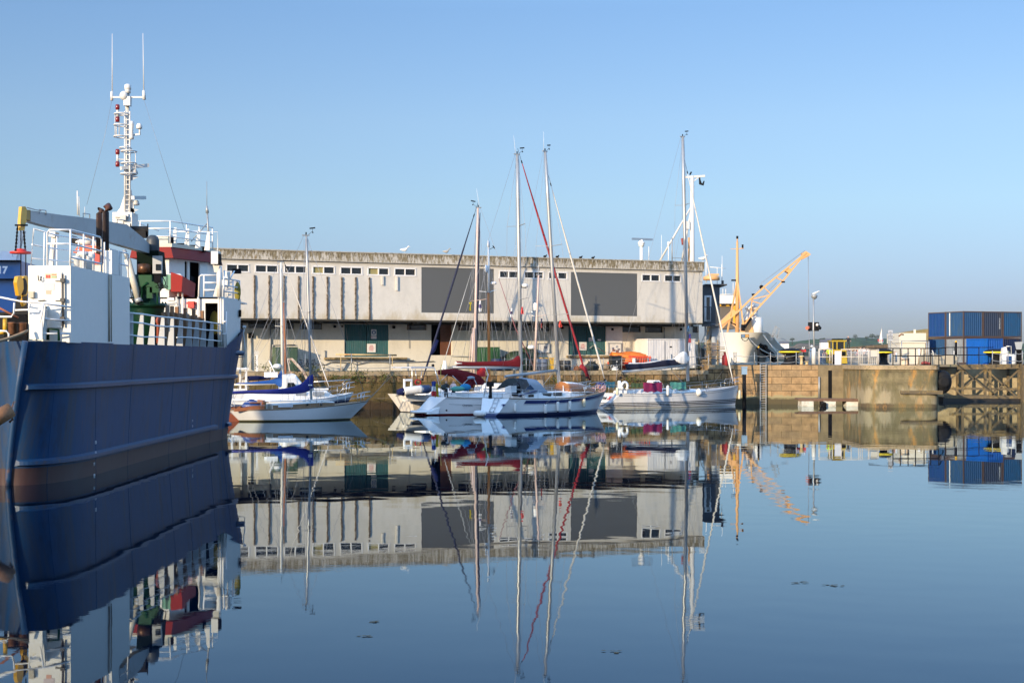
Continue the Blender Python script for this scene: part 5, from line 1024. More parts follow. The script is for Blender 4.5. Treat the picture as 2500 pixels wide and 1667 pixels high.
# ---------------------------------------------------------------- people (one skinned body each, clothes coloured by height)
def person_mesh(seed, pose, shirt, trouser, skin=(0.55, 0.33, 0.24), hair=(0.05, 0.03, 0.02), hood=None, h=1.72):
    s_ = h/1.72
    J = {'pelvis': (0, 0, .92), 'waist': (0, 0, 1.08), 'chest': (0, -.01, 1.30), 'neck': (0, 0, 1.47), 'head0': (0, -.01, 1.56), 'head1': (0, -.015, 1.66)}
    aL, aR = pose
    for sgn, n_, a in ((-1, 'L', aL), (1, 'R', aR)):
        J['sh'+n_] = (sgn*.17, 0, 1.40)
        e = (sgn*(.17+.10+.05*abs(a)), -.05-.14*a, 1.40-.27+.04*a); J['el'+n_] = e
        J['ha'+n_] = (e[0]-sgn*.03-sgn*.10*a, e[1]-.08-.16*a, e[2]-.24+.36*a); J['fi'+n_] = (J['ha'+n_][0], J['ha'+n_][1]-.03, J['ha'+n_][2]-.09+.1*a)
        st_ = (seed % 3-1)*.07*sgn
        J['hip'+n_] = (sgn*.09, 0, .88); J['kn'+n_] = (sgn*.105, -.03-st_, .48); J['an'+n_] = (sgn*.11, .02-st_*1.6, .09); J['to'+n_] = (sgn*.12, -.12-st_*1.6, .03)
    rad = {'pelvis': .135, 'waist': .12, 'chest': .155, 'neck': .055, 'head0': .085, 'head1': .095, 'sh': .065, 'el': .045, 'ha': .035, 'fi': .03, 'hip': .095, 'kn': .06, 'an': .042, 'to': .035}
    ks = list(J); E_ = [('pelvis', 'waist'), ('waist', 'chest'), ('chest', 'neck'), ('neck', 'head0'), ('head0', 'head1')]
    for n_ in 'LR': E_ += [('chest', 'sh'+n_), ('sh'+n_, 'el'+n_), ('el'+n_, 'ha'+n_), ('ha'+n_, 'fi'+n_), ('pelvis', 'hip'+n_), ('hip'+n_, 'kn'+n_), ('kn'+n_, 'an'+n_), ('an'+n_, 'to'+n_)]
    me = bpy.data.meshes.new('person'); me.from_pydata([tuple(c*s_ for c in J[k]) for k in ks], [(ks.index(a), ks.index(b_)) for a, b_ in E_], [])
    o = bpy.data.objects.new('tmp', me); C.objects.link(o); md = o.modifiers.new('s', 'SKIN'); sv = me.skin_vertices[0].data
    for i, k in enumerate(ks): r_ = rad.get(k) or rad[k[:-1]]; sv[i].radius = (r_*s_, r_*s_*(.8 if k in ('chest', 'pelvis', 'waist') else 1)); sv[i].use_root = (k == 'pelvis')
    sb = o.modifiers.new('b', 'SUBSURF'); sb.levels = 1; sb.render_levels = 1
    dg = bpy.context.evaluated_depsgraph_get(); m2 = bpy.data.meshes.new_from_object(o.evaluated_get(dg)); bpy.data.objects.remove(o)
    m2.materials.clear()
    for nm, c in (('skin', skin), ('cloth', shirt), ('cloth', trouser), ('hair', hair), ('shoe', (0.03, 0.025, 0.02))): m2.materials.append(mat('%s_%d_%d_%d' % (nm, c[0]*100, c[1]*100, c[2]*100), c, .8))
    for p in m2.polygons:
        c = p.center/s_; p.use_smooth = True
        if c.z > 1.49: p.material_index = 3 if (c.z > 1.66 or c.y > .03) else 0
        elif c.z < .1: p.material_index = 4
        elif abs(c.x) > .24 and (c.z < 1.16 or c.y < -.2): p.material_index = 0
        elif c.z > .98: p.material_index = 1
        else: p.material_index = 2
    return m2
shirts = [((0.72, 0.70, 0.68), 'white top'), ((0.03, 0.04, 0.12), 'navy jacket'), ((0.55, 0.16, 0.20), 'pink top'), ((0.10, 0.22, 0.45), 'blue shirt'), ((0.02, 0.02, 0.022), 'black coat'), ((0.75, 0.55, 0.52), 'pale pink shirt'), ((0.35, 0.33, 0.30), 'grey jumper'), ((0.45, 0.04, 0.04), 'red jacket')]
trs = [((0.03, 0.04, 0.09), 'dark jeans'), ((0.30, 0.26, 0.20), 'beige trousers'), ((0.02, 0.02, 0.02), 'black trousers'), ((0.18, 0.22, 0.32), 'pale jeans')]
hrs = [(0.03, 0.02, 0.015), (0.20, 0.11, 0.05), (0.35, 0.24, 0.10), (0.30, 0.30, 0.30)]
combos = {}
def person(px, d, i, z=None, where='', turn=0.0, hat=None, group='people standing along the far quay', label=None, h=1.7):
    sh = shirts[i % 8]; tt = trs[(i//2) % 4]; key = (i % 8, (i//2) % 4, i % 3)
    if key not in combos: combos[key] = person_mesh(i, ((0, .0), (.8, .2), (.3, .9))[i % 3], sh[0], tt[0], hair=hrs[i % 4])
    c = PZ(px, QR if z is None else z, d); o = bpy.data.objects.new('person', combos[key]); C.objects.link(o); o.location = c; o.rotation_euler = (0, 0, turn); o.scale = (h/1.72,)*3
    tag(o, label or ('person in %s and %s %s' % (sh[1], tt[1], where)), 'person', group)
    return o
ppl = [(2004, 6), (2012, 1), (2017, 7), (2019.5, 4), (2069, 0), (2074, 1), (2082, 5), (2088, 0), (2094, 2), (2101, 0), (2107, 6), (2110, 5), (2113, 0), (2118, 0), (2123, 5), (2127, 2), (2131, 0), (2136, 3), (2140, 0), (2146, 4), (2151, 3), (2162, 5), (2167, 2), (2176, 6), (2187, 3), (2193, 6)]
words_ = ['first', 'second', 'third', 'fourth', 'fifth', 'sixth', 'seventh', 'eighth', 'ninth', 'tenth', 'eleventh', 'twelfth', 'thirteenth', 'fourteenth', 'fifteenth', 'sixteenth', 'seventeenth', 'eighteenth', 'nineteenth', 'twentieth', 'twenty first', 'twenty second', 'twenty third', 'twenty fourth', 'twenty fifth', 'twenty sixth']
for k, (px, sh) in enumerate(ppl):
    person(px, 175+rnd.uniform(-8, 8), sh+8*(k % 3), where=words_[k]+' from the left', turn=rnd.uniform(-.9, .9), h=rnd.uniform(1.6, 1.85))
o = person(2024, 150, 9, label='person in yellow vest and yellow hard hat beside the tractor', group='people standing along the far quay')
o.data = person_mesh(4, (.2, .5), (0.45, 0.60, 0.05), (0.03, 0.04, 0.03), hair=(0.8, 0.5, 0.03))
person(2071, 176, 4, z=QR+2.0-.9+.4, label='dark coated person raised above the crowd beside the tractor cab')
mb = MB(); c = PZ(2071, QR, 177); mb.rbox((c.x, c.y, QR), 1.0, .8, 1.5); single(mb, 'stone_block', jm, tuple(c), 'stone block under the dark coated person above the crowd', 'block')
# red flatbed, bench heaps near bollard
c = rp(1955, 150); r = root('red_trailer', tuple(c), 'red low trailer with two upright white bars behind the big bollard', 'trailer'); mb = MB(); a, b_ = P(1944, 859, 150), P(1968, 853, 150); mb.box(a.x, b_.x, 150, 152, a.z, b_.z); mb.build('bed', red_paint, r)
mb = MB(); mb.bar(P(1958, 853, 150), P(1960, 847, 150), .07, .07); mb.bar(P(1962, 853, 150), P(1964, 847, 150), .07, .07); mb.build('upright', white, r)
mb = MB()
for px in (1948, 1964): c = rp(px, 150); mb.lathe((c.x-.1, 150.4, QR+.35), [(.1, 0), (.34, .02), (.35, .1), (.34, .18), (.1, .2)], 12, axis=(1, 0, 0)); mb.box(c.x-.05, c.x+.05, 150.3, 150.4, QR+.3, a.z)
mb.build('wheel', black, r)
def barrier(px0, px1, d, label):
    r = root('fence_barrier', tuple(rp(px0, d)), label, 'barrier', 'low grey fence panels behind the crowd'); mb = MB()
    n = int((px1-px0)/2.2)
    for k in range(n+1): x = px0+(px1-px0)*k/n; mb.bar(rp(x, d), rp(x, d)+Vector((0, 0, 1.35)), .05, .05)
    for z in (.25, 1.3): mb.bar(rp(px0, d)+Vector((0, 0, z)), rp(px1, d)+Vector((0, 0, z)), .06, .06)
    mb.build('bars', galv, r)
barrier(1975, 1999, 172, 'low grey slatted fence beside the signal mast foot'); barrier(2003, 2030, 170, 'low grey slatted fence left of the yellow tractor'); barrier(2068, 2118, 168, 'low grey slatted fence in front of the crowd'); barrier(2119, 2164, 168, 'low grey slatted fence behind the second bollard')
# distant sail
D_ = 520.0; sr = root('sailing_boat', tuple(PZ(2150, 0, D_)), 'white sail with red lettering rising behind the jetty', 'sailing boat')
mb = MB(); q = [P(2153, 797, D_), P(2143, 837, D_), P(2154, 837, D_)]; b0 = Vector((0, 1.0, 0)); rows = []
for i in range(9):
    t = i/8; l = q[0].lerp(q[1], t); r_ = q[0].lerp(q[2], t); rows.append([l.lerp(r_, s_)+Vector((0, .9*math.sin(math.pi*s_)*t, 0)) for s_ in (0, .25, .5, .75, 1)])
mb.grid(rows); mb.build('mainsail', mat('sail_white', (0.80, 0.78, 0.74), .8, var=.03), sr)
mb = MB(); q = [P(2154.6, 822, D_), P(2154.6, 836, D_), P(2157, 836, D_)]; mb.poly(q); mb.build('jib', mat('pale_blue_sail', (0.4, 0.55, 0.75), .8), sr)
mb = MB(); mb.tube([PZ(2154.2, .5, D_), P(2153, 795, D_)], .1, 5); mb.build('mast', alu, sr)
mb = MB(); c = PZ(2150, .4, D_); mb.ball(c, 3.4, 1.1, .6, 12, 6); mb.build('hull', gel, sr)
text('lettering', 'K16', 1.1, mat('sign_red', (.55, .05, .05), .5), P(2149.3, 831, D_-.6), (1, 0, 0), sr, bold=.03)
# lamp globes behind
mb = MB(); c = rp(1982, 165); mb.tube([c, P(1982, 847, 165)], .05, 5); mb.ball(P(1982, 846, 165), .17, .17, .17, 8, 6); single(mb, 'globe_lamp', mat('clean_white', (.8, .8, .8), .4), tuple(c), 'small white globe lamp beside the signal mast', 'lamp')
mb = MB(); c = rp(1979, 163); mb.tube([c, P(1979, 855, 163)], .05, 5); mb.ball(P(1979, 855, 163), .14, .14, .14, 8, 6); single(mb, 'globe_lamp', MATS['clean_white'], tuple(c), 'lower white globe lamp just beside the taller one', 'lamp')
# ================================================================ YACHTS
def lerp(a, b_, t): return a+(b_-a)*t
class Boat:
    """Hull in its own frame: x from stern to bow, y away from the camera, z up from the water."""
    def __init__(s, name, p0, p1, beam, label, sheer, cat='sailing yacht', tf=.6, xw=(0.0, 0.0), xd=(0.0, 0.0), group='boats moored along the quay'):
        s.f = Frame(p0[0], p0[1], p1[0], p1[1]); s.L = s.f.L; s.beam = beam; s.tf = tf; s.sh = sheer
        s.xw = (xw[0], s.L-xw[1]); s.xd = (xd[0], s.L-xd[1])
        s.r = root(name, (p0[0], p0[1], 0), label, cat, group, rz=s.f.a)
    def z(s, t): a, m, b_ = s.sh; return a*(1-t)*(1-2*t)+4*m*t*(1-t)+b_*t*(2*t-1)       # quadratic through 0, .5, 1
    def hb(s, t):
        B_ = s.beam/2
        if t < .45: return B_*(s.tf+(1-s.tf)*math.sin(math.pi/2*t/.45))
        return max(.03, B_*(1-((t-.45)/.55)**2.3))
    def pt(s, t, z, side=-1, o=0.0):
        zs = s.z(t); w_ = max(0, min(1.0, z/zs)); x = lerp(s.xw[0], s.xw[1], t)+(lerp(s.xd[0], s.xd[1], t)-lerp(s.xw[0], s.xw[1], t))*w_
        kw = .86-.35*abs(2*t-1)**3; y = s.hb(t)*(kw+(1-kw)*w_**.7)
        if z < 0: y *= 1+z*.9
        return Vector((x, side*(y+o), z))
    def at(s, px, py, y=0.0): return s.f.l(px, py, y)
    def hull(s, rows, mats, n=30):
        """rows: ('z', v) or ('s', v below the sheer); the material between row i and i+1 is rows[i][2]"""
        mb = MB(); ts = [i/n for i in range(n+1)]
        for side in (-1, 1):
            cols = []
            for t in ts:
                c = []
                for k, v, m_ in rows: c.append(s.pt(t, v if k == 'z' else (lerp(v[0], v[1], t) if k == 'q' else s.z(t)-v), side))
                cols.append(c)
            mb.grid(cols, mats=[r_[2] for r_ in rows])
        for t, mi in ((0, rows[-2][2]),):
            for i in range(len(rows)-1):
                a = [s.pt(t, (v if k == 'z' else (v[0] if k == 'q' else s.z(t)-v)), -1) for k, v, m_ in rows[i:i+2]]; mb.mi(rows[i][2]); mb.poly([a[0], a[1], Vector((a[1].x, -a[1].y, a[1].z)), Vector((a[0].x, -a[0].y, a[0].z))])
        s.hullo = mb.build('hull', mats, s.r, w=False); return s.hullo
    def deck(s, m, dz=.03):
        mb = MB(); rows = []
        for i in range(21): t = i/20; a = s.pt(t, s.z(t)-dz, -1); rows.append([a, Vector((a.x, 0, a.z+.06)), Vector((a.x, -a.y, a.z))])
        mb.grid(rows); return mb.build('deck', m, s.r, w=False)
    def toerail(s, m, r_=.03, t0=0, t1=1):
        mb = MB()
        for sd_ in (-1, 1): mb.tube([s.pt(lerp(t0, t1, i/20), s.z(lerp(t0, t1, i/20))+.01, sd_) for i in range(21)], r_, 5)
        return mb.build('toe_rail', m, s.r, w=False)
    def band(s, name, t0, t1, z0, z1, m, out=.006, n=24, rel=True):
        mb = MB()
        for sd_ in (-1, 1):
            mb.grid([[s.pt(t, s.z(t)-z0 if rel else z0, sd_, out), s.pt(t, s.z(t)-z1 if rel else z1, sd_, out)] for t in [lerp(t0, t1, i/n) for i in range(n+1)]])
        return mb.build(name, m, s.r, w=False)
    def house(s, name, prof, m, parent=None, zb=None, inset=.12, side_m=None):
        """prof: (x, halfwidth, height above deck)"""
        mb = MB(); rows = []
        for x, hw, h in prof:
            t = x/s.L; z0 = (s.z(t)-.03) if zb is None else zb
            rows.append([Vector((x, -hw, z0)), Vector((x, -hw+inset*h, z0+h*.82)), Vector((x, -hw+inset*h+.14, z0+h)), Vector((x, 0, z0+h*1.06)), Vector((x, hw-inset*h-.14, z0+h)), Vector((x, hw-inset*h, z0+h*.82)), Vector((x, hw, z0))])
        if side_m: mb.grid(rows, smooth=False, mats=[1, 0, 0, 0, 0, 1]); ms = [m, side_m]
        else: mb.grid(rows, smooth=False); ms = [m]
        mb.poly(rows[0]); mb.poly(list(reversed(rows[-1]))); return mb.build(name, ms, parent or s.r, w=False)
    def win(s, px0, px1, y0, y1, y, m, parent=None, name='window', skew=0.0, th=.02):
        a, b_ = s.at(px0, y0, y), s.at(px1, y1, y); mb = MB(); zc = (b_.z, a.z)
        mb.hexa([(a.x, y-th, b_.z), (b_.x+skew, y-th, b_.z), (b_.x+skew, y, b_.z), (a.x, y, b_.z), (a.x+skew*.3, y-th, a.z), (b_.x, y-th, a.z), (b_.x, y, a.z), (a.x+skew*.3, y, a.z)])
        return mb.build(name, m, parent or s.r, w=False)
    def rails(s, ts, h=.62, m=steel, r_=.013, both=True, pulpit=True, pushpit=True):
        for sd_ in ((-1, 1) if both else (-1,)):
            P_ = [s.pt(t, s.z(t), sd_, -.06) for t in ts]
            mb = MB()
            for p in P_: mb.tube([p, p+Vector((0, 0, h))], r_*1.2, 5)
            for z in (h*.52, h-.01): mb.tube([p+Vector((0, 0, z)) for p in P_], r_*.75, 4)
            mb.build('guard_rail', m, s.r, w=False)
        if pulpit:
            t0 = ts[-1]; a = s.pt(t0, s.z(t0), -1, -.06); b_ = s.pt(.985, s.z(.985), -1, 0); e = Vector((s.L+.12, 0, s.z(1)+h+.08)); mb = MB()
            for z in (h, h*.5): mb.tube(catmull([a+Vector((0, 0, z)), Vector((b_.x-.25, b_.y-.1, b_.z+z+.03)), Vector((e.x, 0, e.z-(h-z))), Vector((b_.x-.25, -b_.y+.1, b_.z+z+.03)), Vector((a.x, -a.y, a.z+z))], 4), r_*1.4, 5)
            for sg in (-1, 1): q = s.pt(.95, s.z(.95), sg, -.02); mb.tube([q, q+Vector((.1, 0, h+.03))], r_*1.4, 5)
            mb.build('pulpit', m, s.r, w=False)
        if pushpit:
            t0 = ts[0]; a = s.pt(t0, s.z(t0), -1, -.06); b_ = s.pt(.01, s.z(.01), -1, -.06); mb = MB()
            for z in (h, h*.5): mb.tube([a+Vector((0, 0, z)), b_+Vector((0, 0, z)), Vector((b_.x, -b_.y, b_.z+z)), Vector((a.x, -a.y, a.z+z))], r_*1.4, 5)
            for q in (b_, Vector((b_.x, -b_.y, b_.z)), Vector((b_.x, b_.y*.4, b_.z)), Vector((b_.x, -b_.y*.4, b_.z))): mb.tube([q, q+Vector((0, 0, h))], r_*1.4, 5)
            mb.build('pushpit', m, s.r, w=False)
    def mast(s, base, top, r_=.09, m=alu, spreaders=(), parts=True, beam_f=.85, rake=0.0, name='mast', stays=True, bow=True, whip=None, vane=True):
        """base, top in photo pixels; spreaders: pixel rows"""
        b_, t_ = s.at(*base), s.at(*top); mb = MB(); mb.tube([b_, b_.lerp(t_, .5), b_.lerp(t_, .8), t_], [r_, r_, r_*.92, r_*.78], 10)
        mo = mb.build(name, m, s.r, w=False); H = t_.z-b_.z; s.mb_, s.mt_ = b_, t_
        mb = MB(); mb.box(t_.x-.28, t_.x+.2, -.05, .05, t_.z, t_.z+.07); mb.build('masthead', galv, mo, w=False)
        if vane:
            mb = MB(); mb.tube([t_+Vector((.1, 0, .05)), t_+Vector((.42, 0, .32))], .012, 4); mb.tube([t_+Vector((.42, 0, .28)), t_+Vector((.42, 0, .5))], .012, 4); mb.bar(t_+Vector((.22, 0, .5)), t_+Vector((.62, .05, .56)), .02, .09); mb.ball(t_+Vector((.44, 0, .24)), .05); mb.lathe(t_+Vector((-.02, 0, .07)), [(.045, 0), (.045, .16), (.02, .18)], 8)
            mb.build('wind_vane', black, mo, w=False)
        if whip: mb = MB(); e = s.at(*whip); mb.tube([t_+Vector((-.15, 0, 0)), e], .014, 4, r1=.006); mb.build('whip_aerial', white, mo, w=False)
        zs = []
        for row in spreaders:
            f_ = (s.at(top[0], row).z-b_.z)/H; c = b_.lerp(t_, f_); zs.append(c)
        mb = MB()
        for k, c in enumerate(zs):
            w_ = s.beam/2*beam_f*(1-.18*k)
            for sg in (-1, 1): mb.bar(c, c+Vector((-.22, sg*w_, .06)), .10, .03)
        if zs: mb.build('spreaders', m, mo, w=False)
        if stays:
            mb = MB(); w0 = s.beam/2*.92
            for sg in (-1, 1):
                ch = s.pt(max(.05, b_.x/s.L), s.z(b_.x/s.L), sg, -.05); pts = [ch]+[c+Vector((-.22, sg*s.beam/2*beam_f*(1-.18*k), .06)) for k, c in enumerate(zs)]+[t_]
                mb.tube(pts, .011, 4)
                if zs: mb.tube([ch+Vector((.35, 0, 0)), zs[0]], .009, 4); mb.tube([ch-Vector((.45, 0, 0)), zs[0]], .009, 4)
                for k in range(len(zs)-1): mb.tube([pts[k+1], zs[k+1]], .008, 4)
            mb.tube([Vector((s.xd[0]+.1, 0, s.z(0))), t_+Vector((-.2, 0, 0))], .011, 4)
            if bow: mb.tube([Vector((s.L-.1, 0, s.z(1))), t_], .011, 4)
            for dx, dy in ((.18, .05), (-.16, -.08), (.3, -.3), (-.35, .25)): mb.tube([b_+Vector((dx, dy, .3)), t_+Vector((dx*.5, 0, -.2))], .009, 4)
            for dx in (-1.2, -2.2): mb.tube([b_+Vector((dx, 0, 1.6)), b_.lerp(t_, .55)], .008, 4)
            mb.build('standing_rigging', wire, mo, w=False)
        return mo
    def furled(s, top, bot, r_, m, name='furled_sail', y=0.0, ends=True):
        a, b_ = s.at(*top, y), s.at(*bot, y); mb = MB(); n = 24; pts = [a.lerp(b_, i/n) for i in range(n+1)]; rg = random.Random(int(top[0]))
        rr = [r_*(.35+.65*min(1, (i/n)*3))*(1 if i < n-1 else .55)*rg.uniform(.93, 1.07) for i in range(n+1)]
        mb.tube(pts, rr, 8); o = mb.build(name, m, s.r, w=False)
        if ends:
            mb = MB(); d = (b_-a).normalized(); mb.tube([b_-d*.02, b_+d*.12], [r_*1.1, r_*1.3], 8); mb.tube([b_+d*.12, b_+d*.45], .02, 5); mb.tube([a, a-d*1.2], .016, 4); mb.tube([a-d*.02, a-d*.25], .045, 6); mb.build('furler', black, o, w=False)
        return o
    def fabric_band(s, name, top, bot, hw, m, y=0.0, n=5):
        """A sail cover: outline given by its upper and lower edge in photo pixels, lofted with real thickness hw"""
        mb = MB(); tp, bt = catmull([s.at(*p, y) for p in top], n), catmull([s.at(*p, y) for p in bot], n); k = max(len(tp), len(bt)); rows = []; rg = random.Random(len(top)*7+int(top[0][0]))
        def samp(l, t): q = t*(len(l)-1); i = min(int(q), len(l)-2); return l[i].lerp(l[i+1], q-i)
        for i in range(k):
            t = i/(k-1); a, b_ = samp(tp, t), samp(bt, t); c = (a+b_)/2; h = (a-b_)/2; w_ = min(hw, h.length*.9+.02)*rg.uniform(.85, 1.1)
            rows.append([c+h*math.cos(q)+Vector((0, w_*math.sin(q)*(1+.2*math.cos(q*2)), 0)) for q in [j*math.pi/5 for j in range(10)]])
        mb.grid(rows, close=True, capA=True, capB=True); return mb.build(name, m, s.r, w=False)
    def boom(s, a, b_, r_=.075, m=alu, parent=None):
        mb = MB(); mb.tube([s.at(*a), s.at(*b_)], r_, 8); return mb.build('boom', m, parent or s.r, w=False)
    def hoop(s, name, pts, r_, m, y0, y1):
        mb = MB(); l = [s.at(px, py, y0) for px, py in pts]; mb.tube(l, r_, 5); mb.tube([Vector((p.x, y1, p.z)) for p in l], r_, 5); mb.tube([l[-1], Vector((l[-1].x, y1, l[-1].z))], r_, 5); mb.tube([l[0], Vector((l[0].x, y1, l[0].z))], r_, 5)
        return mb.build(name, m, s.r, w=False)
def radome(b_, px, py, r_, m=white, y=0.0, name='radar_dome'):
    c = b_.at(px, py, y); mb = MB(); mb.lathe(c, [(r_*.7, -r_*.55), (r_, -r_*.35), (r_, r_*.1), (r_*.8, r_*.4), (r_*.2, r_*.5)], 14); return mb.build(name, m, b_.r, w=False)
def fender(b_, px, y0, y1, r_, label, m=None, tips=black, out=.14, ball=False):
    """hangs over the near side of boat b_"""
    t = max(.02, min(.97, (b_.at(px, y0, -b_.beam*.45).x)/b_.L)); hb_ = b_.pt(t, max(.2, b_.z(t)-.5), -1).y
    y = hb_-out; a, c = b_.at(px, y0, y), b_.at(px, y1, y); w0 = b_.f.w(c); r = root('fender', tuple(w0), label, 'fender', 'fenders hanging from the yachts')
    H = a.z-c.z; f = m or mat('fender_white', (0.72, 0.72, 0.68), .4, var=.05); mb = MB()
    if ball: mb.lathe(w0, [(.02, 0), (r_*.6, H*.08), (r_*.95, H*.3), (r_, H*.5), (r_*.75, H*.78), (r_*.3, H*.95), (.05, H)], 12)
    else: mb.lathe(w0, [(r_*.4, H*.06), (r_*.85, H*.12), (r_, H*.2), (r_, H*.8), (r_*.85, H*.88), (r_*.4, H*.94)], 10)
    mb.build('body', f, r)
    if tips and not ball: mb = MB(); mb.lathe(w0, [(.02, 0), (r_*.45, .01), (r_*.72, H*.11)], 10); mb.lathe(w0+Vector((0, 0, H*.88)), [(r_*.72, 0), (r_*.4, H*.1), (.03, H*.12)], 10); mb.build('tip', tips, r)
    mb = MB(); e = b_.f.w(b_.pt(t, b_.z(t)+.3, -1)); mb.tube([w0+Vector((0, 0, H)), b_.f.w(Vector((b_.pt(t, b_.z(t), -1).x, b_.pt(t, b_.z(t), -1).y-.05, b_.z(t))))], .012, 4); mb.build('lanyard', rope, r)
    return r
def xy(px, d): v = PZ(px, 0, d); return (v.x, v.y)
antifoul = mat('dark_antifouling', (0.02, 0.015, 0.015), .7)
stripe_blue = mat('blue_stripe', (0.008, 0.022, 0.12), .3, var=.05)
stripe_red = mat('red_boot_stripe', (0.16, 0.008, 0.012), .4)
old_white = mat('painted_hull_white', (0.74, 0.74, 0.72), .35, var=.03, dirt=(0.55, 0.50, 0.40), damt=.4, dscale=1.0, dstr=(1, 1, 3), dth=.58)
algae = mat('waterline_algae', (0.16, 0.16, 0.05), .8, var=.4, scale=6)

# ---- A: white wooden sloop in the foreground left
A_ = Boat('wooden_sloop', xy(557, 99.0), xy(900, 103.0), 2.7, 'white wooden hulled sloop with brown cabin sides and dark blue boom cover', (.76, .86, 1.24), tf=.30, xw=(.75, 1.35))
A_.hull([('z', -.5, 1), ('z', -.02, 1), ('z', .05, 2), ('z', .10, 0), ('s', .05, 3), ('s', 0.0, 3)], [old_white, antifoul, algae, teak])
A_.deck(teak); A_.toerail(teak, .025)
mb = MB(); mb.hexa([(-.02, -.03, .55), (.1, -.03, .6), (.1, .03, .6), (-.02, .03, .55), (-.15, -.03, .62), (.0, -.03, .75), (0, .03, .75), (-.15, .03, .62)]); mb.prism([(.05, -.03, .62), (.85, -.03, .05), (.85, -.03, -.5), (.25, -.03, -.5), (-.02, -.03, .1)], (0, .06, 0)); mb.build('rudder', mat('rudder_red_wood', (0.25, 0.07, 0.03), .5), A_.r, w=False)
hs = A_.house('cabin', [(2.75, .85, .36), (3.6, .92, .36), (6.3, .8, .33), (7.05, .55, .24)], mat('cabin_top_white', (0.62, 0.62, 0.58), .5), side_m=mat('cabin_side_wood', (0.20, 0.12, 0.06), .5, var=.3, scale=5))
ysd = -.93
A_.win(679, 715, 986, 993.5, ysd, mat('pale_pane', (0.62, 0.66, 0.72), .2), hs)
for px in (750, 784): 
    c = A_.at(px, 987, ysd+.03); mb = MB(); mb.lathe(c, [(.09, 0), (.09, .03), (.05, .035)], 10, axis=(0, -1, 0)); mb.build('porthole', glass, hs, w=False)
mb = MB(); mb.tube([A_.at(660, 980, -.7), A_.at(700, 978.5, -.7), A_.at(805, 977, -.6)], .03, 5)
for px in (742, 757, 772, 788): mb.ball(A_.at(px, 978, -.5), .10, .1, .07, 6, 4)
mb.build('grab_rail', gel, hs, w=False)
mb = MB(); a, b_ = A_.at(572, 999, -.75), A_.at(645, 990, -.75)
for y in (-.75, .75): mb.hexa([(a.x, y-.03, a.z-.15), (b_.x, y-.03, b_.z-.25), (b_.x, y+.03, b_.z-.25), (a.x, y+.03, a.z-.15), (a.x, y-.03, a.z+.05), (b_.x, y-.03, b_.z+.08), (b_.x, y+.03, b_.z+.08), (a.x, y+.03, a.z+.05)])
mb.box(b_.x-.05, b_.x+.05, -.75, .75, b_.z-.2, b_.z+.35); mb.build('cockpit_coaming', wood, A_.r, w=False)
mb = MB(); a = A_.at(590, 992, 0); 
rows = []
for i in range(9):
    t = i/8; x = a.x+1.5*t; h = .55*math.sin(math.pi*min(1, t*1.05+.02))**.7+.05; rows.append([(x, w_*.4, a.z-.1+h*max(0, 1-abs(w_))**.5*(1+.12*math.sin(7*t+5*w_))) for w_ in (-1, -.6, -.2, .2, .6, 1)])
mb.grid(rows); mb.build('cockpit_tarpaulin', mat('blue_tarp', (0.02, 0.05, 0.19), .6, bump=.03, bscale=5), A_.r, w=False)
mb = MB(); a = A_.at(625, 992, .1); mb.box(a.x-.1, a.x+.6, -.2, .4, a.z-.1, a.z+.32); mb.build('cushion', mat('yellow_green_sailcloth', (0.36, 0.33, 0.14), .8), A_.r, w=False)
mb = MB(); a = A_.at(640, 983, 0); mb.box(a.x-.9, a.x+.35, -.35, .35, a.z-.0, a.z+.05); mb.build('tiller_board', wood, A_.r, w=False)
A_.rails([.03, .2, .4, .6, .8, .93], .55)
mo = A_.mast((760, 976), (748, 576), .085, spreaders=(763,), whip=None)
A_.fabric_band('boom_cover', [(554, 956), (600, 953), (680, 949), (722, 942), (743, 930), (756, 914), (764, 914)], [(554, 963), (610, 961), (690, 962), (725, 961), (745, 958), (757, 953), (763, 950)], .13, mat('royal_blue_canvas', (0.010, 0.016, 0.16), .8, var=.2, bump=.015, bscale=6))
mb = MB(); mb.box(A_.at(755, 940).x-.1, A_.at(755, 940).x+.15, -.16, .16, A_.at(755, 940).z-.03, A_.at(755, 940).z+.05); mb.build('strap', gel, A_.r, w=False)

# ---- A2: navy hulled motor sailer behind it
N_ = Boat('motor_sailer', xy(556, 106.5), xy(862, 110.5), 3.1, 'navy hulled motor sailer with white cabin behind the wooden sloop', (1.25, 1.15, 1.62), tf=.75, xw=(.1, .9))
N_.hull([('z', -.5, 1), ('z', .05, 1), ('z', .1, 0), ('s', .30, 2), ('s', 0.0, 2)], [mat('navy_hull', (0.012, 0.018, 0.06), .25), antifoul, gel])
N_.deck(gel); N_.toerail(gel, .03)
hs = N_.house('cabin', [(1.6, 1.2, .62), (5.0, 1.2, .60), (7.0, .95, .5), (7.6, .75, .08)], white, inset=.2)
for px0, px1 in ((722, 748), (764, 792)): N_.win(px0, px1, 956, 966, -1.1, mat('grey_pane', (0.28, 0.30, 0.32), .2), hs)
wh = N_.house('wheelhouse', [(3.9, .9, 1.15), (4.75, .85, 1.2), (5.4, .8, .35)], white, zb=1.75, inset=.12)
N_.win(700, 717, 934, 946, -1.0, glass, wh, skew=.25); mb = MB(); a = N_.at(700, 925); mb.box(a.x-.2, a.x+.2, -.1, .1, a.z, a.z+.15); mb.build('roof_hatch', gel, wh, w=False)
mb = MB(); a = N_.at(765, 950, 0); mb.box(a.x, a.x+1.0, -.4, .4, a.z-.05, a.z+.07); mb.build('roof_hatch', gel, hs, w=False)
N_.rails([.6, .72, .84, .93], .7, pushpit=False)
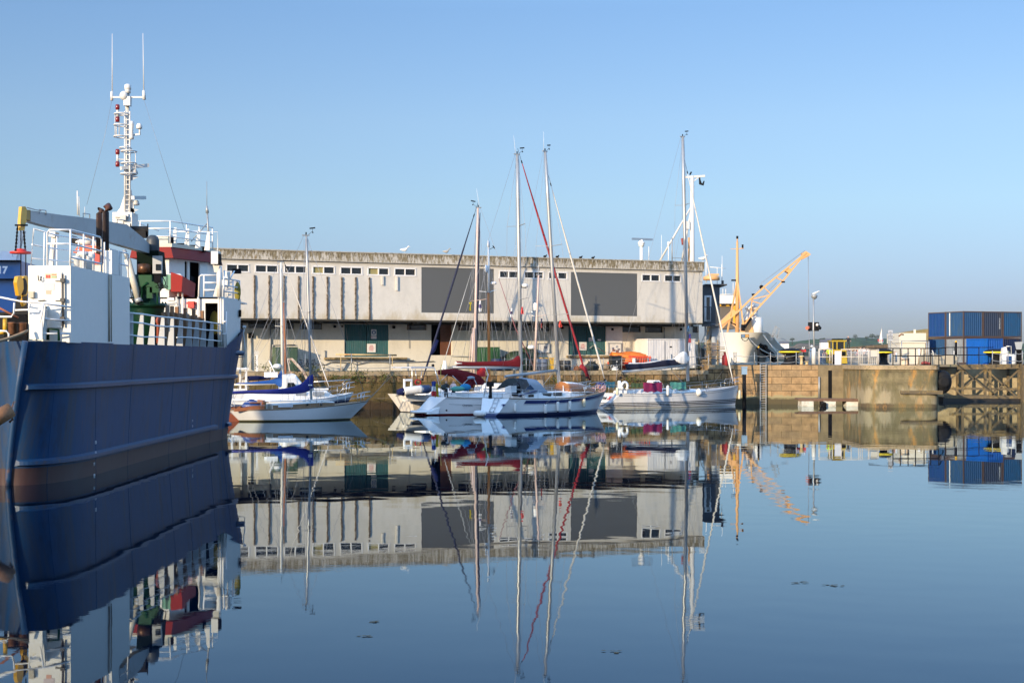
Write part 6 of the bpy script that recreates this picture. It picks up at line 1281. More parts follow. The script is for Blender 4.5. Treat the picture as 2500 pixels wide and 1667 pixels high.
mb = MB(); a, b_ = N_.at(766, 932, .2), N_.at(855, 927, .2); mb.tube([a, b_], .035, 6); mb.tube([N_.at(835, 938, .2), N_.at(843, 929, .2)], .02, 4); mb.tube([b_, N_.at(826, 962, .2)], .015, 4); mb.build('boat_hook_pole', steel, N_.r, w=False)
N_.mast((690, 950), (686, 641), .10, m=mat('cream_mast', (0.68, 0.64, 0.55), .5, var=.08), spreaders=(797,), bow=False, vane=False, beam_f=.5)
N_.furled((699, 655), (804, 946), .045, mat('pale_sailcloth', (0.62, 0.58, 0.52), .8, var=.1))
N_.fabric_band('boom_cover', [(577, 935), (620, 932), (665, 926), (679, 915), (687, 900), (692, 900)], [(577, 938), (620, 938), (668, 938), (680, 943), (687, 946), (692, 945)], .12, mat('bright_blue_canvas', (0.008, 0.075, 0.30), .75, var=.2, bump=.02, bscale=6))
N_.boom((572, 939), (690, 936), .06, mat('cream_mast', (.68, .64, .55), .5))
radome(N_, 677, 893, .28); mb = MB(); mb.tube([N_.at(660, 920, -.2), N_.at(660, 897, -.2), N_.at(665, 895, -.2), N_.at(682, 900, -.2)], .04, 5); mb.tube([N_.at(657, 880, .1), N_.at(677, 922, .1)], .05, 5); mb.build('radar_arch', white, N_.r, w=False)
mb = MB(); a, b_ = N_.at(647, 921, .2), N_.at(673, 908, .2); mb.box(a.x, b_.x, -.3, .4, a.z, b_.z); mb.build('life_raft_case', gel, N_.r, w=False)
# the wooden mast further back
W_ = Boat('old_gaffer', xy(560, 111), xy(770, 114), 2.6, 'old wooden boat with a brown mast behind the cream mast', (1.0, .9, 1.2), tf=.7)
W_.hull([('z', -.4, 0), ('z', .1, 0), ('s', .1, 1), ('s', 0, 1)], [mat('brown_hull', (0.16, 0.09, 0.05), .6), teak]); W_.deck(teak)
W_.mast((699, 960), (692, 738), .10, m=wood, stays=True, vane=False, bow=True)
# ---- A3: small white fishing launch with wheelhouse at the left
T_ = Boat('fishing_launch', xy(530, 112), xy(650, 113.5), 2.6, 'small fishing launch with open white wheelhouse frame beside the ship stern', (1.0, .9, 1.3), cat='fishing boat', tf=.85)
T_.hull([('z', -.4, 1), ('z', .05, 0), ('s', 0, 0)], [gel, antifoul]); T_.deck(gel)
mb = MB(); a, b_ = T_.at(564, 950, -.9), T_.at(603, 902, -.9)
for x in (a.x, b_.x-.14): 
    for y in (-.9, .9): mb.box(x, x+.14, y-.05, y+.05, 1.0, b_.z)
mb.box(a.x-.1, b_.x+.1, -1.0, 1.0, b_.z, b_.z+.12); mb.box(a.x, b_.x, -.92, -.88, 1.0, 1.9); mb.build('wheelhouse', white, T_.r, w=False)
mb = MB(); mb.ball(T_.at(578, 900), .14, .14, .1, 8, 5); mb.ball(T_.at(600, 900), .14, .14, .1, 8, 5); mb.build('roof_lamp', gel, T_.r, w=False)
mb = MB(); T_cover = [(603, 920), (640, 919), (660, 923)]; T_.fabric_band('dark_cover', [(603, 918), (630, 917), (661, 921)], [(603, 930), (630, 928), (661, 925)], .3, navy)
mb = MB(); mb.tube([T_.at(590, 930, -.8), T_.at(588, 922, -.8), T_.at(598, 918, -.8), T_.at(606, 926, -.8), T_.at(607, 950, -.8)], .03, 5); mb.build('hoop', steel, T_.r, w=False)
mb = MB(); mb.ball(T_.at(600, 932, -.7), .16, .16, .2, 8, 5); mb.ball(T_.at(593, 931, -.7), .12, .12, .16, 8, 5); mb.build('deck_float', mat('pale_float', (0.6, 0.55, 0.45), .6), T_.r, w=False)

# ---- C: big white yacht with blue stripe
C_ = Boat('cruising_yacht', xy(1192, 108.6), xy(1479, 117.6), 3.8, 'large white cruising yacht with navy blue hull stripe and grey sprayhood', (1.26, 1.22, 1.66), tf=.72, xw=(0, 1.1), xd=(.75, 0))
navy_boot = mat('navy_boot_top', (0.010, 0.022, 0.09), .4)
C_.hull([('z', -.5, 1), ('z', .04, 1), ('z', .20, 2), ('z', .23, 1), ('z', .27, 0), ('s', 0, 0)], [gel, navy_boot, gel]); C_.deck(teak); C_.toerail(teak, .035)
C_.band('hull_stripe', .13, .995, .10, .33, stripe_blue); C_.band('hull_line', .13, .985, .375, .395, stripe_blue)
hs = C_.house('coachroof', [(2.6, 1.2, .42), (4.2, 1.32, .52), (7.4, 1.18, .46), (9.2, .8, .30), (9.9, .55, .05)], gel, inset=.22)
for a, b_, y0, y1 in ((1268, 1275, 966, 969), (1290, 1303, 963, 969), (1325, 1345, 960, 967), (1352, 1371, 958.5, 965), (1391, 1400, 955.5, 960)): C_.win(a, b_, y0, y1, -1.22 if a < 1380 else -1.0, glass, hs)
C_.win(1322, 1348, 958.8, 968, -1.2, alu, hs, name='window_frame', th=.012); C_.win(1350, 1373, 957.4, 966, -1.2, alu, hs, name='window_frame', th=.012)
mb = MB(); mb.tube([C_.at(1265, 966, -1.25), C_.at(1290, 960, -1.3), C_.at(1313, 952, -1.25)], .05, 5); mb.build('coaming_stripe', stripe_blue, hs, w=False)
# transom ladder + emblem + text
mb = MB(); xt = .10
def TR(y, z): w_ = z/1.26; return Vector((.75*w_-.03, y, z))
for y in (-.42, .02): mb.tube([TR(y, .30)-Vector((.05, 0, 0)), TR(y, 1.3)-Vector((.05, 0, 0))], .022, 5)
for z in (.32, .62, .92, 1.2): mb.tube([TR(-.42, z)-Vector((.05, 0, 0)), TR(.02, z)-Vector((.05, 0, 0))], .02, 5)
mb.build('boarding_ladder', steel, C_.r, w=False)
mb = MB(); a = [TR(-.95, .86), TR(-1.3, .86), TR(-1.12, .66)]; mb.prism([p-Vector((.02, 0, 0)) for p in a], (.01, 0, 0)); 
for k in range(3): mb.bar(TR(-.9, .86-.04*k)-Vector((.03, 0, 0)), TR(-1.33+.05*k, .86-.04*k)-Vector((.03, 0, 0)), .01, .015)
mb.build('transom_emblem', stripe_blue, C_.r, w=False)
# sprayhood: grey canvas with window, and dark side flap
mb = MB(); rows = []
for px, yt, k in ((1265, 923, .0), (1278, 922, .3), (1290, 925, .6), (1300, 935, .85), (1309, 950, 1.0)):
    c = C_.at(px, yt); zb = C_.z(c.x/C_.L)+.35
    rows.append([Vector((c.x-.0, -1.15, zb)), Vector((c.x, -1.12, lerp(zb, c.z, .6))), Vector((c.x, -.85, lerp(zb, c.z, .93))), Vector((c.x, 0, c.z)), Vector((c.x, .85, lerp(zb, c.z, .93))), Vector((c.x, 1.12, lerp(zb, c.z, .6))), Vector((c.x, 1.15, zb))])
mb.grid(rows); sh_ = mb.build('sprayhood', mat('grey_blue_canvas', (0.27, 0.32, 0.38), .8, var=.06, bump=.01), C_.r, w=False)
mb = MB(); a = [C_.at(1282, 952, -1.17), C_.at(1295, 939, -1.17), C_.at(1304, 949, -1.17), C_.at(1302, 952, -1.17)]; mb.prism(a, (0, .02, 0)); mb.build('clear_panel', mat('blue_clear_vinyl', (0.03, 0.07, 0.14), .12), sh_, w=False)
mb = MB(); fl = [C_.at(1212, 950, -1.25), C_.at(1232, 929, -1.2), C_.at(1243, 922, -1.1), C_.at(1258, 923, -1.1), C_.at(1266, 932, -1.2), C_.at(1250, 938, -1.25), C_.at(1230, 947, -1.25)]; mb.prism(fl, (0, .05, 0)); mb.build('cockpit_flap', mat('charcoal_canvas', (0.035, 0.04, 0.038), .8, var=.2), C_.r, w=False)
mb = MB(); c = C_.at(1259, 946, -.2); mb.tube([(c.x, -.2+.42*math.cos(t), c.z+.42*math.sin(t)) for t in [k*math.pi/8 for k in range(17)]], .03, 5); mb.box(c.x-.1, c.x+.25, -.45, .1, c.z-.6, c.z+.1); mb.build('steering_wheel', black, C_.r, w=False)
mb = MB(); a = C_.at(1243, 955, -.7); mb.box(a.x, a.x+.55, -.9, -.3, a.z-.1, a.z+.40); mb.build('cockpit_locker', gel, C_.r, w=False)
# outboard on the rail, pole, davit tubes
mb = MB(); a = C_.at(1197, 940, -1.1); mb.rbox((a.x, a.y, a.z-.1), .45, .28, .35); mb.rbox((a.x+.02, a.y, a.z-.75), .16, .14, .7); mb.rbox((a.x, a.y, a.z-.95), .3, .06, .25); mb.build('outboard_motor', black, C_.r, w=False)
mb = MB(); mb.tube([C_.at(1181, 965, -.6), C_.at(1192, 915, -.6), C_.at(1185, 896, -.6)], .03, 5); mb.tube([C_.at(1187, 930, .6), C_.at(1193, 913, .6)], .03, 5); mb.tube([C_.at(1149+40, 930, 0), C_.at(1183, 965, 0)], .02, 5); mb.build('stern_pole', gel, C_.r, w=False)
C_.rails([.10, .22, .36, .50, .64, .78, .90], .66)
mo = C_.mast((1366, 953), (1331, 371), .135, spreaders=(768, 600), whip=(1327, 322), bow=False)
C_.boom((1233, 919), (1357, 904), .10); C_.furled((1346, 455), (1476, 925), .07, mat('white_sailcloth', (0.66, 0.63, 0.57), .8, var=.08), ends=True)
mb = MB(); mb.tube([C_.at(1352, 907), C_.at(1330, 935), C_.at(1318, 948)], .02, 4); mb.tube([C_.at(1300, 912), C_.at(1303, 950)], .014, 4); mb.build('mainsheet', rope, C_.r, w=False)
for px in (1375, 1386, 1388): 
    a = C_.at(px, 937, -.4); mb = MB(); mb.tube([a, C_.at(px+1, 963, -.9)], .05, 6); mb.build('dinghy_chock', white, C_.r, w=False)
# upturned wooden dinghy on the foredeck
a, b_ = C_.at(1371, 945, -.35), C_.at(1452, 957, -.1); w0, w1 = C_.f.w(a), C_.f.w(b_); dg_ = root('wooden_dinghy', tuple(w0), 'brown and white upturned dinghy with white lettering on the foredeck of the striped yacht', 'dinghy')
df = Frame(w0.x, w0.y, w1.x, w1.y); mb = MB(); rows = []; rows2 = []; zb = C_.z(.72)+.30
for i in range(15):
    t = i/14; u = df.L*t; hw = .68*(1-t**2.4)+.03; top = zb+.72*(1-t**2.2)**.8+.05*math.sin(math.pi*t)-.10*t; base = zb-.05-.12*t
    rows.append([df.w((u, hw*math.cos(q), lerp(base, top, max(0, math.sin(q))**.55))) for q in [math.pi*(1-j/12) for j in range(13)]])
mb.grid(rows, mats=[0, 0, 0, 1, 1, 1, 1, 1, 1, 0, 0, 0], capA=True); 
do = mb.build('hull', [mat('varnished_dinghy', (0.30, 0.12, 0.04), .35, var=.15), gel], dg_)
mb = MB()
for sg in (-1, 1): mb.tube([df.w((df.L*t, sg*(.70*(1-t**2.4)+.03), zb-.04-.12*t)) for t in [k/12 for k in range(13)]], .035, 5)
mb.build('gunwale', gel, dg_)
text('lettering', '2008', .22, gel, df.w((df.L*.48, -.70, zb+.22)), df.ex, dg_, bold=.01)
for px, y0, y1, lb in ((1258, 983, 1007, 'slim grey white fender nearest the transom of the striped yacht'), (1332, 984, 1011, 'second fender along the striped yacht, straight and white with dark tips'), (1362, 978, 1006, 'third fender along the striped yacht, hanging at the middle of the hull'), (1391, 976, 1004, 'fourth fender along the striped yacht, slightly tilted'), (1426, 972, 995, 'short yellowish fender nearest the bow of the striped yacht')):
    fender(C_, px, y0, y1, .125 if px != 1258 else .11, lb, m=None if px != 1426 else mat('fender_cream', (0.62, 0.58, 0.42), .5), tips=black if px in (1332, 1362, 1391) else None)
c = C_.f.w(C_.at(1168, 1011, -.5)); mb = MB(); v = C_.f.ey; mb.lathe(c-v*.55+Vector((0, 0, .05)), [(.08, -.15), (.2, 0), (.23, .2), (.23, .65), (.2, .85), (.08, 1.0)], 12, axis=(v.x, v.y, 0)); single(mb, 'fender', MATS['fender_white'], tuple(c), 'fat white fender lying at the foot of the striped yacht transom', 'fender', 'fenders hanging from the yachts')
c = C_.f.w((C_.L*.97, 0, C_.z(1)+.35)); mb = MB()
for k in range(4): mb.tube([c+Vector((.22*math.cos(t)-.1*k, .1*k, .22*math.sin(t))) for t in [j*math.pi/6 for j in range(13)]], .035, 5)
single(mb, 'rope_coil', mat('blue_rope', (0.02, 0.04, 0.2), .8), tuple(c), 'blue rope coil hung on the bow rail of the striped yacht', 'rope')
mb = MB(); c = C_.f.w((C_.L*.90, -.3, C_.z(.9)+.15)); rg = random.Random(4)
for k in range(14): a = c+Vector((rg.uniform(-.6, .6), rg.uniform(-.3, .3), rg.uniform(-.1, .3))); mb.tube([a+Vector((.13*math.cos(t), .03, .13*math.sin(t))) for t in [j*math.pi/4 for j in range(9)]], .025, 4)
single(mb, 'rope_heap', mat('pink_white_rope', (0.6, 0.35, 0.33), .8, var=.3), tuple(c), 'pink and white mooring lines heaped at the bow of the striped yacht', 'rope')

# ---- B: white yacht with red boot stripe behind C
B_ = Boat('white_yacht', xy(1004, 110.6), xy(1440, 117.6), 4.1, 'white yacht with scooped stern, thin red waterline and maroon boom cover', (1.30, 1.20, 1.62), tf=.70, xw=(.55, .9), xd=(2.15, 0))
B_.hull([('z', -.5, 1), ('z', .02, 1), ('z', .10, 0), ('s', 0, 0)], [gel, stripe_red]); B_.deck(gel); B_.toerail(teak, .03)
mb = MB(); rows = []
for z, g_ in ((.12, .75), (.16, .96), (.24, 1.0), (.30, .98), (.33, .8)):
    rows.append([Vector((.0+.75*(1-g_)+1.1*(1-math.sin(a)), 1.25*g_*math.cos(a), z)) for a in [math.pi*k/14 for k in range(15)]])
mb.grid(rows, capA=True, capB=True); mb.hexa([(.7, -1.2, .1), (1.6, -1.25, .1), (1.6, 1.25, .1), (.7, 1.2, .1), (.9, -1.15, .33), (1.75, -1.2, .6), (1.75, 1.2, .6), (.9, 1.15, .33)]); mb.build('bathing_platform', gel, B_.r, w=False)
B_.band('hull_line', .06, .98, .46, .475, mat('dark_line', (0.04, 0.05, 0.07), .4))
B_.band('sheer_line', .0, .98, .07, .09, MATS['dark_line'])
hp = B_.pt(.09, .35, -1, .01); mb = MB(); mb.ball(hp, .07, .02, .06); mb.build('exhaust_outlet', dark, B_.r, w=False)
text('lettering', 'Charisma', .20, mat('dark_line', (.04, .05, .07), .4), B_.pt(.17, .70, -1, .03), (B_.pt(.22, .7, -1)-B_.pt(.12, .7, -1)), B_.r, w=False)
B_.house('coachroof', [(3.0, 1.35, .40), (5.5, 1.35, .42), (9.0, 1.15, .42), (11.5, .6, .05)], gel)
bim = B_.fabric_band('maroon_bimini', [(1071, 903), (1090, 901), (1110, 900), (1140, 906), (1165, 914), (1182, 928), (1180, 938)], [(1071, 915), (1090, 917), (1108, 922), (1125, 934), (1140, 940), (1158, 940), (1176, 940)], 1.5, maroon)
mb = MB(); mb.box(B_.at(1171, 899).x, B_.at(1178, 899).x, -.5, .5, B_.at(1171, 919).z, B_.at(1171, 898).z); mb.build('folded_red_cover', mat('bright_red_canvas', (0.42, 0.015, 0.02), .8, bump=.02), B_.r, w=False)
mb = MB(); q = [(1144, 955), (1152, 922), (1157, 955)]; mb.tube([B_.at(x, y, -1.3) for x, y in q], .03, 5); mb.prism([B_.at(1145, 946, -1.28), B_.at(1152, 924, -1.28), B_.at(1157, 946, -1.28)], (0, .02, 0)); mb.build('companion_canopy', maroon, B_.r, w=False)
mb = MB(); mb.ball(B_.at(1150, 922, -1.2), .32, .3, .12, 8, 5); mb.build('canopy_cap', mat('grey_blue_canvas', (.27, .32, .38), .8), B_.r, w=False)
for a, b_ in (((1076, 930), (1092, 914)), ((1105, 917), (1128, 940)), ((1128, 940), (1146, 922)), ((1157, 924), (1172, 955)), ((1060, 898), (1085, 960))): mb = MB(); mb.tube([B_.at(*a, -1.3), B_.at(*b_, -1.3)], .02, 5); mb.build('canopy_strut', steel, B_.r, w=False)
B_.rails([.13, .26, .4, .55, .7, .84, .93], .66)
# towels and buckets in the cockpit
for px, y0, y1, w_, c_, nm in ((1117, 944, 954, .55, (0.08, 0.32, 0.26), 'sea green round cushion on the white yacht rail'), (1136, 938, 953, .42, (0.01, 0.20, 0.40), 'bright blue cloth on the white yacht rail'), (1083, 940, 951, .2, (0.02, 0.03, 0.03), 'dark winch cover on the white yacht rail')):
    a, b_ = B_.f.w(B_.at(px, y0, -1.6)), B_.f.w(B_.at(px, y1, -1.6)); mb = MB(); mb.ball((a+b_)/2, w_, .15, (a.z-b_.z)/2+.05, 10, 6); single(mb, 'cockpit_cloth', mat('cloth_%d' % px, c_, .8, bump=.01), tuple(b_), nm, 'cloth')
B_.mast((1272, 935), (1263, 378), .150, spreaders=(731, 552), whip=(1254, 330), bow=False)
B_.boom((1104, 897), (1268, 897), .12)
B_.fabric_band('boom_cover', [(1114, 881), (1150, 883), (1190, 882), (1230, 881), (1250, 878), (1262, 869), (1271, 869), (1274, 880)], [(1114, 893), (1150, 894), (1190, 894), (1230, 895), (1250, 896), (1262, 898), (1270, 898), (1274, 892)], .17, maroon)
mb = MB(); mb.lathe(B_.at(1111, 887), [(.10, 0), (.14, .1), (.14, .5), (.1, .6)], 8, axis=(1, 0, 0)); mb.build('leech_roll', mat('pale_sailcloth', (.62, .58, .52), .8), B_.r, w=False)
B_.furled((1275, 400), (1432, 920), .09, mat('red_furled_canvas', (0.26, 0.012, 0.018), .8, var=.2, bump=.01, bscale=8))
mb = MB(); mb.tube([B_.at(1418, 892), B_.at(1427, 900), B_.at(1440, 928)], [.16, .2, .05], 8); mb.build('sail_foot', MATS['red_furled_canvas'], B_.r, w=False)
radome(B_, 1281, 697, .27, y=-.0); mb = MB(); mb.bar(B_.at(1273, 702), B_.at(1284, 703), .1, .06); mb.build('radar_bracket', alu, B_.r, w=False)
mb = MB(); mb.tube([B_.at(1076, 960, -1.2), B_.at(1076, 898, -1.2), B_.at(1078, 890, -1.2)], .02, 4); mb.build('ensign_staff', mat('yellow_staff', (.55, .5, .1), .6), B_.r, w=False)
# ensign: blue, white, red over yellow
def flag(name, pts_px, bt, cols, label, y=0.0, nx=5):
    """cloth hanging in vertical folds; pts_px = (px, ytop, ybottom, width px)"""
    px, y0, y1, w_ = pts_px; r = root(name, tuple(bt.f.w(bt.at(px, y1, y))), label, 'flag', 'flags flown from the yachts')
    n = len(cols)
    for k, c in enumerate(cols):
        mb = MB(); rows = []
        for i in range(4):
            t = (k+i/3)/n; row = []
            for j in range(7):
                s_ = j/6; q = bt.at(px+w_*(s_-.5)*(1-.25*t)+math.sin(t*5+s_*3)*w_*.12, lerp(y0, y1, t)+abs(s_-.5)*3, y); row.append(bt.f.w(Vector((q.x, y+.08*math.sin(s_*9+t*3), q.z))))
            rows.append(row)
        mb.grid(rows); mb.build('cloth', mat('flag_%d_%d_%d' % tuple(int(v*100) for v in c), c, .8), r)
    return r
flag('ensign', (1059, 930, 966, 11), B_, [(0.02, 0.05, 0.25), (0.65, 0.65, 0.65), (0.55, 0.03, 0.03)], 'blue white and red ensign drooping at the stern of the white yacht', -1.7)
flag('yellow_cloth', (1066, 936, 968, 9), B_, [(0.55, 0.42, 0.02), (0.5, 0.35, 0.02)], 'yellow cloth hanging behind the drooping ensign', -1.6)
flag('courtesy_flag', (1275, 749, 766, 5), B_, [(0.5, 0.05, 0.05), (0.5, 0.05, 0.05)], 'small red flag beside the tallest grey mast', -.9)
flag('signal_flag', (1172, 733, 760, 5), B_, [(0.6, 0.6, 0.62), (0.1, 0.08, 0.2), (0.6, 0.6, 0.6)], 'small dark and white flag beside the navy furled sail', .9)
flag('courtesy_flag', (1249, 752, 773, 5), B_, [(0.6, 0.6, 0.6), (0.04, 0.04, 0.1), (0.6, 0.6, 0.6)], 'small black and white striped flag left of the tallest grey mast', -.8)
flag('courtesy_flag', (1368, 782, 798, 5), C_, [(0.6, 0.05, 0.03), (0.6, 0.05, 0.03)], 'small red flag just beside the mast of the striped yacht', -.9)
# crew in B's cockpit
for px, sh, lb in ((1089, 4, 'seated person in dark top in the cockpit of the white yacht, back to the bimini'), (1107, 5, 'seated long haired person in pale top in the cockpit of the white yacht')):
    key = (sh, 2, 5); combos[key] = person_mesh(sh, (.3, .2), shirts[sh][0], trs[2][0], hair=hrs[1]); c = B_.f.w(B_.at(px, 930, -.6)); o = bpy.data.objects.new('person', combos[key]); C.objects.link(o)
    o.location = (c.x, c.y, B_.f.w(B_.at(px, 928, -.6)).z-1.72); o.rotation_euler = (0, 0, .6 if px < 1100 else -.5); tag(o, lb, 'person', 'crew of the white yacht')
# ---- E: white yacht stern with dinghy on davits
E_ = Boat('charter_yacht', xy(975, 116.0), xy(1190, 121.0), 3.9, 'cream sterned yacht with steel arch and inflatable on its davits', (1.40, 1.3, 1.6), tf=.85, xw=(.75, .6), xd=(0, 0))
E_.hull([('z', -.4, 1), ('z', .05, 0), ('s', .0, 0)], [mat('cream_gelcoat', (0.74, 0.70, 0.63), .3), antifoul]); E_.deck(gel)
mb = MB(); a, b_ = E_.at(988, 987, -1.6), E_.at(1040, 962, -1.6); mb.box(a.x, b_.x, -2.0, -1.3, .9, 1.35); mb.build('stern_locker', MATS['cream_gelcoat'], E_.r, w=False)
mb = MB(); a, b_ = E_.at(987, 979, -1.96), E_.at(996, 975, -1.96); mb.box(a.x, b_.x, -2.03, -1.98, b_.z-.12, a.z); mb.build('stern_port', glass, E_.r, w=False)
E_.house('cabin', [(2.2, 1.3, .5), (5, 1.2, .5), (6, .9, .1)], gel)
mb = MB()
for y in (-1.3, 1.3):
    mb.tube([E_.at(1007, 965, y), E_.at(1006, 899, y), E_.at(1012, 897, y), E_.at(1060, 897, y)], .03, 5); mb.tube([E_.at(1018, 940, y), E_.at(1014, 900, y)], .02, 5); mb.tube([E_.at(1026, 940, y), E_.at(1030, 900, y)], .02, 5); mb.tube([E_.at(1060, 897, y), E_.at(1072, 940, y)], .025, 5)
    mb.tube([E_.at(978, 906, y), E_.at(981, 898, y), E_.at(997, 898, y), E_.at(999, 920, y)], .025, 5)
mb.build('steel_arch', steel, E_.r, w=False)
mb = MB(); a, b_ = E_.at(1004, 899, -1.4), E_.at(1058, 895, -1.4); mb.box(a.x, b_.x, -1.4, 1.4, a.z, b_.z); mb.build('solar_panel', mat('grey_plate', (.42, .44, .48), .5), E_.r, w=False)
mb = MB(); c = E_.at(1057, 892, -1.2); mb.ball(c, .12); mb.tube([c, c-Vector((0, 0, .25))], .03, 5); mb.build('gps_aerial', black, E_.r, w=False)
mb = MB(); a = E_.at(986, 945, -1.2)
for px in (987, 1004): q = E_.at(px, 950, -1.3); mb.box(q.x-.06, q.x+.06, -1.36, -1.24, q.z-.1, E_.at(px, 926, -1.3).z)
q0, q1 = E_.at(986, 930, -1.3), E_.at(1005, 925, -1.3); mb.box(q0.x, q1.x, -1.4, -1.2, q0.z, q1.z); mb.build('davit_post', gel, E_.r, w=False)
mb = MB(); c = E_.at(1020, 933, -1.2); 
for k in range(5): mb.tube([c+Vector((.26*math.cos(t)-.02*k, -.04*k, .2*math.sin(t))) for t in [j*math.pi/6 for j in range(13)]], .04, 5)
E_c = mb; o = mb.build('red_rope_coil', mat('bright_red_canvas', (.42, .015, .02), .8), E_.r, w=False)
# inflatable dinghy
w0, w1 = P(970, 958, 113.2), P(1049, 950, 114.2); dr = root('inflatable_dinghy', tuple(w0), 'grey white inflatable dinghy with navy ends slung behind the cream yacht', 'dinghy')
pts = [w0.lerp(w1, t)+Vector((0, 0, .05*math.sin(t*3))) for t in [k/16 for k in range(17)]]
for k0, k1, m_, nm in ((0, 3, navy, 'tube_end'), (3, 12, mat('inflatable_white', (0.62, 0.60, 0.55), .5), 'tube'), (12, 16, mat('navy_pvc', (0.012, 0.03, 0.09), .4), 'tube_end')):
    mb = MB(); q = pts[k0:k1+1]; full = [.16+.14*math.sin(math.pi*min(1, (k+1)/6)/2)-(0.10 if k > 15 else 0) for k in range(17)]; mb.tube(q, [full[k]*1.05 for k in range(k0, k1+1)], 12); mb.tube([p+Vector((.05, .95, .0)) for p in q], [full[k]*1.05 for k in range(k0, k1+1)], 12); mb.build(nm, m_, dr)
mb = MB(); mb.tube([p+Vector((0, -.30, .0)) for p in pts[3:13]], .03, 5); mb.build('rubbing_strake', mat('grey_blue_canvas', (.27, .32, .38), .8), dr)
mb = MB(); mb.hexa([pts[3]+Vector((0, .1, -.25)), pts[13]+Vector((0, .1, -.2)), pts[13]+Vector((0, .85, -.2)), pts[3]+Vector((0, .85, -.25)), pts[3]+Vector((0, .1, .0)), pts[13]+Vector((0, .1, .05)), pts[13]+Vector((0, .85, .05)), pts[3]+Vector((0, .85, .0))]); mb.build('floor', mat('grey_plate', (.42, .44, .48), .5), dr)
# ---- F: old ketch, bow to the left, brown rail, navy furled sail
K_ = Boat('wooden_ketch', xy(1340, 124.5), xy(1022, 120.5), 3.6, 'old ketch with brown gunwale, pale masts and navy furled jib', (1.3, 1.2, 1.75), tf=.5, xw=(.5, .7))
K_.hull([('z', -.4, 1), ('z', .1, 0), ('s', .35, 2), ('s', .2, 0), ('s', .1, 2), ('s', 0, 2)], [mat('cream_gelcoat', (.74, .70, .63), .3), antifoul, wood]); K_.deck(teak); K_.toerail(wood, .05)
K_.house('deckhouse', [(2.5, 1.1, .9), (6.0, 1.1, .9), (6.3, 1.0, .2)], white)
pinkm = mat('pale_pink_mast', (0.56, 0.42, 0.36), .45, var=.12, scale=2)
K_.mast((1157, 935), (1167, 508), .115, m=pinkm, spreaders=(734,), whip=(1163, 460), beam_f=1.0, bow=False)
K_.furled((1156, 530), (1032, 925), .085, mat('navy_furled', (0.008, 0.011, 0.035), .8, var=.2), ends=True)
mb = MB(); mb.tube([K_.at(1068, 830), K_.at(1058, 852), K_.at(1052, 866)], [.12, .20, .10], 8); mb.build('sail_clew', mat('navy_canvas', (.012, .016, .07), .8), K_.r, w=False)
mb = MB(); mb.tube([K_.at(1172, 520), K_.at(1170, 560), K_.at(1163, 900)], [.03, .06, .07], 6); mb.build('furled_staysail', MATS['navy_furled'], K_.r, w=False)
mb = MB(); mb.tube([K_.at(1156, 800, .3), K_.at(1151, 910, .5)], .07, 6); mb.tube([K_.at(1145, 900, -.4), K_.at(1152, 815, -.3)], .05, 6); mb.build('spinnaker_pole', pinkm, K_.r, w=False)
K_.furled((1150, 665), (1085, 880), .035, galv, name='inner_stay', ends=False)
mb = MB(); mb.tube([K_.at(1085, 880), K_.at(1088, 905)], [.12, .16], 6); mb.tube([K_.at(1080, 905), K_.at(1085, 880)], [.12, .05], 6); mb.build('white_bundle', gel, K_.r, w=False)
K_.mast((1305, 905), (1315, 672), .10, m=pinkm, spreaders=(772,), bow=False, vane=False, name='mizzen_mast')
radome(K_, 1297, 847, .30, y=-.2); mb = MB(); mb.lathe(K_.at(1307, 758, -.12), [(.1, 0), (.16, .06), (.16, .55), (.1, .62)], 10); mb.build('radar_reflector', white, K_.r, w=False)
mb = MB(); mb.tube([K_.at(1314, 672), K_.at(1314, 648)], .02, 4); mb.tube([K_.at(1299, 770), K_.at(1307, 772)], .03, 4); mb.ball(K_.at(1299, 762), .06); mb.build('mizzen_aerial', white, K_.r, w=False)
mb = MB(); a, b_ = K_.at(1295, 938, -1.2), K_.at(1320, 938, -1.2); mb.hexa([(a.x, -1.3, 1.2), (b_.x, -1.3, 1.2), (b_.x, -.3, 1.2), (a.x, -.3, 1.2), (a.x*.9+b_.x*.1, -1.2, 2.2), (a.x*.2+b_.x*.8, -1.2, 2.35), (a.x*.2+b_.x*.8, -.3, 2.35), (a.x*.9+b_.x*.1, -.3, 2.2)]); mb.build('canvas_heap', mat('tan_canvas', (0.42, 0.34, 0.24), .8, bump=.03, bscale=4), K_.r, w=False)
flag('signal_flag', (1148, 737, 758, 6), K_, [(0.55, 0.45, 0.03), (0.5, 0.4, 0.02)], 'small yellow flag under the spreader of the pale pink mast', 1.2)
flag('signal_flag', (1322, 777, 800, 4), K_, [(0.03, 0.04, 0.12), (0.3, 0.05, 0.05)], 'dark narrow flag beside the short mizzen mast', .9)
# ---- G: small cutter with varnished mast
G_ = Boat('varnished_cutter', xy(1120, 122.3), xy(1300, 126.0), 2.8, 'small cutter with varnished orange mast and white topmast', (1.1, 1.0, 1.3), tf=.6)
G_.hull([('z', -.4, 1), ('z', .1, 0), ('s', 0, 0)], [gel, antifoul]); G_.deck(teak)
vm = mat('orange_varnish', (0.50, 0.18, 0.04), .35, var=.15, scale=4)
G_.mast((1194, 935), (1193, 714), .115, m=vm, spreaders=(), vane=False, bow=False, stays=False)
mb = MB(); mb.tube([G_.at(1193, 716), G_.at(1193, 600)], .09, 8, r1=.07); mb.lathe(G_.at(1193, 604), [(.07, 0), (.11, .05), (.11, .5), (.05, .55)], 8); mb.bar(G_.at(1170, 711), G_.at(1193, 713), .06, .06); mb.bar(G_.at(1193, 713), G_.at(1212, 707), .06, .06); mb.build('topmast', white, G_.r, w=False)
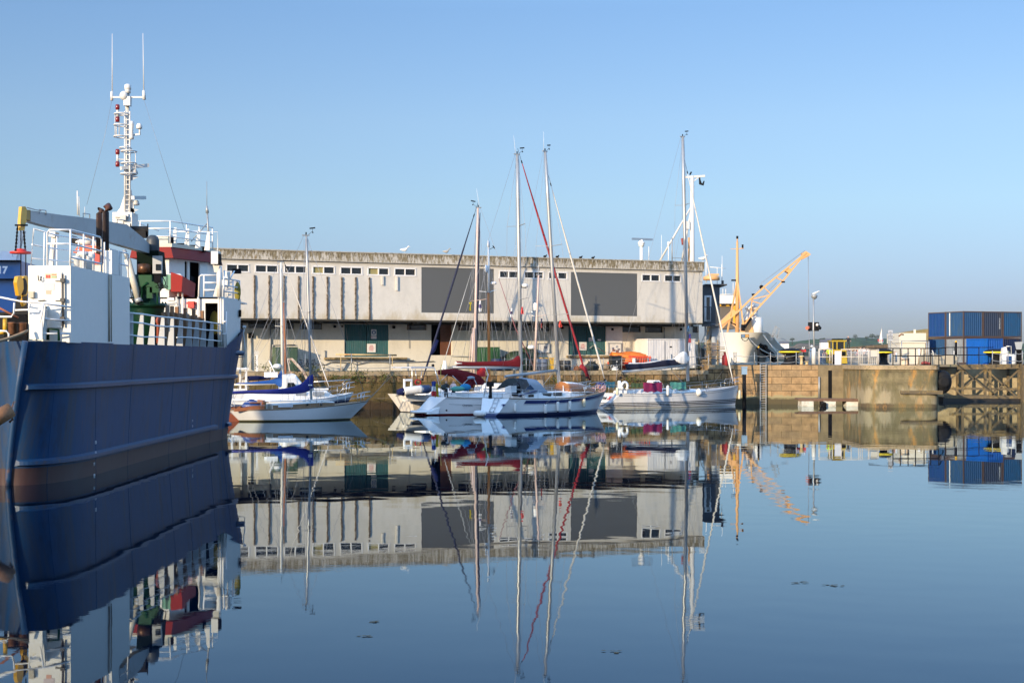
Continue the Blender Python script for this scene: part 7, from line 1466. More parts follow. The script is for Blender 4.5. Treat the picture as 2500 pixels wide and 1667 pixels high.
radome(G_, 1205, 691, .24); mb = MB(); mb.lathe(G_.at(1187, 665, -.15), [(.06, 0), (.12, .1), (.12, .5), (.06, .6)], 8); mb.build('radar_reflector', gel, G_.r, w=False)
mb = MB()
for a, b_ in (((1193, 640), (1110, 935)), ((1193, 640), (1258, 930)), ((1193, 716), (1150, 930)), ((1193, 716), (1236, 930)), ((1193, 600), (1140, 930)), ((1166, 520), (1130, 900)), ((1193, 716), (1178, 925)), ((1193, 716), (1212, 925))): mb.tube([G_.at(*a, .5 if a[1] > 700 else 0), G_.at(*b_, 1.2 if b_[0] < 1190 else -1.2)], .012, 4)
mb.build('standing_rigging', wire, G_.r, w=False)
mb = MB(); mb.tube([G_.at(1193, 610, 0), G_.at(1207, 603, 0)], .02, 4); mb.bar(G_.at(1203, 600), G_.at(1208, 607), .03, .08); mb.build('wind_vane', black, G_.r, w=False)
mb = MB(); mb.tube([G_.at(1218, 680), G_.at(1258, 800), G_.at(1305, 900)], [.02, .045, .05], 6); mb.build('furled_sail', mat('faded_maroon', (.22, .08, .09), .8), G_.r, w=False)

# ---- D: racing yacht with black stripes
D__ = Boat('racing_yacht', xy(1452, 126.2), xy(1802, 133.6), 4.0, 'sleek white racing yacht with three black waterline stripes and black boom cover', (1.22, 1.20, 1.72), tf=.78, xw=(.25, .35), xd=(1.65, 0))
ln = mat('black_line', (0.012, 0.012, 0.015), .4)
D__.hull([('z', -.5, 2), ('z', .03, 0), ('q', (.10, .22), 1), ('q', (.18, .31), 0), ('q', (.23, .36), 1), ('q', (.31, .45), 0), ('q', (.36, .50), 1), ('q', (.43, .58), 0), ('s', 0, 0)], [mat('grey_white_gelcoat', (0.70, 0.70, 0.69), .2, var=.03, coat=.2), ln, mat('pale_boot', (0.5, 0.47, 0.38), .6)])
D__.deck(mat('grey_deck', (.45, .46, .47), .6)); D__.toerail(alu, .025); D__.band('hull_line', .03, .97, .17, .19, MATS['dark_line'])
hs = D__.house('coachroof', [(2.6, 1.2, .30), (4.0, 1.3, .42), (8.0, 1.1, .40), (11.2, .35, .05)], gel, inset=.3)
D__.win(1618, 1627, 950, 954, -1.25, glass, hs); D__.win(1654, 1680, 945, 952, -1.1, glass, hs, skew=.15)
mb = MB(); a, b_ = D__.at(1592, 934, -.3), D__.at(1613, 928, -.3); mb.hexa([(a.x, -.6, a.z-.1), (b_.x, -.6, a.z-.1), (b_.x, .6, a.z-.1), (a.x, .6, a.z-.1), (a.x+.1, -.5, b_.z), (b_.x-.3, -.5, b_.z), (b_.x-.3, .5, b_.z), (a.x+.1, .5, b_.z)]); hh = mb.build('companion_hatch', gel, D__.r, w=False)
for k in range(4): q = D__.at(1596+k*4, 932, -.62); mb = MB(); mb.box(q.x-.04, q.x+.05, -.64, -.60, q.z-.06, q.z+.05); mb.build('hatch_port', dark, hh, w=False)
def TD(y, z): w_ = z/1.22; return Vector((.25+1.4*w_-.03, y, z))
mb = MB(); n_ = (TD(0, 1)-TD(0, 0)).normalized()
text('lettering', 'STAR', .42, ln, TD(.35, .78)-Vector((.06, 0, -.02)), (0, -1, 0), D__.r, updir=n_, w=False, bold=.01)
text('lettering', 'X', .50, mat('sign_red', (.55, .05, .05), .5), TD(-.55, .80)-Vector((.06, 0, -.02)), (0, -1, 0), D__.r, updir=n_, w=False, bold=.03)
D__.mast((1679, 930), (1667, 335), .150, spreaders=(765, 650, 501), beam_f=.8, bow=False)
D__.boom((1518, 908), (1676, 891), .12)
D__.fabric_band('boom_cover', [(1527, 888), (1560, 887), (1590, 884), (1615, 879), (1640, 877), (1661, 876)], [(1531, 903), (1560, 902), (1590, 899), (1620, 896), (1645, 893), (1659, 890)], .16, mat('black_navy_canvas', (0.006, 0.006, 0.022), .8, bump=.01))
mb = D__.fabric_band('flaked_sail', [(1646, 876), (1655, 866), (1668, 858), (1678, 861), (1681, 870)], [(1650, 884), (1658, 888), (1668, 890), (1676, 888), (1680, 884)], .2, mat('sail_white', (.80, .78, .74), .8))
D__.fabric_band('flaked_sail', [(1535, 885), (1570, 885), (1600, 881), (1646, 876)], [(1535, 889), (1570, 888), (1600, 885), (1646, 880)], .10, MATS['sail_white'])
D__.furled((1679, 425), (1790, 932), .075, mat('white_sailcloth', (.66, .63, .57), .8))
mb = MB(); mb.tube([D__.at(1670, 892), D__.at(1640, 905), D__.at(1668, 935)], .025, 5); mb.build('boom_vang', alu, D__.r, w=False)
D__.rails([.10, .22, .36, .5, .64, .78, .92], .66, r_=.012)
mb = MB(); c = D__.at(1515, 925, 0); mb.tube([(c.x, .55*math.cos(t), c.z+.1+.55*math.sin(t)) for t in [k*math.pi/10 for k in range(21)]], .025, 5); mb.ball((c.x, 0, c.z+.1), .12); 
for k in range(6): mb.tube([(c.x, 0, c.z+.1), (c.x, .53*math.cos(k*1.047), c.z+.1+.53*math.sin(k*1.047))], .015, 4)
mb.build('steering_wheel', black, D__.r, w=False)
mb = MB(); c = D__.at(1505, 921, .5); mb.tube([c-Vector((0, 0, 1)), c+Vector((0, 0, 1.2))], .015, 4); mb.build('backstay_leg', wire, D__.r, w=False)
def on_boat(bt, px, py, y): return bt.f.w(bt.at(px, py, y))
# horseshoe buoy, life canister, towels, fenders
c = on_boat(D__, 1525, 942, -1.75); mb = MB(); ex = D__.f.ex; mb.tube([c+ex*(.30*math.sin(t))+Vector((0, 0, .30*math.cos(t))) for t in [R(-150+300*k/14) for k in range(15)]], .11, 8)
single(mb, 'horseshoe_buoy', gel, tuple(c-Vector((0, 0, .4))), 'white horseshoe life buoy on the stern rail of the racing yacht', 'life buoy')
c = on_boat(D__, 1512, 944, -1.6); mb = MB(); mb.lathe(c, [(.12, -.3), (.14, -.25), (.14, .45), (.1, .5)], 10); single(mb, 'rail_canister', gel, tuple(c-Vector((0, 0, .3))), 'white upright canister beside the horseshoe life buoy', 'canister')
c = on_boat(D__, 1507, 955, -1.7); mb = MB(); mb.lathe(c, [(.08, -.3), (.12, -.25), (.12, .25), (.08, .3)], 10); single(mb, 'fender', MATS['fender_cream'], tuple(c-Vector((0, 0, .3))), 'small cream fender at the stern quarter of the racing yacht', 'fender', 'fenders hanging from the yachts')
def towel(px0, px1, y0, y1, m, label, y=-1.86, seed=1):
    a, b_ = D__.at(px0, y0, y), D__.at(px1, y1, y); mb = MB(); rows = []; rg = random.Random(seed); w0 = D__.f.w(((a.x+b_.x)/2, y, b_.z))
    for j in range(5):
        v = j/4; rows.append([D__.f.w((lerp(a.x, b_.x, i/16), y-.03+.02*math.sin(i*1.1+seed*2+v+.7*math.sin(i))-.01*j, lerp(a.z+.02*math.sin(i*.5), b_.z+.05*math.sin(i*1.1+seed), v))) for i in range(17)])
    mb.grid(rows); return single(mb, 'hanging_towel', m, tuple(w0), label, 'towel', 'towels drying on the racing yacht rail')
towel(1570, 1616, 934, 956, mat('burgundy_towel', (0.23, 0.012, 0.07), .9, bump=.01), 'large burgundy towel hung over the guard rail of the racing yacht')
towel(1635, 1674, 933, 950, mat('sea_green_towel', (0.08, 0.28, 0.22), .9, bump=.01), 'sea green towel draped on the rail of the racing yacht', seed=2)
towel(1540, 1568, 935, 946, mat('olive_towel', (0.05, 0.08, 0.03), .9, bump=.01), 'dark olive cloth on the rail next to the burgundy towel', seed=3, y=-1.82)
towel(1477, 1502, 932, 946, mat('petrol_towel', (0.015, 0.10, 0.16), .9, bump=.01), 'petrol blue cloth between the striped yacht bow and racing yacht stern', seed=4, y=1.2)
fender(D__, 1630, 939, 968, .14, 'long white fender hanging beside the sea green towel', tips=None)
fender(D__, 1706, 948, 967, .27, 'round white ball fender toward the bow of the racing yacht', ball=True)
c = D__.f.w((D__.L+.05, -.12, .55)); mb = MB(); mb.lathe(c, [(.08, 0), (.13, .1), (.13, .65), (.08, .78)], 10); single(mb, 'fender', MATS['fender_cream'], tuple(c), 'cream fender hung vertically against the stem of the racing yacht', 'fender', 'fenders hanging from the yachts')
flag('courtesy_flag', (1684, 815, 856, 6), D__, [(0.03, 0.03, 0.2), (0.55, 0.08, 0.08), (0.7, 0.68, 0.66), (.6, .6, .6)], 'string of blue red and white flags beside the racing yacht mast', -.9)
flag('signal_flag', (1681, 795, 808, 5), D__, [(0.05, 0.15, 0.3), (0.05, 0.12, 0.2)], 'small blue flag above the flag string of the racing yacht', -.9)
# mooring lines
for i, (a, b_, s_, lb) in enumerate(((P(893, 980, 103), bf.w((bf.l(955, 905, qy).x, qy, QZ)), .25, 'mooring rope from the wooden sloop bow up to the quay'), (P(887, 984, 102.8), bf.w((bf.l(965, 905, qy).x, qy, QZ)), .1, 'second mooring rope from the wooden sloop bow up to the quay'), (P(1798, 945, 133.5), PZ(1775, QR-.3, 137), .15, 'short rope from the racing yacht bow to the quay'), (P(1735, 945, 132), PZ(1772, QR-.1, 137.2), .05, 'grey rope rising from the racing yacht foredeck to the quay'), (P(972, 965, 116), bf.w((bf.l(910, 960, qy).x, qy-.1, .9)), .1, 'rope from the cream yacht stern to the wall'))):
    mb = MB(); mb.tube(sag(a, b_, s_, 10), .022, 5); single(mb, 'mooring_rope', mat('dark_rope', (.16, .13, .09), .9), tuple(a), lb, 'rope', 'mooring ropes of the yachts')
# ================================================================ BLUE WORKBOAT
def hull_mat():
    m = mat('workboat_blue', (0.002, 0.038, 0.110), .5, var=.12, scale=.6, dirt=(0.034, 0.041, 0.056), damt=.9, dscale=1.3, dstr=(.6, 1.8, .10), dth=.50, bump=.012, bscale=.8, spec=.25)
    if 'rusty' not in m:
        m['rusty'] = 1; n = m.node_tree; N = n.nodes; Lk = n.links; b = N['Principled BSDF']; src = b.inputs['Base Color'].links[0].from_socket; tc = [x for x in N if x.type == 'TEX_COORD'][0]
        for sc, st, lo, hi, am, col in ((2.6, (.7, 2.2, .22), .62, .70, .8, (.085, .04, .025)), (.9, (.6, 1, .5), .52, .62, .5, (.006, .014, .03)), (7, (1, 1, .8), .66, .70, .6, (.10, .11, .12))):
            mp = N.new('ShaderNodeMapping'); mp.inputs['Scale'].default_value = st; mp.inputs['Location'].default_value = (sc, sc*3, 1); Lk.new(tc.outputs['Object'], mp.inputs['Vector']); z = N.new('ShaderNodeTexNoise'); z.inputs['Scale'].default_value = sc; z.inputs['Detail'].default_value = 8; z.inputs['Roughness'].default_value = .7; Lk.new(mp.outputs[0], z.inputs['Vector'])
            r = N.new('ShaderNodeMapRange'); r.inputs['From Min'].default_value = lo; r.inputs['From Max'].default_value = hi; r.inputs['To Max'].default_value = am; Lk.new(z.outputs['Fac'], r.inputs['Value'])
            x = N.new('ShaderNodeMixRGB'); x.inputs[2].default_value = (*col, 1); Lk.new(r.outputs[0], x.inputs[0]); Lk.new(src, x.inputs[1]); src = x.outputs[0]
        Lk.new(src, b.inputs['Base Color'])
    return m
wb = root('workboat', (-16.8, 49.5, 0), 'blue hulled workboat with white deckhouse, green deck crane and tall white mast', 'workboat')
deckp = [(-15.50, 48.5), (-15.05, 49.0), (-14.65, 49.9), (-14.45, 51.5), (-14.45, 56), (-14.45, 62), (-14.45, 68), (-14.42, 73), (-14.34, 76), (-14.06, 78.9), (-15.1, 80.8), (-16.1, 82.5), (-17.2, 83.5)]
wlp = [(-16.30, 49.3), (-15.75, 49.4), (-15.15, 50.3), (-14.75, 52.6), (-14.75, 56.5), (-14.78, 62), (-14.78, 68), (-14.76, 73), (-14.72, 76), (-14.64, 78.4), (-15.3, 80), (-16.2, 81.5), (-17.4, 82)]
pdeck = [(-15.50, 48.5), (-16.3, 48.9), (-17.6, 50.2), (-18.8, 52.5), (-19.6, 57), (-19.9, 62), (-19.9, 68), (-19.9, 73), (-19.8, 76), (-19.6, 79), (-19.2, 82), (-18.4, 83.2), (-17.2, 83.5)]
pwl = [(-16.30, 49.3), (-16.7, 49.5), (-17.6, 51.2), (-18.7, 54), (-19.2, 58), (-19.5, 62), (-19.5, 68), (-19.5, 73), (-19.3, 76), (-19, 79), (-18.6, 80.5), (-18, 81.5), (-17.4, 82)]
def side_pts(dp, wp):
    rows = []
    d_ = catmull([(x, y, 0) for x, y in dp], 5); w_ = catmull([(x, y, 0) for x, y in wp], 5)
    for k, (a, b_) in enumerate(zip(d_, w_)):
        top = 4.65+max(0, min(a.y, 79.0)-76.2)*.35
        rows.append([Vector((lerp(b_.x, a.x, (z/4.65)**1.3 if z > 0 else 0), lerp(b_.y, a.y, max(0, z)/4.65), z)) for z in (-.8, 0, .25, .55, 1.2, 2.2, 3.2, 4.65, top+.001)])
    return rows
sp_, pp_ = side_pts(deckp, wlp), side_pts(pdeck, pwl)
mb = MB(); mb.grid(sp_, mats=[1, 1, 1, 0, 0, 0, 0, 0]); mb.grid(pp_, mats=[1, 1, 1, 0, 0, 0, 0, 0])
red_boot = mat('red_antifouling', (0.045, 0.014, 0.011), .6, var=.2, dirt=(0.05, 0.03, 0.025), damt=.7, dscale=1.2, dstr=(.6, 1.2, .3))
mb.build('hull', [hull_mat(), red_boot], wb)
mb = MB(); mb.grid([[r[7]-Vector((0, 0, .02)), q[7]-Vector((0, 0, .02))] for r, q in zip(sp_, pp_)], smooth=False); mb.build('deck', mat('green_deck', (0.05, 0.09, 0.06), .8), wb)
bluep = mat('blue_paint_edge', (0.004, 0.032, 0.09), .45, dirt=(0.05, 0.035, 0.03), damt=.8, dscale=3, dth=.56)
def rail_along(idx0, idx1, z, r_, name='rub_rail', out=.0, flat=True):
    mb = MB(); pts = []
    for row in sp_[idx0:idx1]:
        zs = [v.z for v in row]; 
        for a, b_ in zip(row, row[1:]):
            if a.z <= z <= b_.z and b_.z > a.z: q = a.lerp(b_, (z-a.z)/(b_.z-a.z)); break
        pts.append(q)
    A1, B1, C1, D1 = [], [], [], []
    rows = [[p+Vector((-.02, 0, .14)), p+Vector((r_, -r_*.2, .06)), p+Vector((r_, -r_*.2, -.06)), p+Vector((-.02, 0, -.10))] for p in pts]
    mb.grid(rows, smooth=False, capA=True, capB=True); return mb.build(name, bluep, wb)
rail_along(2, 52, 3.17, .16); rail_along(2, 40, .72, .17); rail_along(43, 50, .72, .17)
# plate seams as shallow welded strips
for k in (9, 17, 22, 28, 31, 37, 42): mb = MB(); mb.tube([v+Vector((.0, 0, 0)) for v in sp_[k][1:8]], .010, 4); mb.build('weld_seam', hull_mat(), wb)
mb = MB(); mb.tube([v+Vector((.03, -.05, 0)) for v in sp_[0][1:8]], .10, 10); mb.build('stem_bar', mat('stem_blue', (0.006, 0.04, 0.10), .55, dirt=(0.15, 0.07, 0.03), damt=.8, dscale=3, dth=.55), wb)
mb = MB(); c = P(595, 862, 78.6); mb.tube([P(605-60, 861, 77.2), P(592, 862, 78.6)], .13, 8); mb.tube([P(545, 862, 77.2)-Vector((.4, 0, 0)), P(545, 862, 77.2)], .12, 6); mb.build('side_fender_bar', bluep, wb)
# draft marks
for t_, px, py in (('13', 233, 1080), ('12', 232, 1106), ('11', 230, 1133), ('10', 227, 1161)):
    c = P(px, py, 53.3); text('draft_mark', t_, .17, mat('mark_white', (.6, .6, .6), .6), (-14.55 if py < 1120 else -14.60, 53.3, c.z), (.05, 1, 0), wb, ext=.01)
for z in (1.25, 1.0, .75): text('draft_mark', 'H', .14, MATS['mark_white'], (-14.62, 69.8, z), (.0, 1, 0), wb, ext=.01)
# bow deckhouse
wbw = mat('workboat_white', (0.70, 0.68, 0.63), .4, var=.05, dirt=(0.40, 0.26, 0.14), damt=.55, dscale=.9, dstr=(1.6, 1.6, .12), dth=.62)
dh = [(-15.86, 50.0), (-14.47, 50.0), (-14.44, 57.6), (-15.9, 57.6)]
mb = MB(); mb.prism([(x, y, 4.62) for x, y in dh], (0, 0, 2.52)); 
mb.hexa([(-14.75, 55.1, 7.15), (-14.46, 55.1, 7.15), (-14.46, 56.1, 7.15), (-14.75, 56.1, 7.15), (-14.75, 55.1, 8.0), (-14.46, 55.1, 8.0), (-14.46, 56.1, 8.0), (-14.75, 56.1, 8.0)])
dho = mb.build('deckhouse', wbw, wb)
def Pd(px, py, d=49.97): return P(px, py, d)
mb = MB(); a, b_ = Pd(72, 800, 49.93), Pd(150, 665, 49.93); mb.box(a.x, b_.x, 49.925, 49.985, a.z, b_.z); dd = mb.build('steel_door', mat('door_cream', (0.76, 0.73, 0.66), .4), wb)
mb = MB(); mb.tube([Pd(153, 670, 49.9), Pd(154, 798, 49.9)], .035, 6)
for y in (685, 733, 778): mb.rbox(Pd(153, y+4, 49.88), .14, .12, .12); mb.bar(Pd(135, y+1, 49.9), Pd(153, y+1, 49.9), .03, .03)
mb.bar(Pd(93, 734, 49.88), Pd(110, 733, 49.88), .04, .03); mb.tube([Pd(93, 673, 49.86), Pd(94, 685, 49.8), Pd(98, 685, 49.8), Pd(102, 675, 49.86)], .02, 5)
mb.build('hinge', mat('dark_hinge', (.05, .045, .04), .6), dd)
mb = MB(); mb.box(Pd(74, 0).x, Pd(86, 0).x, 49.78, 49.92, Pd(0, 727).z, Pd(0, 712).z); mb.build('lock_box', mat('brass_box', (.45, .40, .3), .5), dd)
def sticker(px0, px1, y0, y1, c, nm, d=49.92): a, b_ = Pd(px0, y1, d), Pd(px1, y0, d); mb = MB(); mb.box(a.x, b_.x, d-.006, d, a.z, b_.z); mb.build(nm, mat('st_%d%d%d' % tuple(int(v*100) for v in c), c, .6), dd)
sticker(110, 139, 667, 680, (0.62, 0.52, 0.36), 'sticker'); sticker(112, 117, 671, 679, (0.6, 0.06, 0.04), 'sticker', 49.912); sticker(118, 123, 671, 679, (0.6, 0.06, 0.04), 'sticker', 49.912); sticker(106, 133, 691, 709, (0.62, 0.52, 0.50), 'sticker'); sticker(112, 125, 709, 718, (0.68, 0.36, 0.26), 'sticker'); sticker(126, 137, 669, 672, (0.6, 0.2, 0.1), 'sticker', 49.912); sticker(126, 138, 674, 678, (0.3, 0.4, 0.2), 'sticker', 49.912)
mb = MB(); mb.tube([(-14.42, 54.6, 7.1), (-14.42, 54.6, 4.7)], .03, 5); mb.tube([(-14.42, 54.9, 7.1), (-14.42, 54.9, 4.7)], .02, 5); mb.build('side_pipe', mat('rust_streaked_cream', (.42, .33, .24), .6, var=.2), wb)
# machinery at the foot of the house front
mb = MB(); mb.rbox(Pd(91, 828, 49.5), .42, .3, .95); mb.rbox(Pd(104, 828, 49.6), .25, .2, 1.0); mb.build('deck_locker', wbw, wb)
mb = MB(); c = Pd(108, 758, 49.8); mb.ball(c, .09, .06, .2); mb.tube([Pd(117, 830, 49.6), Pd(118, 803, 49.6), Pd(143, 805, 49.6), Pd(144, 832, 49.6)], .05, 6); mb.build('green_valve', mat('machine_green', (0.004, 0.026, 0.012), .4, var=.2, spec=.2), wb)
# front handrails
def rails_from(name, lists, r_, m, parent=wb):
    mb = MB()
    for l in lists: mb.tube(l, r_, 6)
    return mb.build(name, m, parent)
rails_from('bow_rail', [[Pd(-12, 723, 48.9), Pd(52, 738-2, 49), Pd(100, 740, 49.3), Pd(173, 750, 49.75)], [Pd(35, 739, 49), Pd(34, 765, 49), Pd(28, 773, 49), Pd(-10, 773, 49)], [Pd(37, 757, 49), Pd(70, 756, 49), Pd(74, 742, 49)], [Pd(78, 768, 49.3), Pd(110, 778, 49.5), Pd(173, 783, 49.8)], [Pd(-10, 807, 48.9), Pd(16, 808, 48.9), Pd(21, 815, 48.9), Pd(21, 835, 48.9)], [Pd(106, 742, 49.3), Pd(95, 805, 49.4)], [Pd(78, 811, 49.5), Pd(110, 814, 49.5), Pd(171, 815, 49.8)], [Pd(89, 815, 49.5), Pd(89, 832, 49.5)]], .032, rail_w)
mb = MB(); mb.prism([Pd(104, 744, 49.3), Pd(111, 744, 49.3), Pd(105, 810, 49.4), Pd(96, 808, 49.4)], (0, .04, 0)); mb.build('rail_bracket', wbw, wb)
mb = MB()
for px in (30, 54): c = P(px, 817, 49.7); mb.lathe(c, [(.13, 0), (.13, .35), (.15, .36), (.15, .40), (.05, .41)], 12)
mb.build('mooring_bitts', rust, wb)
mb = MB(); mb.tube([P(12, 775, 49.2), P(12, 815, 49.2)], .07, 8); mb.tube([P(-10, 812, 49.2), P(14, 812, 49.2)], .06, 8); mb.build('yellow_guard', yellow, wb)
mb = MB(); a, b_ = P(-15, 817, 49.6), P(65, 760, 50.6); mb.box(a.x, b_.x, 50.6, 51.2, 4.6, b_.z-.1); mb.build('winch_house', dark, wb)
mb = MB(); mb.tube([P(-20, 742, 49.5), P(45, 776, 49.7)], .035, 5); mb.build('red_rope', mat('red_brown_rope', (.35, .12, .06), .9), wb)
ro = MB(); ro.tube(sag(P(68, 807, 49.1), P(-30, 838, 47.5), .05, 8), .05, 6); single(ro, 'mooring_rope', mat('brown_rope', (.38, .24, .13), .9, var=.3, scale=12), tuple(P(68, 807, 49.1)), 'thick brown mooring rope running off the workboat bow', 'rope', 'mooring ropes of the yachts')
# roof railing of deckhouse
def H(px, py, X=-14.5): d = X*FP/(px-1250); return P(px, py, d)
zt = 7.14
def RP(x, y, z): return Vector((x, y, z))
rl = []
xl, yf, yb = -15.8, 50.05, 54.5
for p in ((-15.7, 52.6), (-15.35, 54.0), (-14.7, 55.0)): rl.append([RP(p[0], p[1], zt), RP(p[0], p[1], zt+1.15)])
rl += [[RP(-15.80, 50.1, zt), RP(-15.72, 50.1, zt+1.22), RP(-15.4, 51.6, zt+1.12), RP(-14.9, 54.0, zt+1.15)], [RP(-15.77, 50.1, zt+.70), RP(-15.5, 51.2, zt+.66), RP(-14.9, 54, zt+.7)], [RP(-15.78, 50.1, zt+.25), RP(-14.9, 54, zt+.3)], [RP(-15.47, 50.4, zt), RP(-15.45, 50.4, zt+1.12)]]
rails_from('roof_rail', rl, .028, rail_w)
rl = [[RP(-15.25, 50.05, zt), RP(-15.25, 50.05, zt+1.08), RP(-15.18, 50.05, zt+1.18), RP(-14.5, 50.05, zt+1.18), RP(-14.48, 53.6, zt+1.22), RP(-14.48, 53.8, zt+1.15), RP(-14.48, 53.8, zt)], [RP(-15.25, 50.05, zt+.72), RP(-14.5, 50.05, zt+.72), RP(-14.48, 53.8, zt+.74)], [RP(-14.5, 50.05, zt+.28), RP(-14.48, 53.8, zt+.3)]]
for y in (50.05, 51.6, 52.8): rl.append([RP(-14.5, y, zt), RP(-14.49, y, zt+1.18)])
rl += [[RP(-14.48, 56.2, zt), RP(-14.48, 56.2, zt+.9), RP(-14.48, 57.5, zt+.9), RP(-14.48, 57.5, zt)], [RP(-14.48, 56.2, zt+.45), RP(-14.48, 57.5, zt+.45)]]
rails_from('roof_rail', rl, .032, rail_w)
mb = MB()
for x, z0, h in ((-15.0, zt, .35), (-14.8, zt, .5)): mb.lathe((x, 52.6, z0), [(.12, 0), (.12, h), (.2, h+.02), (.2, h+.12), (.05, h+.14)], 10)
mb.rbox((-14.75, 53.2, zt), .3, .3, .45); mb.ball((-14.75, 53.4, zt+.55), .16); mb.build('roof_vent', wbw, wb)
mb = MB()
for k in range(4): mb.tube([Vector((-14.95, 52.8+.0, zt+.05+k*.06))+Vector((.2*math.cos(t), .2*math.sin(t), 0)) for t in [j*math.pi/5 for j in range(11)]], .03, 5)
mb.build('rope_coil', rope, wb)
# orange rescue gear and red locker between house and crane
def W2(px, py, X): d = X*FP/(px-1250); return P(px, py, d)
mb = MB(); a, b_ = P(178, 617, 61), P(235, 600, 61); mb.hexa([(a.x, 61, a.z), (b_.x, 61, a.z), (b_.x, 63, a.z), (a.x, 63, a.z), (a.x+.2, 61, b_.z), (b_.x, 61, b_.z), (b_.x, 63, b_.z), (a.x+.2, 63, b_.z)]); mb.build('rescue_boat', mat('orange_red', (0.62, 0.10, 0.03), .5), wb)
mb = MB(); a, b_ = P(208, 645, 60.5), P(243, 618, 60.5); mb.box(a.x, b_.x, 60.5, 61, a.z, b_.z); mb.build('red_locker', red_paint, wb)
mb = MB(); a, b_ = P(185, 680, 62.5), P(275, 605, 62.5); mb.box(a.x, b_.x, 62.5, 64, 6.0, a.z+1.2); 
a, b_ = P(228, 617, 60), P(268, 606, 60); mb.box(a.x, b_.x, 60, 61, a.z, b_.z); mb.tube([P(185, 592, 61), P(215, 578, 61), P(232, 590, 61), P(236, 602, 61)], .05, 6); mb.tube([P(196, 590, 61), P(222, 592, 61)], .12, 8); mb.build('boat_cradle', wbw, wb)
mb = MB(); mb.hexa([P(172, 598, 61.5), P(205, 598, 61.5), P(205, 598, 62.5), P(172, 598, 62.5), P(176, 575, 61.5), P(188, 578, 61.5), P(188, 578, 62.5), P(176, 575, 62.5)]); mb.build('outboard_cover', black, wb)
mb = MB(); mb.bar(P(133, 572, 58), P(125, 648, 58), .16, .16); mb.bar(P(124, 572, 58), P(139, 574, 58), .5, .2); mb.bar(P(127, 590, 57.8), P(124, 640, 57.8), .06, .06); mb.build('vent_post', wbw, wb)
# exhaust pipes
for px, y1, r_ in ((244, 516, .115), (259, 510, .13)):
    mb = MB(); d = 58.5; l = [P(px-1, 625, d), P(px-1, y1+8, d), P(px+1, y1-3, d), P(px+5, y1-7, d+.1), P(px+9, y1+1, d+.2)] if px > 250 else [P(px-2, 620, d), P(px-2, y1+6, d), P(px, y1-4, d), P(px+4, y1, d+.1)]
    mb.tube(l, [r_, r_, r_, r_*.98, r_*.95][:len(l)], 12); mb.build('exhaust_pipe', mat('sooty_steel', (0.03, 0.016, 0.012), .7, var=.5, dirt=(0.10, 0.03, 0.015), damt=.8, dscale=1.2), wb)
# crane
cf = Frame(-17.0, 53.3, -16.5, 69.4)
def K2(px, py, y=0.0): return cf.w(cf.l(px, py, y))
boomm = mat('crane_grey_white', (0.36, 0.37, 0.37), .45, var=.1, dirt=(0.22, 0.14, 0.09), damt=.6, dscale=1.2, dth=.58)
prof = [((75, 514), (75, 541)), ((150, 525), (118, 553)), ((194, 530), (163, 563)), ((236, 536), (225, 578)), ((310, 548), (284, 595)), ((345, 577), (335, 610)), ((373, 603), (374, 621))]
rows = []
for t_, b_ in prof:
    a = cf.l(*t_, -.16); q = cf.l(*b_, -.16); rows.append([cf.w((a.x, -.16, a.z)), cf.w((a.x, .16, a.z)), cf.w((q.x, .16, q.z)), cf.w((q.x, -.16, q.z))])
mb = MB(); mb.grid(rows, close=True, smooth=False, capA=True, capB=True); mb.build('crane_boom', boomm, wb)
mb = MB()
for px, py in ((104, 523), (211, 531), (294, 545)):
    a = K2(px-8, py, -.2); b_ = K2(px+8, py+2, -.2); mb.tube([a, a+Vector((0, 0, .16)), b_+Vector((0, 0, .16)), b_], .02, 5)
mb.tube([K2(66, 507, -.2), K2(85, 512, -.2), K2(100, 515, -.2)], .02, 5); mb.build('boom_handle', galv, wb)
mb = MB(); tip = [(53, 505), (62, 504), (66, 512), (64, 540), (60, 563), (50, 563), (50, 540)]; mb.prism([K2(x, y, -.17) for x, y in tip], cf.ey*.10); mb.build('boom_tip', yellow, wb)
mb = MB(); mb.prism([K2(x, y, -.15) for x, y in ((64, 512), (75, 513), (75, 538), (64, 536))], cf.ey*.2); mb.build('tip_bracket', mat('ochre_paint', (.30, .17, .01), .5), wb)
mb = MB()
for px0, px1 in ((43, 38), (57, 62)):
    a, b_ = K2(px0, 553, -.1), K2(px1, 613, -.1); n = 14
    for k in range(n): p, q = a.lerp(b_, k/n), a.lerp(b_, (k+1)/n); mb.bar(p, q, .07 if k % 2 else .03, .03 if k % 2 else .07)
mb.tube([K2(51, 563, 0), K2(51, 673, 0)], .02, 5); mb.tube([K2(63, 613, 0), K2(63, 673, 0)], .02, 5); mb.bar(K2(38, 550, -.2), K2(66, 550, -.2), .06, .06); mb.build('chain', dark, wb)
mb = MB(); mb.lathe(K2(50, 620, 0), [(.1, 0), (.36, .01), (.36, .08), (.2, .09), (.2, .16), (.08, .18)], 14); mb.build('red_ring', red_paint, wb)
for y0, px0 in ((-.18, 41), (.12, 55)):
    mb = MB(); pts = [K2(px0+3, 675, y0), K2(px0+11, 673, y0), K2(px0+16, 685, y0), K2(px0+17, 705, y0), K2(px0+10, 722, y0), K2(px0+5, 722, y0), K2(px0, 690, y0)]; mb.prism(pts, cf.ey*.12); mb.build('hook_block', yellow, wb)
mb = MB(); mb.lathe(K2(56, 700, -.05), [(.3, -.05), (.3, .05)], 12, axis=tuple(cf.ey)); mb.build('sheave', black, wb)
mb = MB(); mb.tube([K2(55, 722), K2(51, 733), K2(55, 745), K2(61, 742), K2(61, 732)], .055, 8); mb.build('hook', yellow, wb)
grn = MATS['machine_green']; DK = 69.4
def K3(px, py, dd=0): return P(px, py, DK+dd)
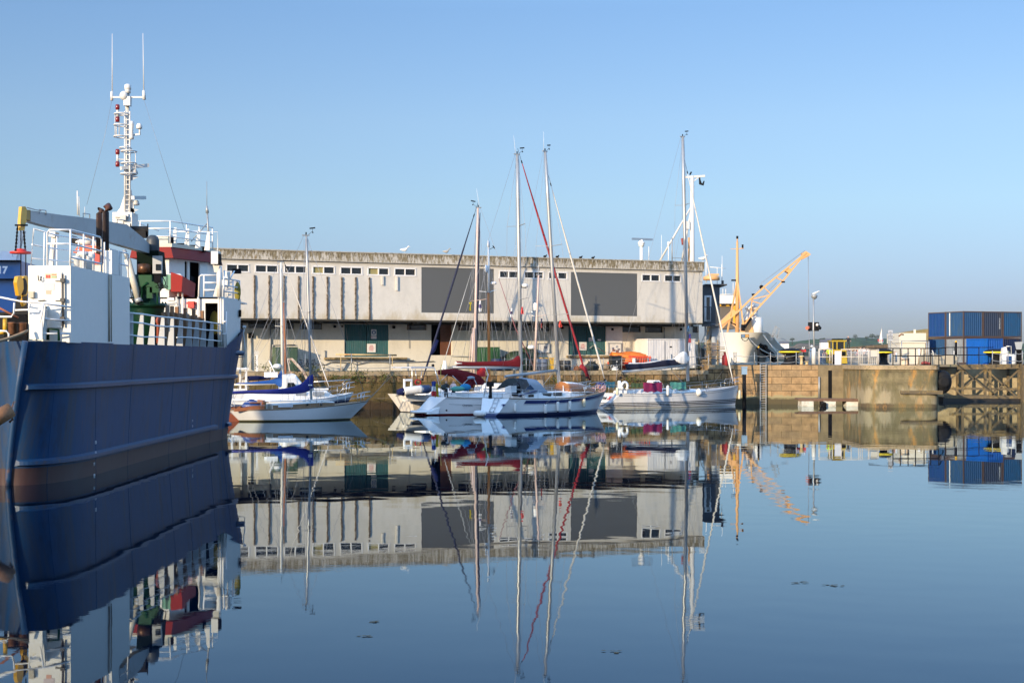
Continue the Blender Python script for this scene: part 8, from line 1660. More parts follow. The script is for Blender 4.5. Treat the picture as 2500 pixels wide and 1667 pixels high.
c = K3(358, 842); zb_ = lambda y: K3(358, y).z
mb = MB(); mb.lathe((c.x, c.y, 0), [(.72, zb_(842)), (.72, zb_(770)), (.80, zb_(756)), (.80, zb_(750)), (.92, zb_(750)), (.92, zb_(741)), (.62, zb_(740)), (.60, zb_(712)), (.76, zb_(700)), (.72, zb_(672))], 18)
for k in range(16): t = k*math.pi/8; mb.ball((c.x+.86*math.cos(t), c.y+.86*math.sin(t), zb_(741)+.03), .04, .04, .05, 5, 3)
mb.build('crane_column', grn, wb)
mb = MB(); a, b_ = K3(340, 700, -.7), K3(372, 672, -.7); mb.box(a.x, b_.x, DK-.85, DK-.1, a.z, b_.z); mb.rbox(K3(378, 715, -.75), .4, .3, .5); mb.rbox(K3(366, 728, -.8), .25, .2, .5); mb.tube([K3(345, 742, -.9), K3(347, 700, -.9), K3(360, 690, -.9)], .05, 6); mb.tube([K3(385, 742, -.9), K3(383, 690, -.8)], .04, 6); mb.build('hydraulic_unit', mat('machine_green_light', (0.010, 0.060, 0.022), .4, var=.2, spec=.2), wb)
mb = MB(); a, b_ = K3(338, 672, -.6), K3(392, 612, -.6); mb.hexa([(a.x, DK-.6, a.z), (b_.x, DK-.6, a.z), (b_.x, DK+.6, a.z), (a.x, DK+.6, a.z), (a.x-.1, DK-.6, b_.z), (b_.x-.1, DK-.6, b_.z), (b_.x-.1, DK+.6, b_.z), (a.x-.1, DK+.6, b_.z)]); mb.build('slew_tower', mat('tower_dark_green', (0.003, 0.008, 0.005), .7, spec=.05), wb)
mb = MB(); a, b_ = K3(374, 668, -.62), K3(396, 625, -.62); mb.box(a.x, b_.x, DK-.75, DK-.55, a.z, b_.z); mb.build('control_cabinet', boomm, wb)
mb = MB(); a, b_ = K3(380, 660, -.8), K3(392, 645, -.8); mb.box(a.x, b_.x, DK-.79, DK-.75, a.z, b_.z); mb.build('gauge_panel', glass, wb)
mb = MB(); mb.lathe(K3(352, 654, -.7), [(.1, -.25), (.3, -.2), (.3, .15), (.1, .2)], 12); mb.lathe(K3(352, 668, -.7), [(.1, 0), (.1, .3)], 8); mb.build('copper_motor', mat('copper_brown', (0.10, 0.045, 0.02), .4, metal=.5), wb)
mb = MB(); mb.lathe(K3(373, 628, -.3), [(.22, 0), (.30, .1), (.30, .75), (.24, .92), (.1, 1.0)], 14); mb.build('slew_motor', mat('motor_grey', (0.04, 0.045, 0.05), .5), wb)
mb = MB(); c = K3(340, 562, 0); mb.lathe(c, [(.30, -.4), (.30, -.36), (.18, -.35), (.18, .35), (.30, .36), (.30, .4)], 14, axis=(1, .2, 0)); mb.rbox((c.x, c.y, c.z-.35), .7, .5, .3); mb.build('boom_winch', black, wb)
mb = MB(); mb.tube([K3(311, 633, -1.0), K3(337, 728, -.9)], .155, 10); mb.build('hydraulic_ram', mat('ram_cream', (0.60, 0.55, 0.45), .4, dirt=(0.3, 0.18, 0.1), damt=.6, dscale=3, dth=.55), wb)
mb = MB(); mb.tube([K3(303, 610, -1.0), K3(312, 635, -1.0)], .09, 8); mb.tube([K3(337, 728, -.9), K3(340, 738, -.9)], .18, 8); mb.build('ram_rod', galv, wb)
mb = MB()
for l in (((395, 672), (404, 690), (400, 698), (392, 690)), ((384, 690), (390, 702), (405, 700)), ((322, 712), (330, 740), (350, 742)), ((318, 690), (322, 730), (340, 745)), ((343, 700), (341, 730), (352, 738))): mb.tube(catmull([K3(x, y, -1.0) for x, y in l], 4), .022, 5)
mb.rbox(K3(385, 690, -.95), .3, .15, .35); mb.build('hydraulic_hoses', dark, wb)
mb = MB(); mb.tube([K3(395, 700, -1.1)+Vector((.28*math.cos(t), 0, .07*math.sin(t))) for t in [k*math.pi/6 for k in range(13)]], .015, 5); mb.build('hand_wheel', dark, wb)
# red hydrant and pump
mb = MB(); mb.tube([K3(388, 838, -2), K3(388, 790, -2), K3(392, 780, -2)], [.12, .10, .12], 8); mb.ball(K3(389, 783, -2), .17, .17, .2); mb.build('fire_pump', mat('rusty_red', (0.28, 0.06, 0.03), .6), wb)
# wooden hold boards
brd = mat('hold_boards', (0.24, 0.13, 0.07), .85, spec=.2, var=.4, scale=1.5, dirt=(0.34, 0.30, 0.26), damt=.7, dscale=2, dstr=(1, 1, .3), dth=.5)
mb = MB(); rg = random.Random(9); y = 66.3
while y < 74.8: w_ = rg.uniform(.35, .5); mb.box(-15.25, -15.12+rg.uniform(0, .03), y, y+w_-.03, 4.65, 6.15+rg.uniform(-.08, .05)); y += w_
for y in (66.5, 67.4, 68.4, 70.2, 72, 74): mb.box(-15.12, -14.98, y, y+.22, 4.65, 6.42)
mb.build('hold_bulwark', brd, wb)
mb = MB(); mb.box(-19, -15.3, 71, 75, 4.65, 5.6); mb.build('hold_coaming', dark, wb)
# lower rail with plate stanchions along the side
for px in (323, 349, 376, 400, 423, 444.5, 466, 483, 501, 519.5):
    y_ = 14.46*FP/(1250-px); mb = MB(); mb.hexa([(-14.72, y_-.03, 4.63), (-14.43, y_-.03, 4.63), (-14.43, y_+.03, 4.63), (-14.72, y_+.03, 4.63), (-14.56, y_-.03, 5.80), (-14.43, y_-.03, 5.80), (-14.43, y_+.03, 5.80), (-14.56, y_+.03, 5.80)]); mb.build('stanchion', mat('stanchion_white', (0.42, 0.43, 0.44), .5), wb)
rg = random.Random(2); l1 = [(-14.44, 57.6+18.2*k/9, 5.82+.012*math.sin(k*2)) for k in range(10)]; l2 = [(-14.44, 57.6+18.2*k/9, 5.45+rg.uniform(-.03, .03)) for k in range(10)]; l3 = [(-14.44, 57.6+18.2*k/9, 4.98+rg.uniform(-.06, .06)) for k in range(10)]
rails_from('side_rail', [l1, l2], .035, rail_w); rails_from('side_rail', [l3[:4], l3[4:]], .03, rail_w)
# aft superstructure
def S76(px, py, dd=0.0): return P(px, py, 76+dd)
ZS = 7.15
mb = MB(); dx0, dx1 = S76(501, 0).x, S76(532, 0).x; z1 = S76(0, 740).z
for x0, x1, za, zb2 in ((-19.4, dx0, 4.63, ZS), (dx0, dx1, z1, ZS), (dx1, -14.32, 4.63, ZS)): mb.box(x0, x1, 76, 76.12, za, zb2)
mb.box(-19.4, -14.6, 76, 84, ZS-.08, ZS)
a = [v for v in ((-14.36, 76), (-14.2, 77.6), (-14.04, 78.9), (-15.1, 80.8), (-16.1, 82.5))]
rows = [[Vector((x-.02, y, 4.55+max(0, min(y, 79.0)-76.2)*.35)), Vector((x+.01, y, ZS))] for x, y in a]; mb.grid(rows, smooth=False); rows = [[Vector((x-.14, y, 4.6)), Vector((x-.14, y, ZS))] for x, y in a]; mb.grid(rows, smooth=False)
sup = mb.build('superstructure', wbw, wb)
mb = MB(); mb.poly([(-19, 77.6, 4.65), (-14.5, 77.6, 4.65), (-14.5, 77.6, 7.0), (-19, 77.6, 7.0)]); mb.build('dark_doorway', dark, wb)
mb = MB(); mb.ball((dx0+.3, 76.8, 5.9), .25, .1, .6); mb.build('oilskins', mat('olive_yellow', (0.20, 0.17, 0.02), .8), wb)
mb = MB(); 
for px in (577, 583): c = P(px, 765, 78.6); mb.hexa([(-14.05, c.y-.12, c.z-.18), (-13.99, c.y-.12, c.z-.18), (-13.97, c.y+.12, c.z-.18), (-14.05, c.y+.12, c.z-.18), (-14.05, c.y-.12, c.z+.18), (-13.99, c.y-.12, c.z+.18), (-13.97, c.y+.12, c.z+.18), (-14.05, c.y+.12, c.z+.18)])
mb.build('side_port', dark, wb)
mb = MB(); a, b_ = S76(408, 733, -.1), S76(425, 727, -.1); mb.box(a.x, b_.x, 75.88, 75.99, a.z, b_.z); mb.build('deck_light', mat('blue_white_light', (0.7, 0.75, 0.85), .4), wb)
mb = MB(); a, b_ = S76(460, 752, -.1), S76(475, 736, -.1); mb.box(a.x, b_.x, 75.7, 75.99, a.z, b_.z); mb.box(a.x-.08, b_.x+.08, 75.8, 75.99, a.z+.2, b_.z-.04); mb.build('red_box', red_paint, wb)
mb = MB()
for px in (431, 446, 484, 534, 540, 545): mb.tube([S76(px, 845, -.15), S76(px, 725, -.15)], .05, 6)
mb.tube([S76(398, 740, -.2), S76(432, 740, -.2), S76(432, 760, -.2)], .035, 5); mb.build('wall_pipe', wbw, wb)
# wheelhouse
D0 = 76.3; wc = [(-19.0, D0), (-17.02, D0), (-15.75, 79.8), (-15.75, 82.5), (-19.0, 82.5)]
def inset_poly(k): return [(x+(k if x < -18 else -k), y+(k if y < 77 else -k*.4)) for x, y in wc]
wi = inset_poly(.18); zv0, zv1 = S76(0, 629).z, S76(0, 602).z
mb = MB()
def wallseg(mb, p, q, z0, z1, th=.08):
    d = Vector((q[0]-p[0], q[1]-p[1], 0)).normalized(); n = Vector((-d.y, d.x, 0))*th; mb.prism([(p[0], p[1], z0), (q[0], q[1], z0), (q[0], q[1], z1), (p[0], p[1], z1)], n)
wallseg(mb, wi[0], wi[1], ZS, zv0); p, q = Vector((*wi[1], 0)), Vector((*wi[2], 0))
for t0, t1, za, zb2 in ((0, .40, ZS, zv0), (.40, .86, 9.05, zv0), (.80, 1.0, ZS, zv0), (.47, .53, 8.0, 9.06)): a, b_ = p.lerp(q, t0), p.lerp(q, t1); wallseg(mb, (a.x, a.y), (b_.x, b_.y), za, zb2)
wallseg(mb, wi[2], wi[3], ZS, zv0); wallseg(mb, wi[3], wi[4], ZS, 8.0); wallseg(mb, wi[3], wi[4], 8.9, zv0); wallseg(mb, wi[4], wi[0], ZS, zv0)
mb.build('wheelhouse', wbw, wb)
mb = MB(); mb.poly([(x*.995-.06, y+.3, ZS+.5) for x, y in wi]); mb.rbox((-17.0, 79.0, ZS), 1.0, 1.2, 1.2); mb.poly([(-18.8, 78.2, ZS), (-16.2, 81.9, ZS), (-16.2, 81.9, zv0), (-18.8, 78.2, zv0)]); mb.poly([(-18.8, 78.1, zv0-.02), (-17.2, 76.6, zv0-.02), (-16, 80, zv0-.02), (-16.2, 81.9, zv0-.02)]); mb.build('console_and_dark_lining', dark, wb)  # console plus near-black sheets that paint the unlit wheelhouse interior
mb = MB(); rows = [[(x+(.10 if x > -18 else -.1), y-.12 if y < 77 else y, zv0) for x, y in wc], [(x-.05 if x > -18 else x, y, zv1) for x, y in wc]]
mb.grid([[Vector(v) for v in r_] for r_ in rows], close=True, smooth=False); mb.poly(rows[0]); mb.build('red_visor', mat('visor_red', (0.22, 0.014, 0.010), .5, spec=.2, var=.06), wb)
mb = MB(); mb.prism([(x, y, zv1+.002) for x, y in wc], (0, 0, .18)); mb.rbox((-17.7, 77.0, zv1+.18), .8, .6, .35); mb.build('roof_slab', mat('cream_roof', (0.62, 0.58, 0.46), .6), wb)
mb = MB()
for a, b_ in (((505, 640), (511, 676)), ((498, 640), (503, 676))): c0_, c1_ = P(a[0], b_[1], 80.3), P(b_[0], a[1], 80.3); mb.box(c0_.x, c1_.x, 80.2, 80.25, c0_.z, c1_.z)
mb.build('window_pane', glass, wb)
rl = []; zr = zv1+.18
ring_ = [Vector((x, y, 0)) for x, y in wc[:3]]
ext = [Vector((-18.6, D0, 0)), Vector((-17.1, D0, 0)), Vector((-16.6, 77.8, 0)), Vector((-16.2, 79.0, 0)), Vector((-15.75, 80.2, 0))]
for z, k in ((1.12, .0), (.75, 0), (.35, 0)): rl.append([p+Vector((0, 0, zr+z)) for p in ext])
for p in ext: rl.append([p+Vector((0, 0, zr)), p+Vector((0, 0, zr+1.12))])
rl += [[Vector((-15.9, 82.4, zr)), Vector((-15.9, 82.4, zr+1.1)), Vector((-18.6, 82.4, zr+1.1))], [Vector((-18.6, D0, zr+1.12)), Vector((-19.0, D0, zr+1.12)), Vector((-19, 82, zr+1.12))]]
rails_from('roof_rail', rl, .035, rail_w)
mb = MB()
for px, y0 in ((424, 601), (455, 604), (482, 607), (505, 611)): a = P(px, y0, 78); mb.hexa([a+Vector(v) for v in ((-.14, 0, 0), (.14, 0, 0), (.14, .06, 0), (-.14, .06, 0), (.02, 0, .95), (.14, 0, .95), (.14, .06, .95), (.02, .06, .95))])
mb.build('rail_bracket', wbw, wb)
mb = MB()
for i in range(3): a, b_ = P(430+i*26, 604+i*3, 79), P(452+i*24, 594+i*4, 79); mb.box(a.x, b_.x, 79, 79.3, a.z-.1, b_.z)
c = P(417, 600, 77.5); mb.rbox(c, .25, .25, .5); mb.build('roof_equipment', dark, wb)
mb = MB(); mb.tube([P(510, 590, 79), P(506, 520, 79)], .05, 6); mb.tube([P(506, 520, 79), P(505, 503, 79)], .09, 6, r1=.05); mb.tube([P(505, 503, 79), P(505, 443, 79)], .014, 4); mb.tube([P(508, 543, 79), P(466, 590, 79)], .03, 5); mb.build('aerial_mast', galv, wb)
# red hatch slide, green towel, upper deck rails
mb = MB(); q = [S76(417, 664, -.5), S76(446, 674, -.5), S76(443, 712, -.5), S76(417, 712, -.5)]; mb.prism(q, (.1, 2.6, -.25)); mb.build('red_slide', mat('slide_red', (0.27, 0.012, 0.010), .5, spec=.2), wb)
rl = [[S76(393, 707, -.1), S76(433, 707, -.1)], [S76(393, 671, -.1), S76(440, 670, -.1), S76(446, 676, -.1), S76(445, 724, -.1)], [S76(434, 671, -.1), S76(435, 724, -.1)], [S76(427, 688, -.1), S76(436, 688, -.1)], [S76(485, 724, -.1), S76(487, 676, -.1), S76(492, 671, -.1), S76(530, 672, -.1)], [S76(498, 673, -.1), S76(498, 724, -.1)], [S76(498, 690, -.1), S76(530, 690, -.1)], [S76(498, 708, -.1), S76(530, 708, -.1)]]
rails_from('upper_rail', rl, .045, rail_w)
mb = MB(); rows = []
for j in range(4): v = j/3; rows.append([S76(lerp(396, 427, i/12)+math.sin(i)*.4*v, lerp(670, 706-2*math.sin(i*.8), v), -.2+.05*math.sin(i*1.4)) for i in range(13)])
mb.grid(rows); tw = single(mb, 'green_towel', mat('pale_green_towel', (0.15, 0.30, 0.22), .9), tuple(S76(411, 706, -.2)), 'pale green towel hung over the workboat upper rail', 'towel')
mb = MB(); a, b_ = S76(517, 645, -.6), S76(534, 614, -.6); mb.box(a.x, b_.x, 75.2, 75.6, a.z, b_.z); mb.hexa([S76(523, 665, -.5), S76(531, 665, -.5), S76(531, 665, -.3), S76(523, 665, -.3), S76(519, 645, -.6), S76(537, 645, -.6), S76(537, 645, -.3), S76(519, 645, -.3)]); mb.tube([S76(535, 725, -.4), S76(535, 650, -.4)], .13, 8); mb.prism([S76(520, 724, -.4), S76(533, 724, -.4), S76(533, 680, -.4)], (0, .06, 0)); mb.build('light_column', wbw, wb)
mb = MB(); a, b_ = S76(534, 646, -.5), S76(539, 620, -.5); mb.box(a.x, b_.x, 75.25, 75.7, a.z, b_.z); mb.rbox(P(578, 668, 78), .42, .3, .24); mb.build('searchlight', dark, wb)
rl = []
for z in (.95, .6, .3): rl.append([Vector((-14.38, 76.1, ZS+z)), Vector((-14.2, 77.6, ZS+z)), Vector((-14.08, 78.8, ZS+z)), Vector((-15.1, 80.8, ZS+z))])
for p in ((-14.38, 76.1), (-14.2, 77.6), (-14.08, 78.8)): rl.append([Vector((*p, ZS)), Vector((*p, ZS+.97))])
rl += [[P(545, 730, 76.2), P(548, 660, 76.2)], [P(556, 735, 77), P(555, 672, 77)], [P(562, 680, 77), P(572, 662, 77.6)], [P(538, 730, 75.8), P(541, 845, 75.8)], [P(552, 760, 76), P(552, 848, 76)], [P(543, 785, 75.8), P(553, 785, 75.8)], [P(543, 815, 75.8), P(553, 815, 75.8)]]
rails_from('upper_rail', rl, .038, rail_w)
mb = MB(); mb.ball(P(580, 712, 78.5), .17, .12, .5); mb.build('hanging_oilskin', mat('olive_yellow', (.20, .17, .02), .8), wb)
mb = MB(); mb.rbox(P(551, 700, 76.6), .35, .3, .7); mb.rbox(P(556, 678, 76.6), .2, .2, .3); mb.build('rail_locker', wbw, wb)
# main mast
DM = 72.0
def M2(px, py, dd=0.0): return P(px, py, DM+dd)
mm = mat('mast_white', (0.64, 0.62, 0.58), .4, var=.04, dirt=(0.3, 0.16, 0.08), damt=.5, dscale=2, dth=.6)
mb = MB(); a, b_ = M2(280, 548), M2(327, 520); mb.box(a.x, b_.x, DM-.4, DM+.8, a.z-.9, b_.z+.0); a, b_ = M2(279, 530, -.5), M2(313, 522, -.5); mb.box(a.x, b_.x, DM-.5, DM-.3, a.z, b_.z)
mb.prism([M2(282, 522), M2(313, 522), M2(311, 463), M2(305, 463), M2(302, 480), M2(293, 508)], (0, .12, 0)); mb.prism([M2(313, 522), M2(329, 522), M2(320, 463), M2(315, 463)], (0, .12, 0)); mb.build('mast_base', mm, wb)
mb = MB()
for px in (305, 317): mb.tube([M2(px, 524, -.1), M2(px, 272, -.1)], .045, 6)
mb.tube([M2(311, 525, .15), M2(311, 262, .15)], .12, 10); mb.tube([M2(311, 262, .15), M2(313, 222, .1)], .09, 8)
for k in range(20): y = 512-k*12.2; mb.bar(M2(305, y, -.1), M2(317, y, -.1), .03, .03)
mb.build('mast_column', mm, wb)
mb = MB()
for y0, px0, px1 in ((279, 280, 316), (306, 279, 312), (334, 279, 310), (362, 293, 320), (370, 296, 333), (399, 296, 333), (425, 295, 333)):
    cx_ = (px0+px1)/2; a, b_ = M2(px0, y0), M2(px1, y0); rx = (b_.x-a.x)/2; c = M2(cx_, y0); mb.tube([c+Vector((rx*math.cos(t), .42*math.sin(t), 0)) for t in [k*math.pi/8 for k in range(17)]], .035, 5)
for px, y0, y1 in ((281, 279, 334), (291, 279, 334), (331, 370, 425), (284, 306, 334)): mb.tube([M2(px, y0, -.1), M2(px, y1, -.1)], .022, 5)
mb.build('mast_platform', mm, wb)
mb = MB(); mb.bar(M2(273, 238), M2(352, 238), .08, .08); mb.tube([M2(273, 246), M2(273, 224)], .07, 6); mb.tube([M2(352, 244), M2(351, 222)], .08, 6)
a, b_ = M2(302, 258, -.2), M2(318, 236, -.2); mb.box(a.x, b_.x, DM-.25, DM+.1, a.z, b_.z); mb.ball(M2(302, 234, -.2), .2, .15, .22); mb.lathe(M2(312, 228, -.1), [(.14, 0), (.14, .2), (.1, .22)], 8); mb.lathe(M2(312, 222, -.1), [(.08, 0), (.16, .06), (.16, .26), (.06, .32)], 10)
mb.bar(M2(316, 331, -.1), M2(342, 328, -.1), .08, .08); mb.tube([M2(341, 330, -.1), M2(341, 313, -.1)], .04, 6); mb.lathe(M2(321, 320, -.2), [(.1, -.4), (.12, -.3), (.08, 0), (.12, .3), (.12, .45)], 8)
mb.build('mast_crosstree', mm, wb)
mb = MB(); mb.lathe(M2(340, 315, -.1), [(.12, 0), (.14, .03), (.14, .15), (.10, .24), (.02, .27)], 12); mb.build('satellite_dome', mm, wb)
for k, y in enumerate((262, 292, 371, 401)):
    mb = MB(); mb.lathe(M2(287, y+5, -.2), [(.075, -.03), (.10, 0), (.10, .19), (.075, .22)], 10); mb.build('red_lamp', mat('lamp_red_glass', (0.18, 0.01, 0.012), .2), wb)
mb = MB(); mb.tube([M2(287, 286, -.2), M2(287, 268, -.2)], .06, 6); mb.tube([M2(287, 396, -.2), M2(287, 377, -.2)], .06, 6); mb.bar(M2(288, 280, -.2), M2(305, 279, -.1), .05, .05); mb.bar(M2(288, 389, -.2), M2(305, 390, -.1), .05, .05); mb.build('lamp_bracket', mm, wb)
for (x0, y0), (x1, y1), (cx_, cy) in (((295, 411), (362, 404), (327, 418)), ((324, 483), (353, 483), (331, 494))):
    mb = MB(); mb.bar(M2(x0, y0, -.3), M2(x1, y1, .6), .18, .16); mb.lathe(M2(cx_, cy+8, .2), [(.1, 0), (.2, .04), (.16, .2), (.08, .25)], 10); mb.build('radar_scanner', mm, wb)
mb = MB()
for y in (428, 508): mb.hexa([M2(319, y+12, 0), M2(320, y+14, 0), M2(320, y+14, .3), M2(319, y+12, .3), M2(319, y, 0), M2(339, y+4, 0), M2(339, y+4, .3), M2(319, y, .3)])
mb.build('radar_bracket', mat('blue_grey_bracket', (0.35, 0.38, 0.42), .5), wb)  # wedge brackets in a plain blue-grey colour
mb = MB(); mb.tube([M2(274, 224), M2(274, 83)], .026, 5, r1=.014); mb.tube([M2(351, 222), M2(349, 82)], .026, 5, r1=.014); mb.tube([M2(190, 525, -1), M2(189, 466, -1)], .04, 5); mb.tube([M2(194, 528, -1), M2(193, 480, -1)], .02, 4); mb.tube([M2(207, 528, -.5), M2(207, 505, -.5)], .015, 4); mb.build('whip_aerial', mm, wb)
mb = MB(); mb.tube([M2(273, 246), M2(256, 330), M2(212, 500)], .008, 3); mb.tube([M2(352, 246), M2(400, 400), M2(450, 560, 4)], .008, 3); mb.build('wire_aerial', wire, wb)
a = M2(301, 528, -.6); mb = MB(); mb.rbox((a.x, a.y, a.z-.18), .26, .12, .22); mb.build('deck_floodlight', galv, wb)
# white pipe and cable at the stern quarter
mb = MB(); mb.tube([P(598, 800, 80), P(594, 812, 80), P(598, 845, 80), P(597, 870, 80), P(582, 872, 80)], .03, 5); mb.rbox(P(597, 800, 80), .15, .15, .12); mb.build('stern_pipe', rail_w, wb)
# timber fender
mb = MB(); v0, v1 = P(-60, 1050, 46), P(27, 1000, 46.6); mb.tube([v0, v0.lerp(v1, .5), v1], [.24, .25, .235], 16); lg = single(mb, 'timber_fender', mat('log_wood', (0.28, 0.12, 0.04), .5, var=.35, scale=3, dirt=(0.06, 0.025, 0.012), damt=.8, dscale=2, dstr=(1, 3, 3), bump=.02), tuple(v1), 'round brown timber fender log hanging at the bow of the workboat', 'log')
mb = MB(); mb.tube([v1+Vector((0, 0, -.2)), v1+Vector((.05, 0, -.3)), v1+Vector((-.05, 0, -.38))], .04, 6); mb.tube([v1, P(34, 980, 47.5)], .02, 4); single(mb, 'log_shackle', rust, tuple(v1-Vector((0, 0, .3))), 'rusty shackle under the end of the timber fender log', 'shackle')
# ---------------------------------------------------------------- second blue vessel behind
bs = root('cargo_vessel', (-32, 78, 0), 'bright blue vessel with white numerals behind the workboat bow', 'ship')
lb = mat('bright_ship_blue', (0.015, 0.13, 0.36), .35, var=.08)
x0 = PZ(50, 0, 75).x; zt_ = P(0, 637, 75).z
mb = MB(); mb.hexa([(-30, 74.8, -1), (x0-.3, 75, -1), (x0-.5, 79, -1), (-30, 79, -1), (-30, 74.8, zt_-.1), (x0, 75, zt_), (x0-.4, 79, zt_), (-30, 79, zt_-.1)]); mb.hexa([(-52, 74.8, -1), (-30.01, 74.8, -1), (-30.01, 79, -1), (-52, 79, -1), (-52, 74.8, 3), (-30.01, 74.8, 3.4), (-30.01, 79, 3.4), (-52, 79, 3)]); mb.build('hull', lb, bs)
mb = MB(); mb.box(-29.9, x0+.03, 74.7, 74.97, P(0, 682, 75).z-.03, P(0, 682, 75).z+.02); mb.box(-29.9, x0+.03, 74.7, 74.97, P(0, 637, 75).z-.05, P(0, 637, 75).z+.02); mb.build('dark_seam', dark, bs)
text('hull_number', '17', .48, mat('mark_white_bright', (.8, .8, .8), .5), P(6, 660, 74.5), (1, 0, 0), bs, bold=.02)
mb = MB(); a, b_ = P(-10, 637, 76), P(29, 613, 76); mb.box(-26.8, b_.x, 76, 78, a.z, b_.z); mb.build('cabin_block', white, bs)
mb = MB(); mb.bar(P(35, 637, 75.5), P(57, 563, 75.5), .30, .2); mb.build('bow_strut', white, bs)
mb = MB(); a, b_ = P(0, 790, 55), P(66, 735, 55); mb.box(PZ(-50, 0, 56).x, PZ(66, 0, 56).x, 56, 57, 4.6, P(0, 762, 56).z); mb.hexa([P(20, 790, 55.5), P(68, 790, 55.5), P(68, 790, 56), P(20, 790, 56), P(50, 700, 55.5), P(66, 700, 55.5), P(66, 700, 56), P(50, 700, 56)]); mb.build('black_winch_gear', black, wb)
# harbour warehouse beyond the frame: it throws the shade that lies on the moored yachts
wh_ = root('harbour_warehouse', (-40, 44, 0), 'tall plain harbour warehouse shading the moored yachts', 'building')
SHX0, SHX1, SHZ = -51.8, -46.0, 23.4
mb = MB(); mb.box(SHX0, SHX1, 40, 48, -1, SHZ-1.5); mb.build('wall', mat('warehouse_render', (.35, .32, .28), .9), wh_)
mb = MB(); mb.prism([(SHX0, 39.8, SHZ-1.5), (SHX0, 48.2, SHZ-1.5), (SHX0, 44, SHZ)], (SHX1-SHX0, 0, 0)); mb.build('roof', mat('slate', (.1, .1, .11), .8), wh_)
# ---------------------------------------------------------------- white ship with orange crane
ws = root('buoy_tender', tuple(PZ(1820, 0, 205)), 'white bowed ship with orange lattice crane and crest behind the quay', 'ship')
lowm = mat('ship_white', (0.74, 0.70, 0.63), .4, var=.04)
S0, S1 = [], []
secs = [(1752, 214, 811, 1752, 214), (1770, 207, 811, 1768, 208.5), (1800, 203, 811, 1795, 206), (1835, 201, 811, 1815, 205.5), (1862, 201, 812, 1826, 206), (1878, 203, 814, 1834, 208), (1888, 208, 822, 1848, 212), (1900, 218, 838, 1868, 221), (1915, 236, 850, 1890, 238)]
rows = []
sm2 = catmull([(a, b_, c) for a, b_, c, d, e in secs], 4); sm3 = catmull([(d, e, 0) for a, b_, c, d, e in secs], 4)
for a, b_ in zip(sm2, sm3):
    top = P(a.x, a.z, a.y); bot = PZ(b_.x, 2.5, b_.y); rows.append([bot.lerp(top, t)-Vector((0, 0, 0))+(top-bot)*0 for t in (0, .25, .5, .75, 1)])
    for k, t in enumerate((0, .25, .5, .75, 1)): q = rows[-1][k]; q.x = bot.x+(top.x-bot.x)*t**1.8; q.y = bot.y+(top.y-bot.y)*t**1.8
mb = MB(); mb.grid(rows); mb.poly([r_[-1] for r_ in rows]); mb.build('hull', lowm, ws)
mb = MB(); mb.ball(P(1866, 848, 205), .5, .4, .4); mb.tube([P(1852, 845, 204.5), P(1885, 868, 216), P(1890, 888, 220)], .5, 6); mb.build('anchor_pocket', dark, ws)
# crest
def crest(pts, m, d, nm): mb = MB(); mb.prism([P(x, y, d) for x, y in pts], (0, .03, 0)); mb.build(nm, m, ws)
dcr = 200.4
crest([(1809, 816), (1829, 816), (1829, 824), (1826, 830), (1819, 834), (1812, 830), (1809, 824)], dark, dcr+.04, 'crest')
crest([(1810, 817), (1818.5, 817), (1818.5, 823), (1810, 823)], mat('crest_blue', (.12, .2, .3), .5), dcr, 'crest'); crest([(1819.5, 817), (1828, 817), (1828, 823), (1819.5, 823)], mat('crest_gold', (.55, .28, .08), .5), dcr, 'crest'); crest([(1811, 824.5), (1827, 824.5), (1824, 829.5), (1819, 832.5), (1814, 829.5)], mat('crest_sand', (.45, .42, .32), .5), dcr, 'crest')
orp = mat('crane_orange', (0.64, 0.34, 0.13), .5, var=.08)
DC2 = 212.0
def O(px, py, dd=0.0): return P(px, py, DC2+dd)
mb = MB(); mb.tube([O(1800, 811), O(1800, 690), O(1800, 590)], [.30, .24, .15], 8); mb.tube([O(1800, 590), O(1800, 583)], .09, 6)
for a, b_ in (((1776, 811), (1799, 690)), ((1817, 811), (1801, 690)), ((1782, 786), (1800, 795)), ((1783, 780), (1805, 803)), ((1775, 780), (1797, 798))): mb.bar(O(*a, -.8 if a[1] > 805 else -.1), O(*b_, -.1), .19, .19)
mb.bar(O(1784, 608), O(1816, 607), .07, .07); mb.bar(O(1806, 607), O(1815, 606), .2, .12); mb.build('tripod_mast', orp, ws)
mb = MB(); mb.rbox(O(1800, 583), .26, .26, .38); mb.rbox(O(1813, 606), .22, .22, .5); mb.rbox(O(1791, 686), .6, .4, .2); mb.build('mast_lamp', dark, ws)
mb = MB()
up_, lo_ = [(1754, 799), (1800, 762), (1836, 727), (1866, 700), (1900, 672), (1940, 640), (1968, 617)], [(1819, 790), (1846, 757), (1880, 720), (1912, 685), (1936, 655), (1955, 632), (1972, 622)]
for dd in (-.6, .6):
    for l in (up_, lo_):
        for a, b_ in zip(l, l[1:]): mb.bar(O(*a, dd), O(*b_, dd), .30 if l is up_ else .24, .22)
    for a, b_ in (((1836, 729), (1832, 776)), ((1838, 730), (1880, 720)), ((1866, 702), (1882, 718)), ((1896, 678), (1912, 686)), ((1836, 735), (1862, 743)), ((1926, 655), (1934, 658))): mb.bar(O(*a, dd), O(*b_, dd), .14, .14)
for a in up_[2:]+lo_[1:]: mb.bar(O(*a, -.6), O(*a, .6), .14, .14)
mb.prism([O(1960, 618, -.65), O(1968, 613, -.65), O(1980, 621, -.65), O(1972, 627, -.65), O(1958, 634, -.65)], (0, 1.3, 0)); mb.prism([O(1922, 653, -.65), O(1932, 657, -.65), O(1927, 667, -.65), O(1918, 662, -.65)], (0, 1.3, 0))
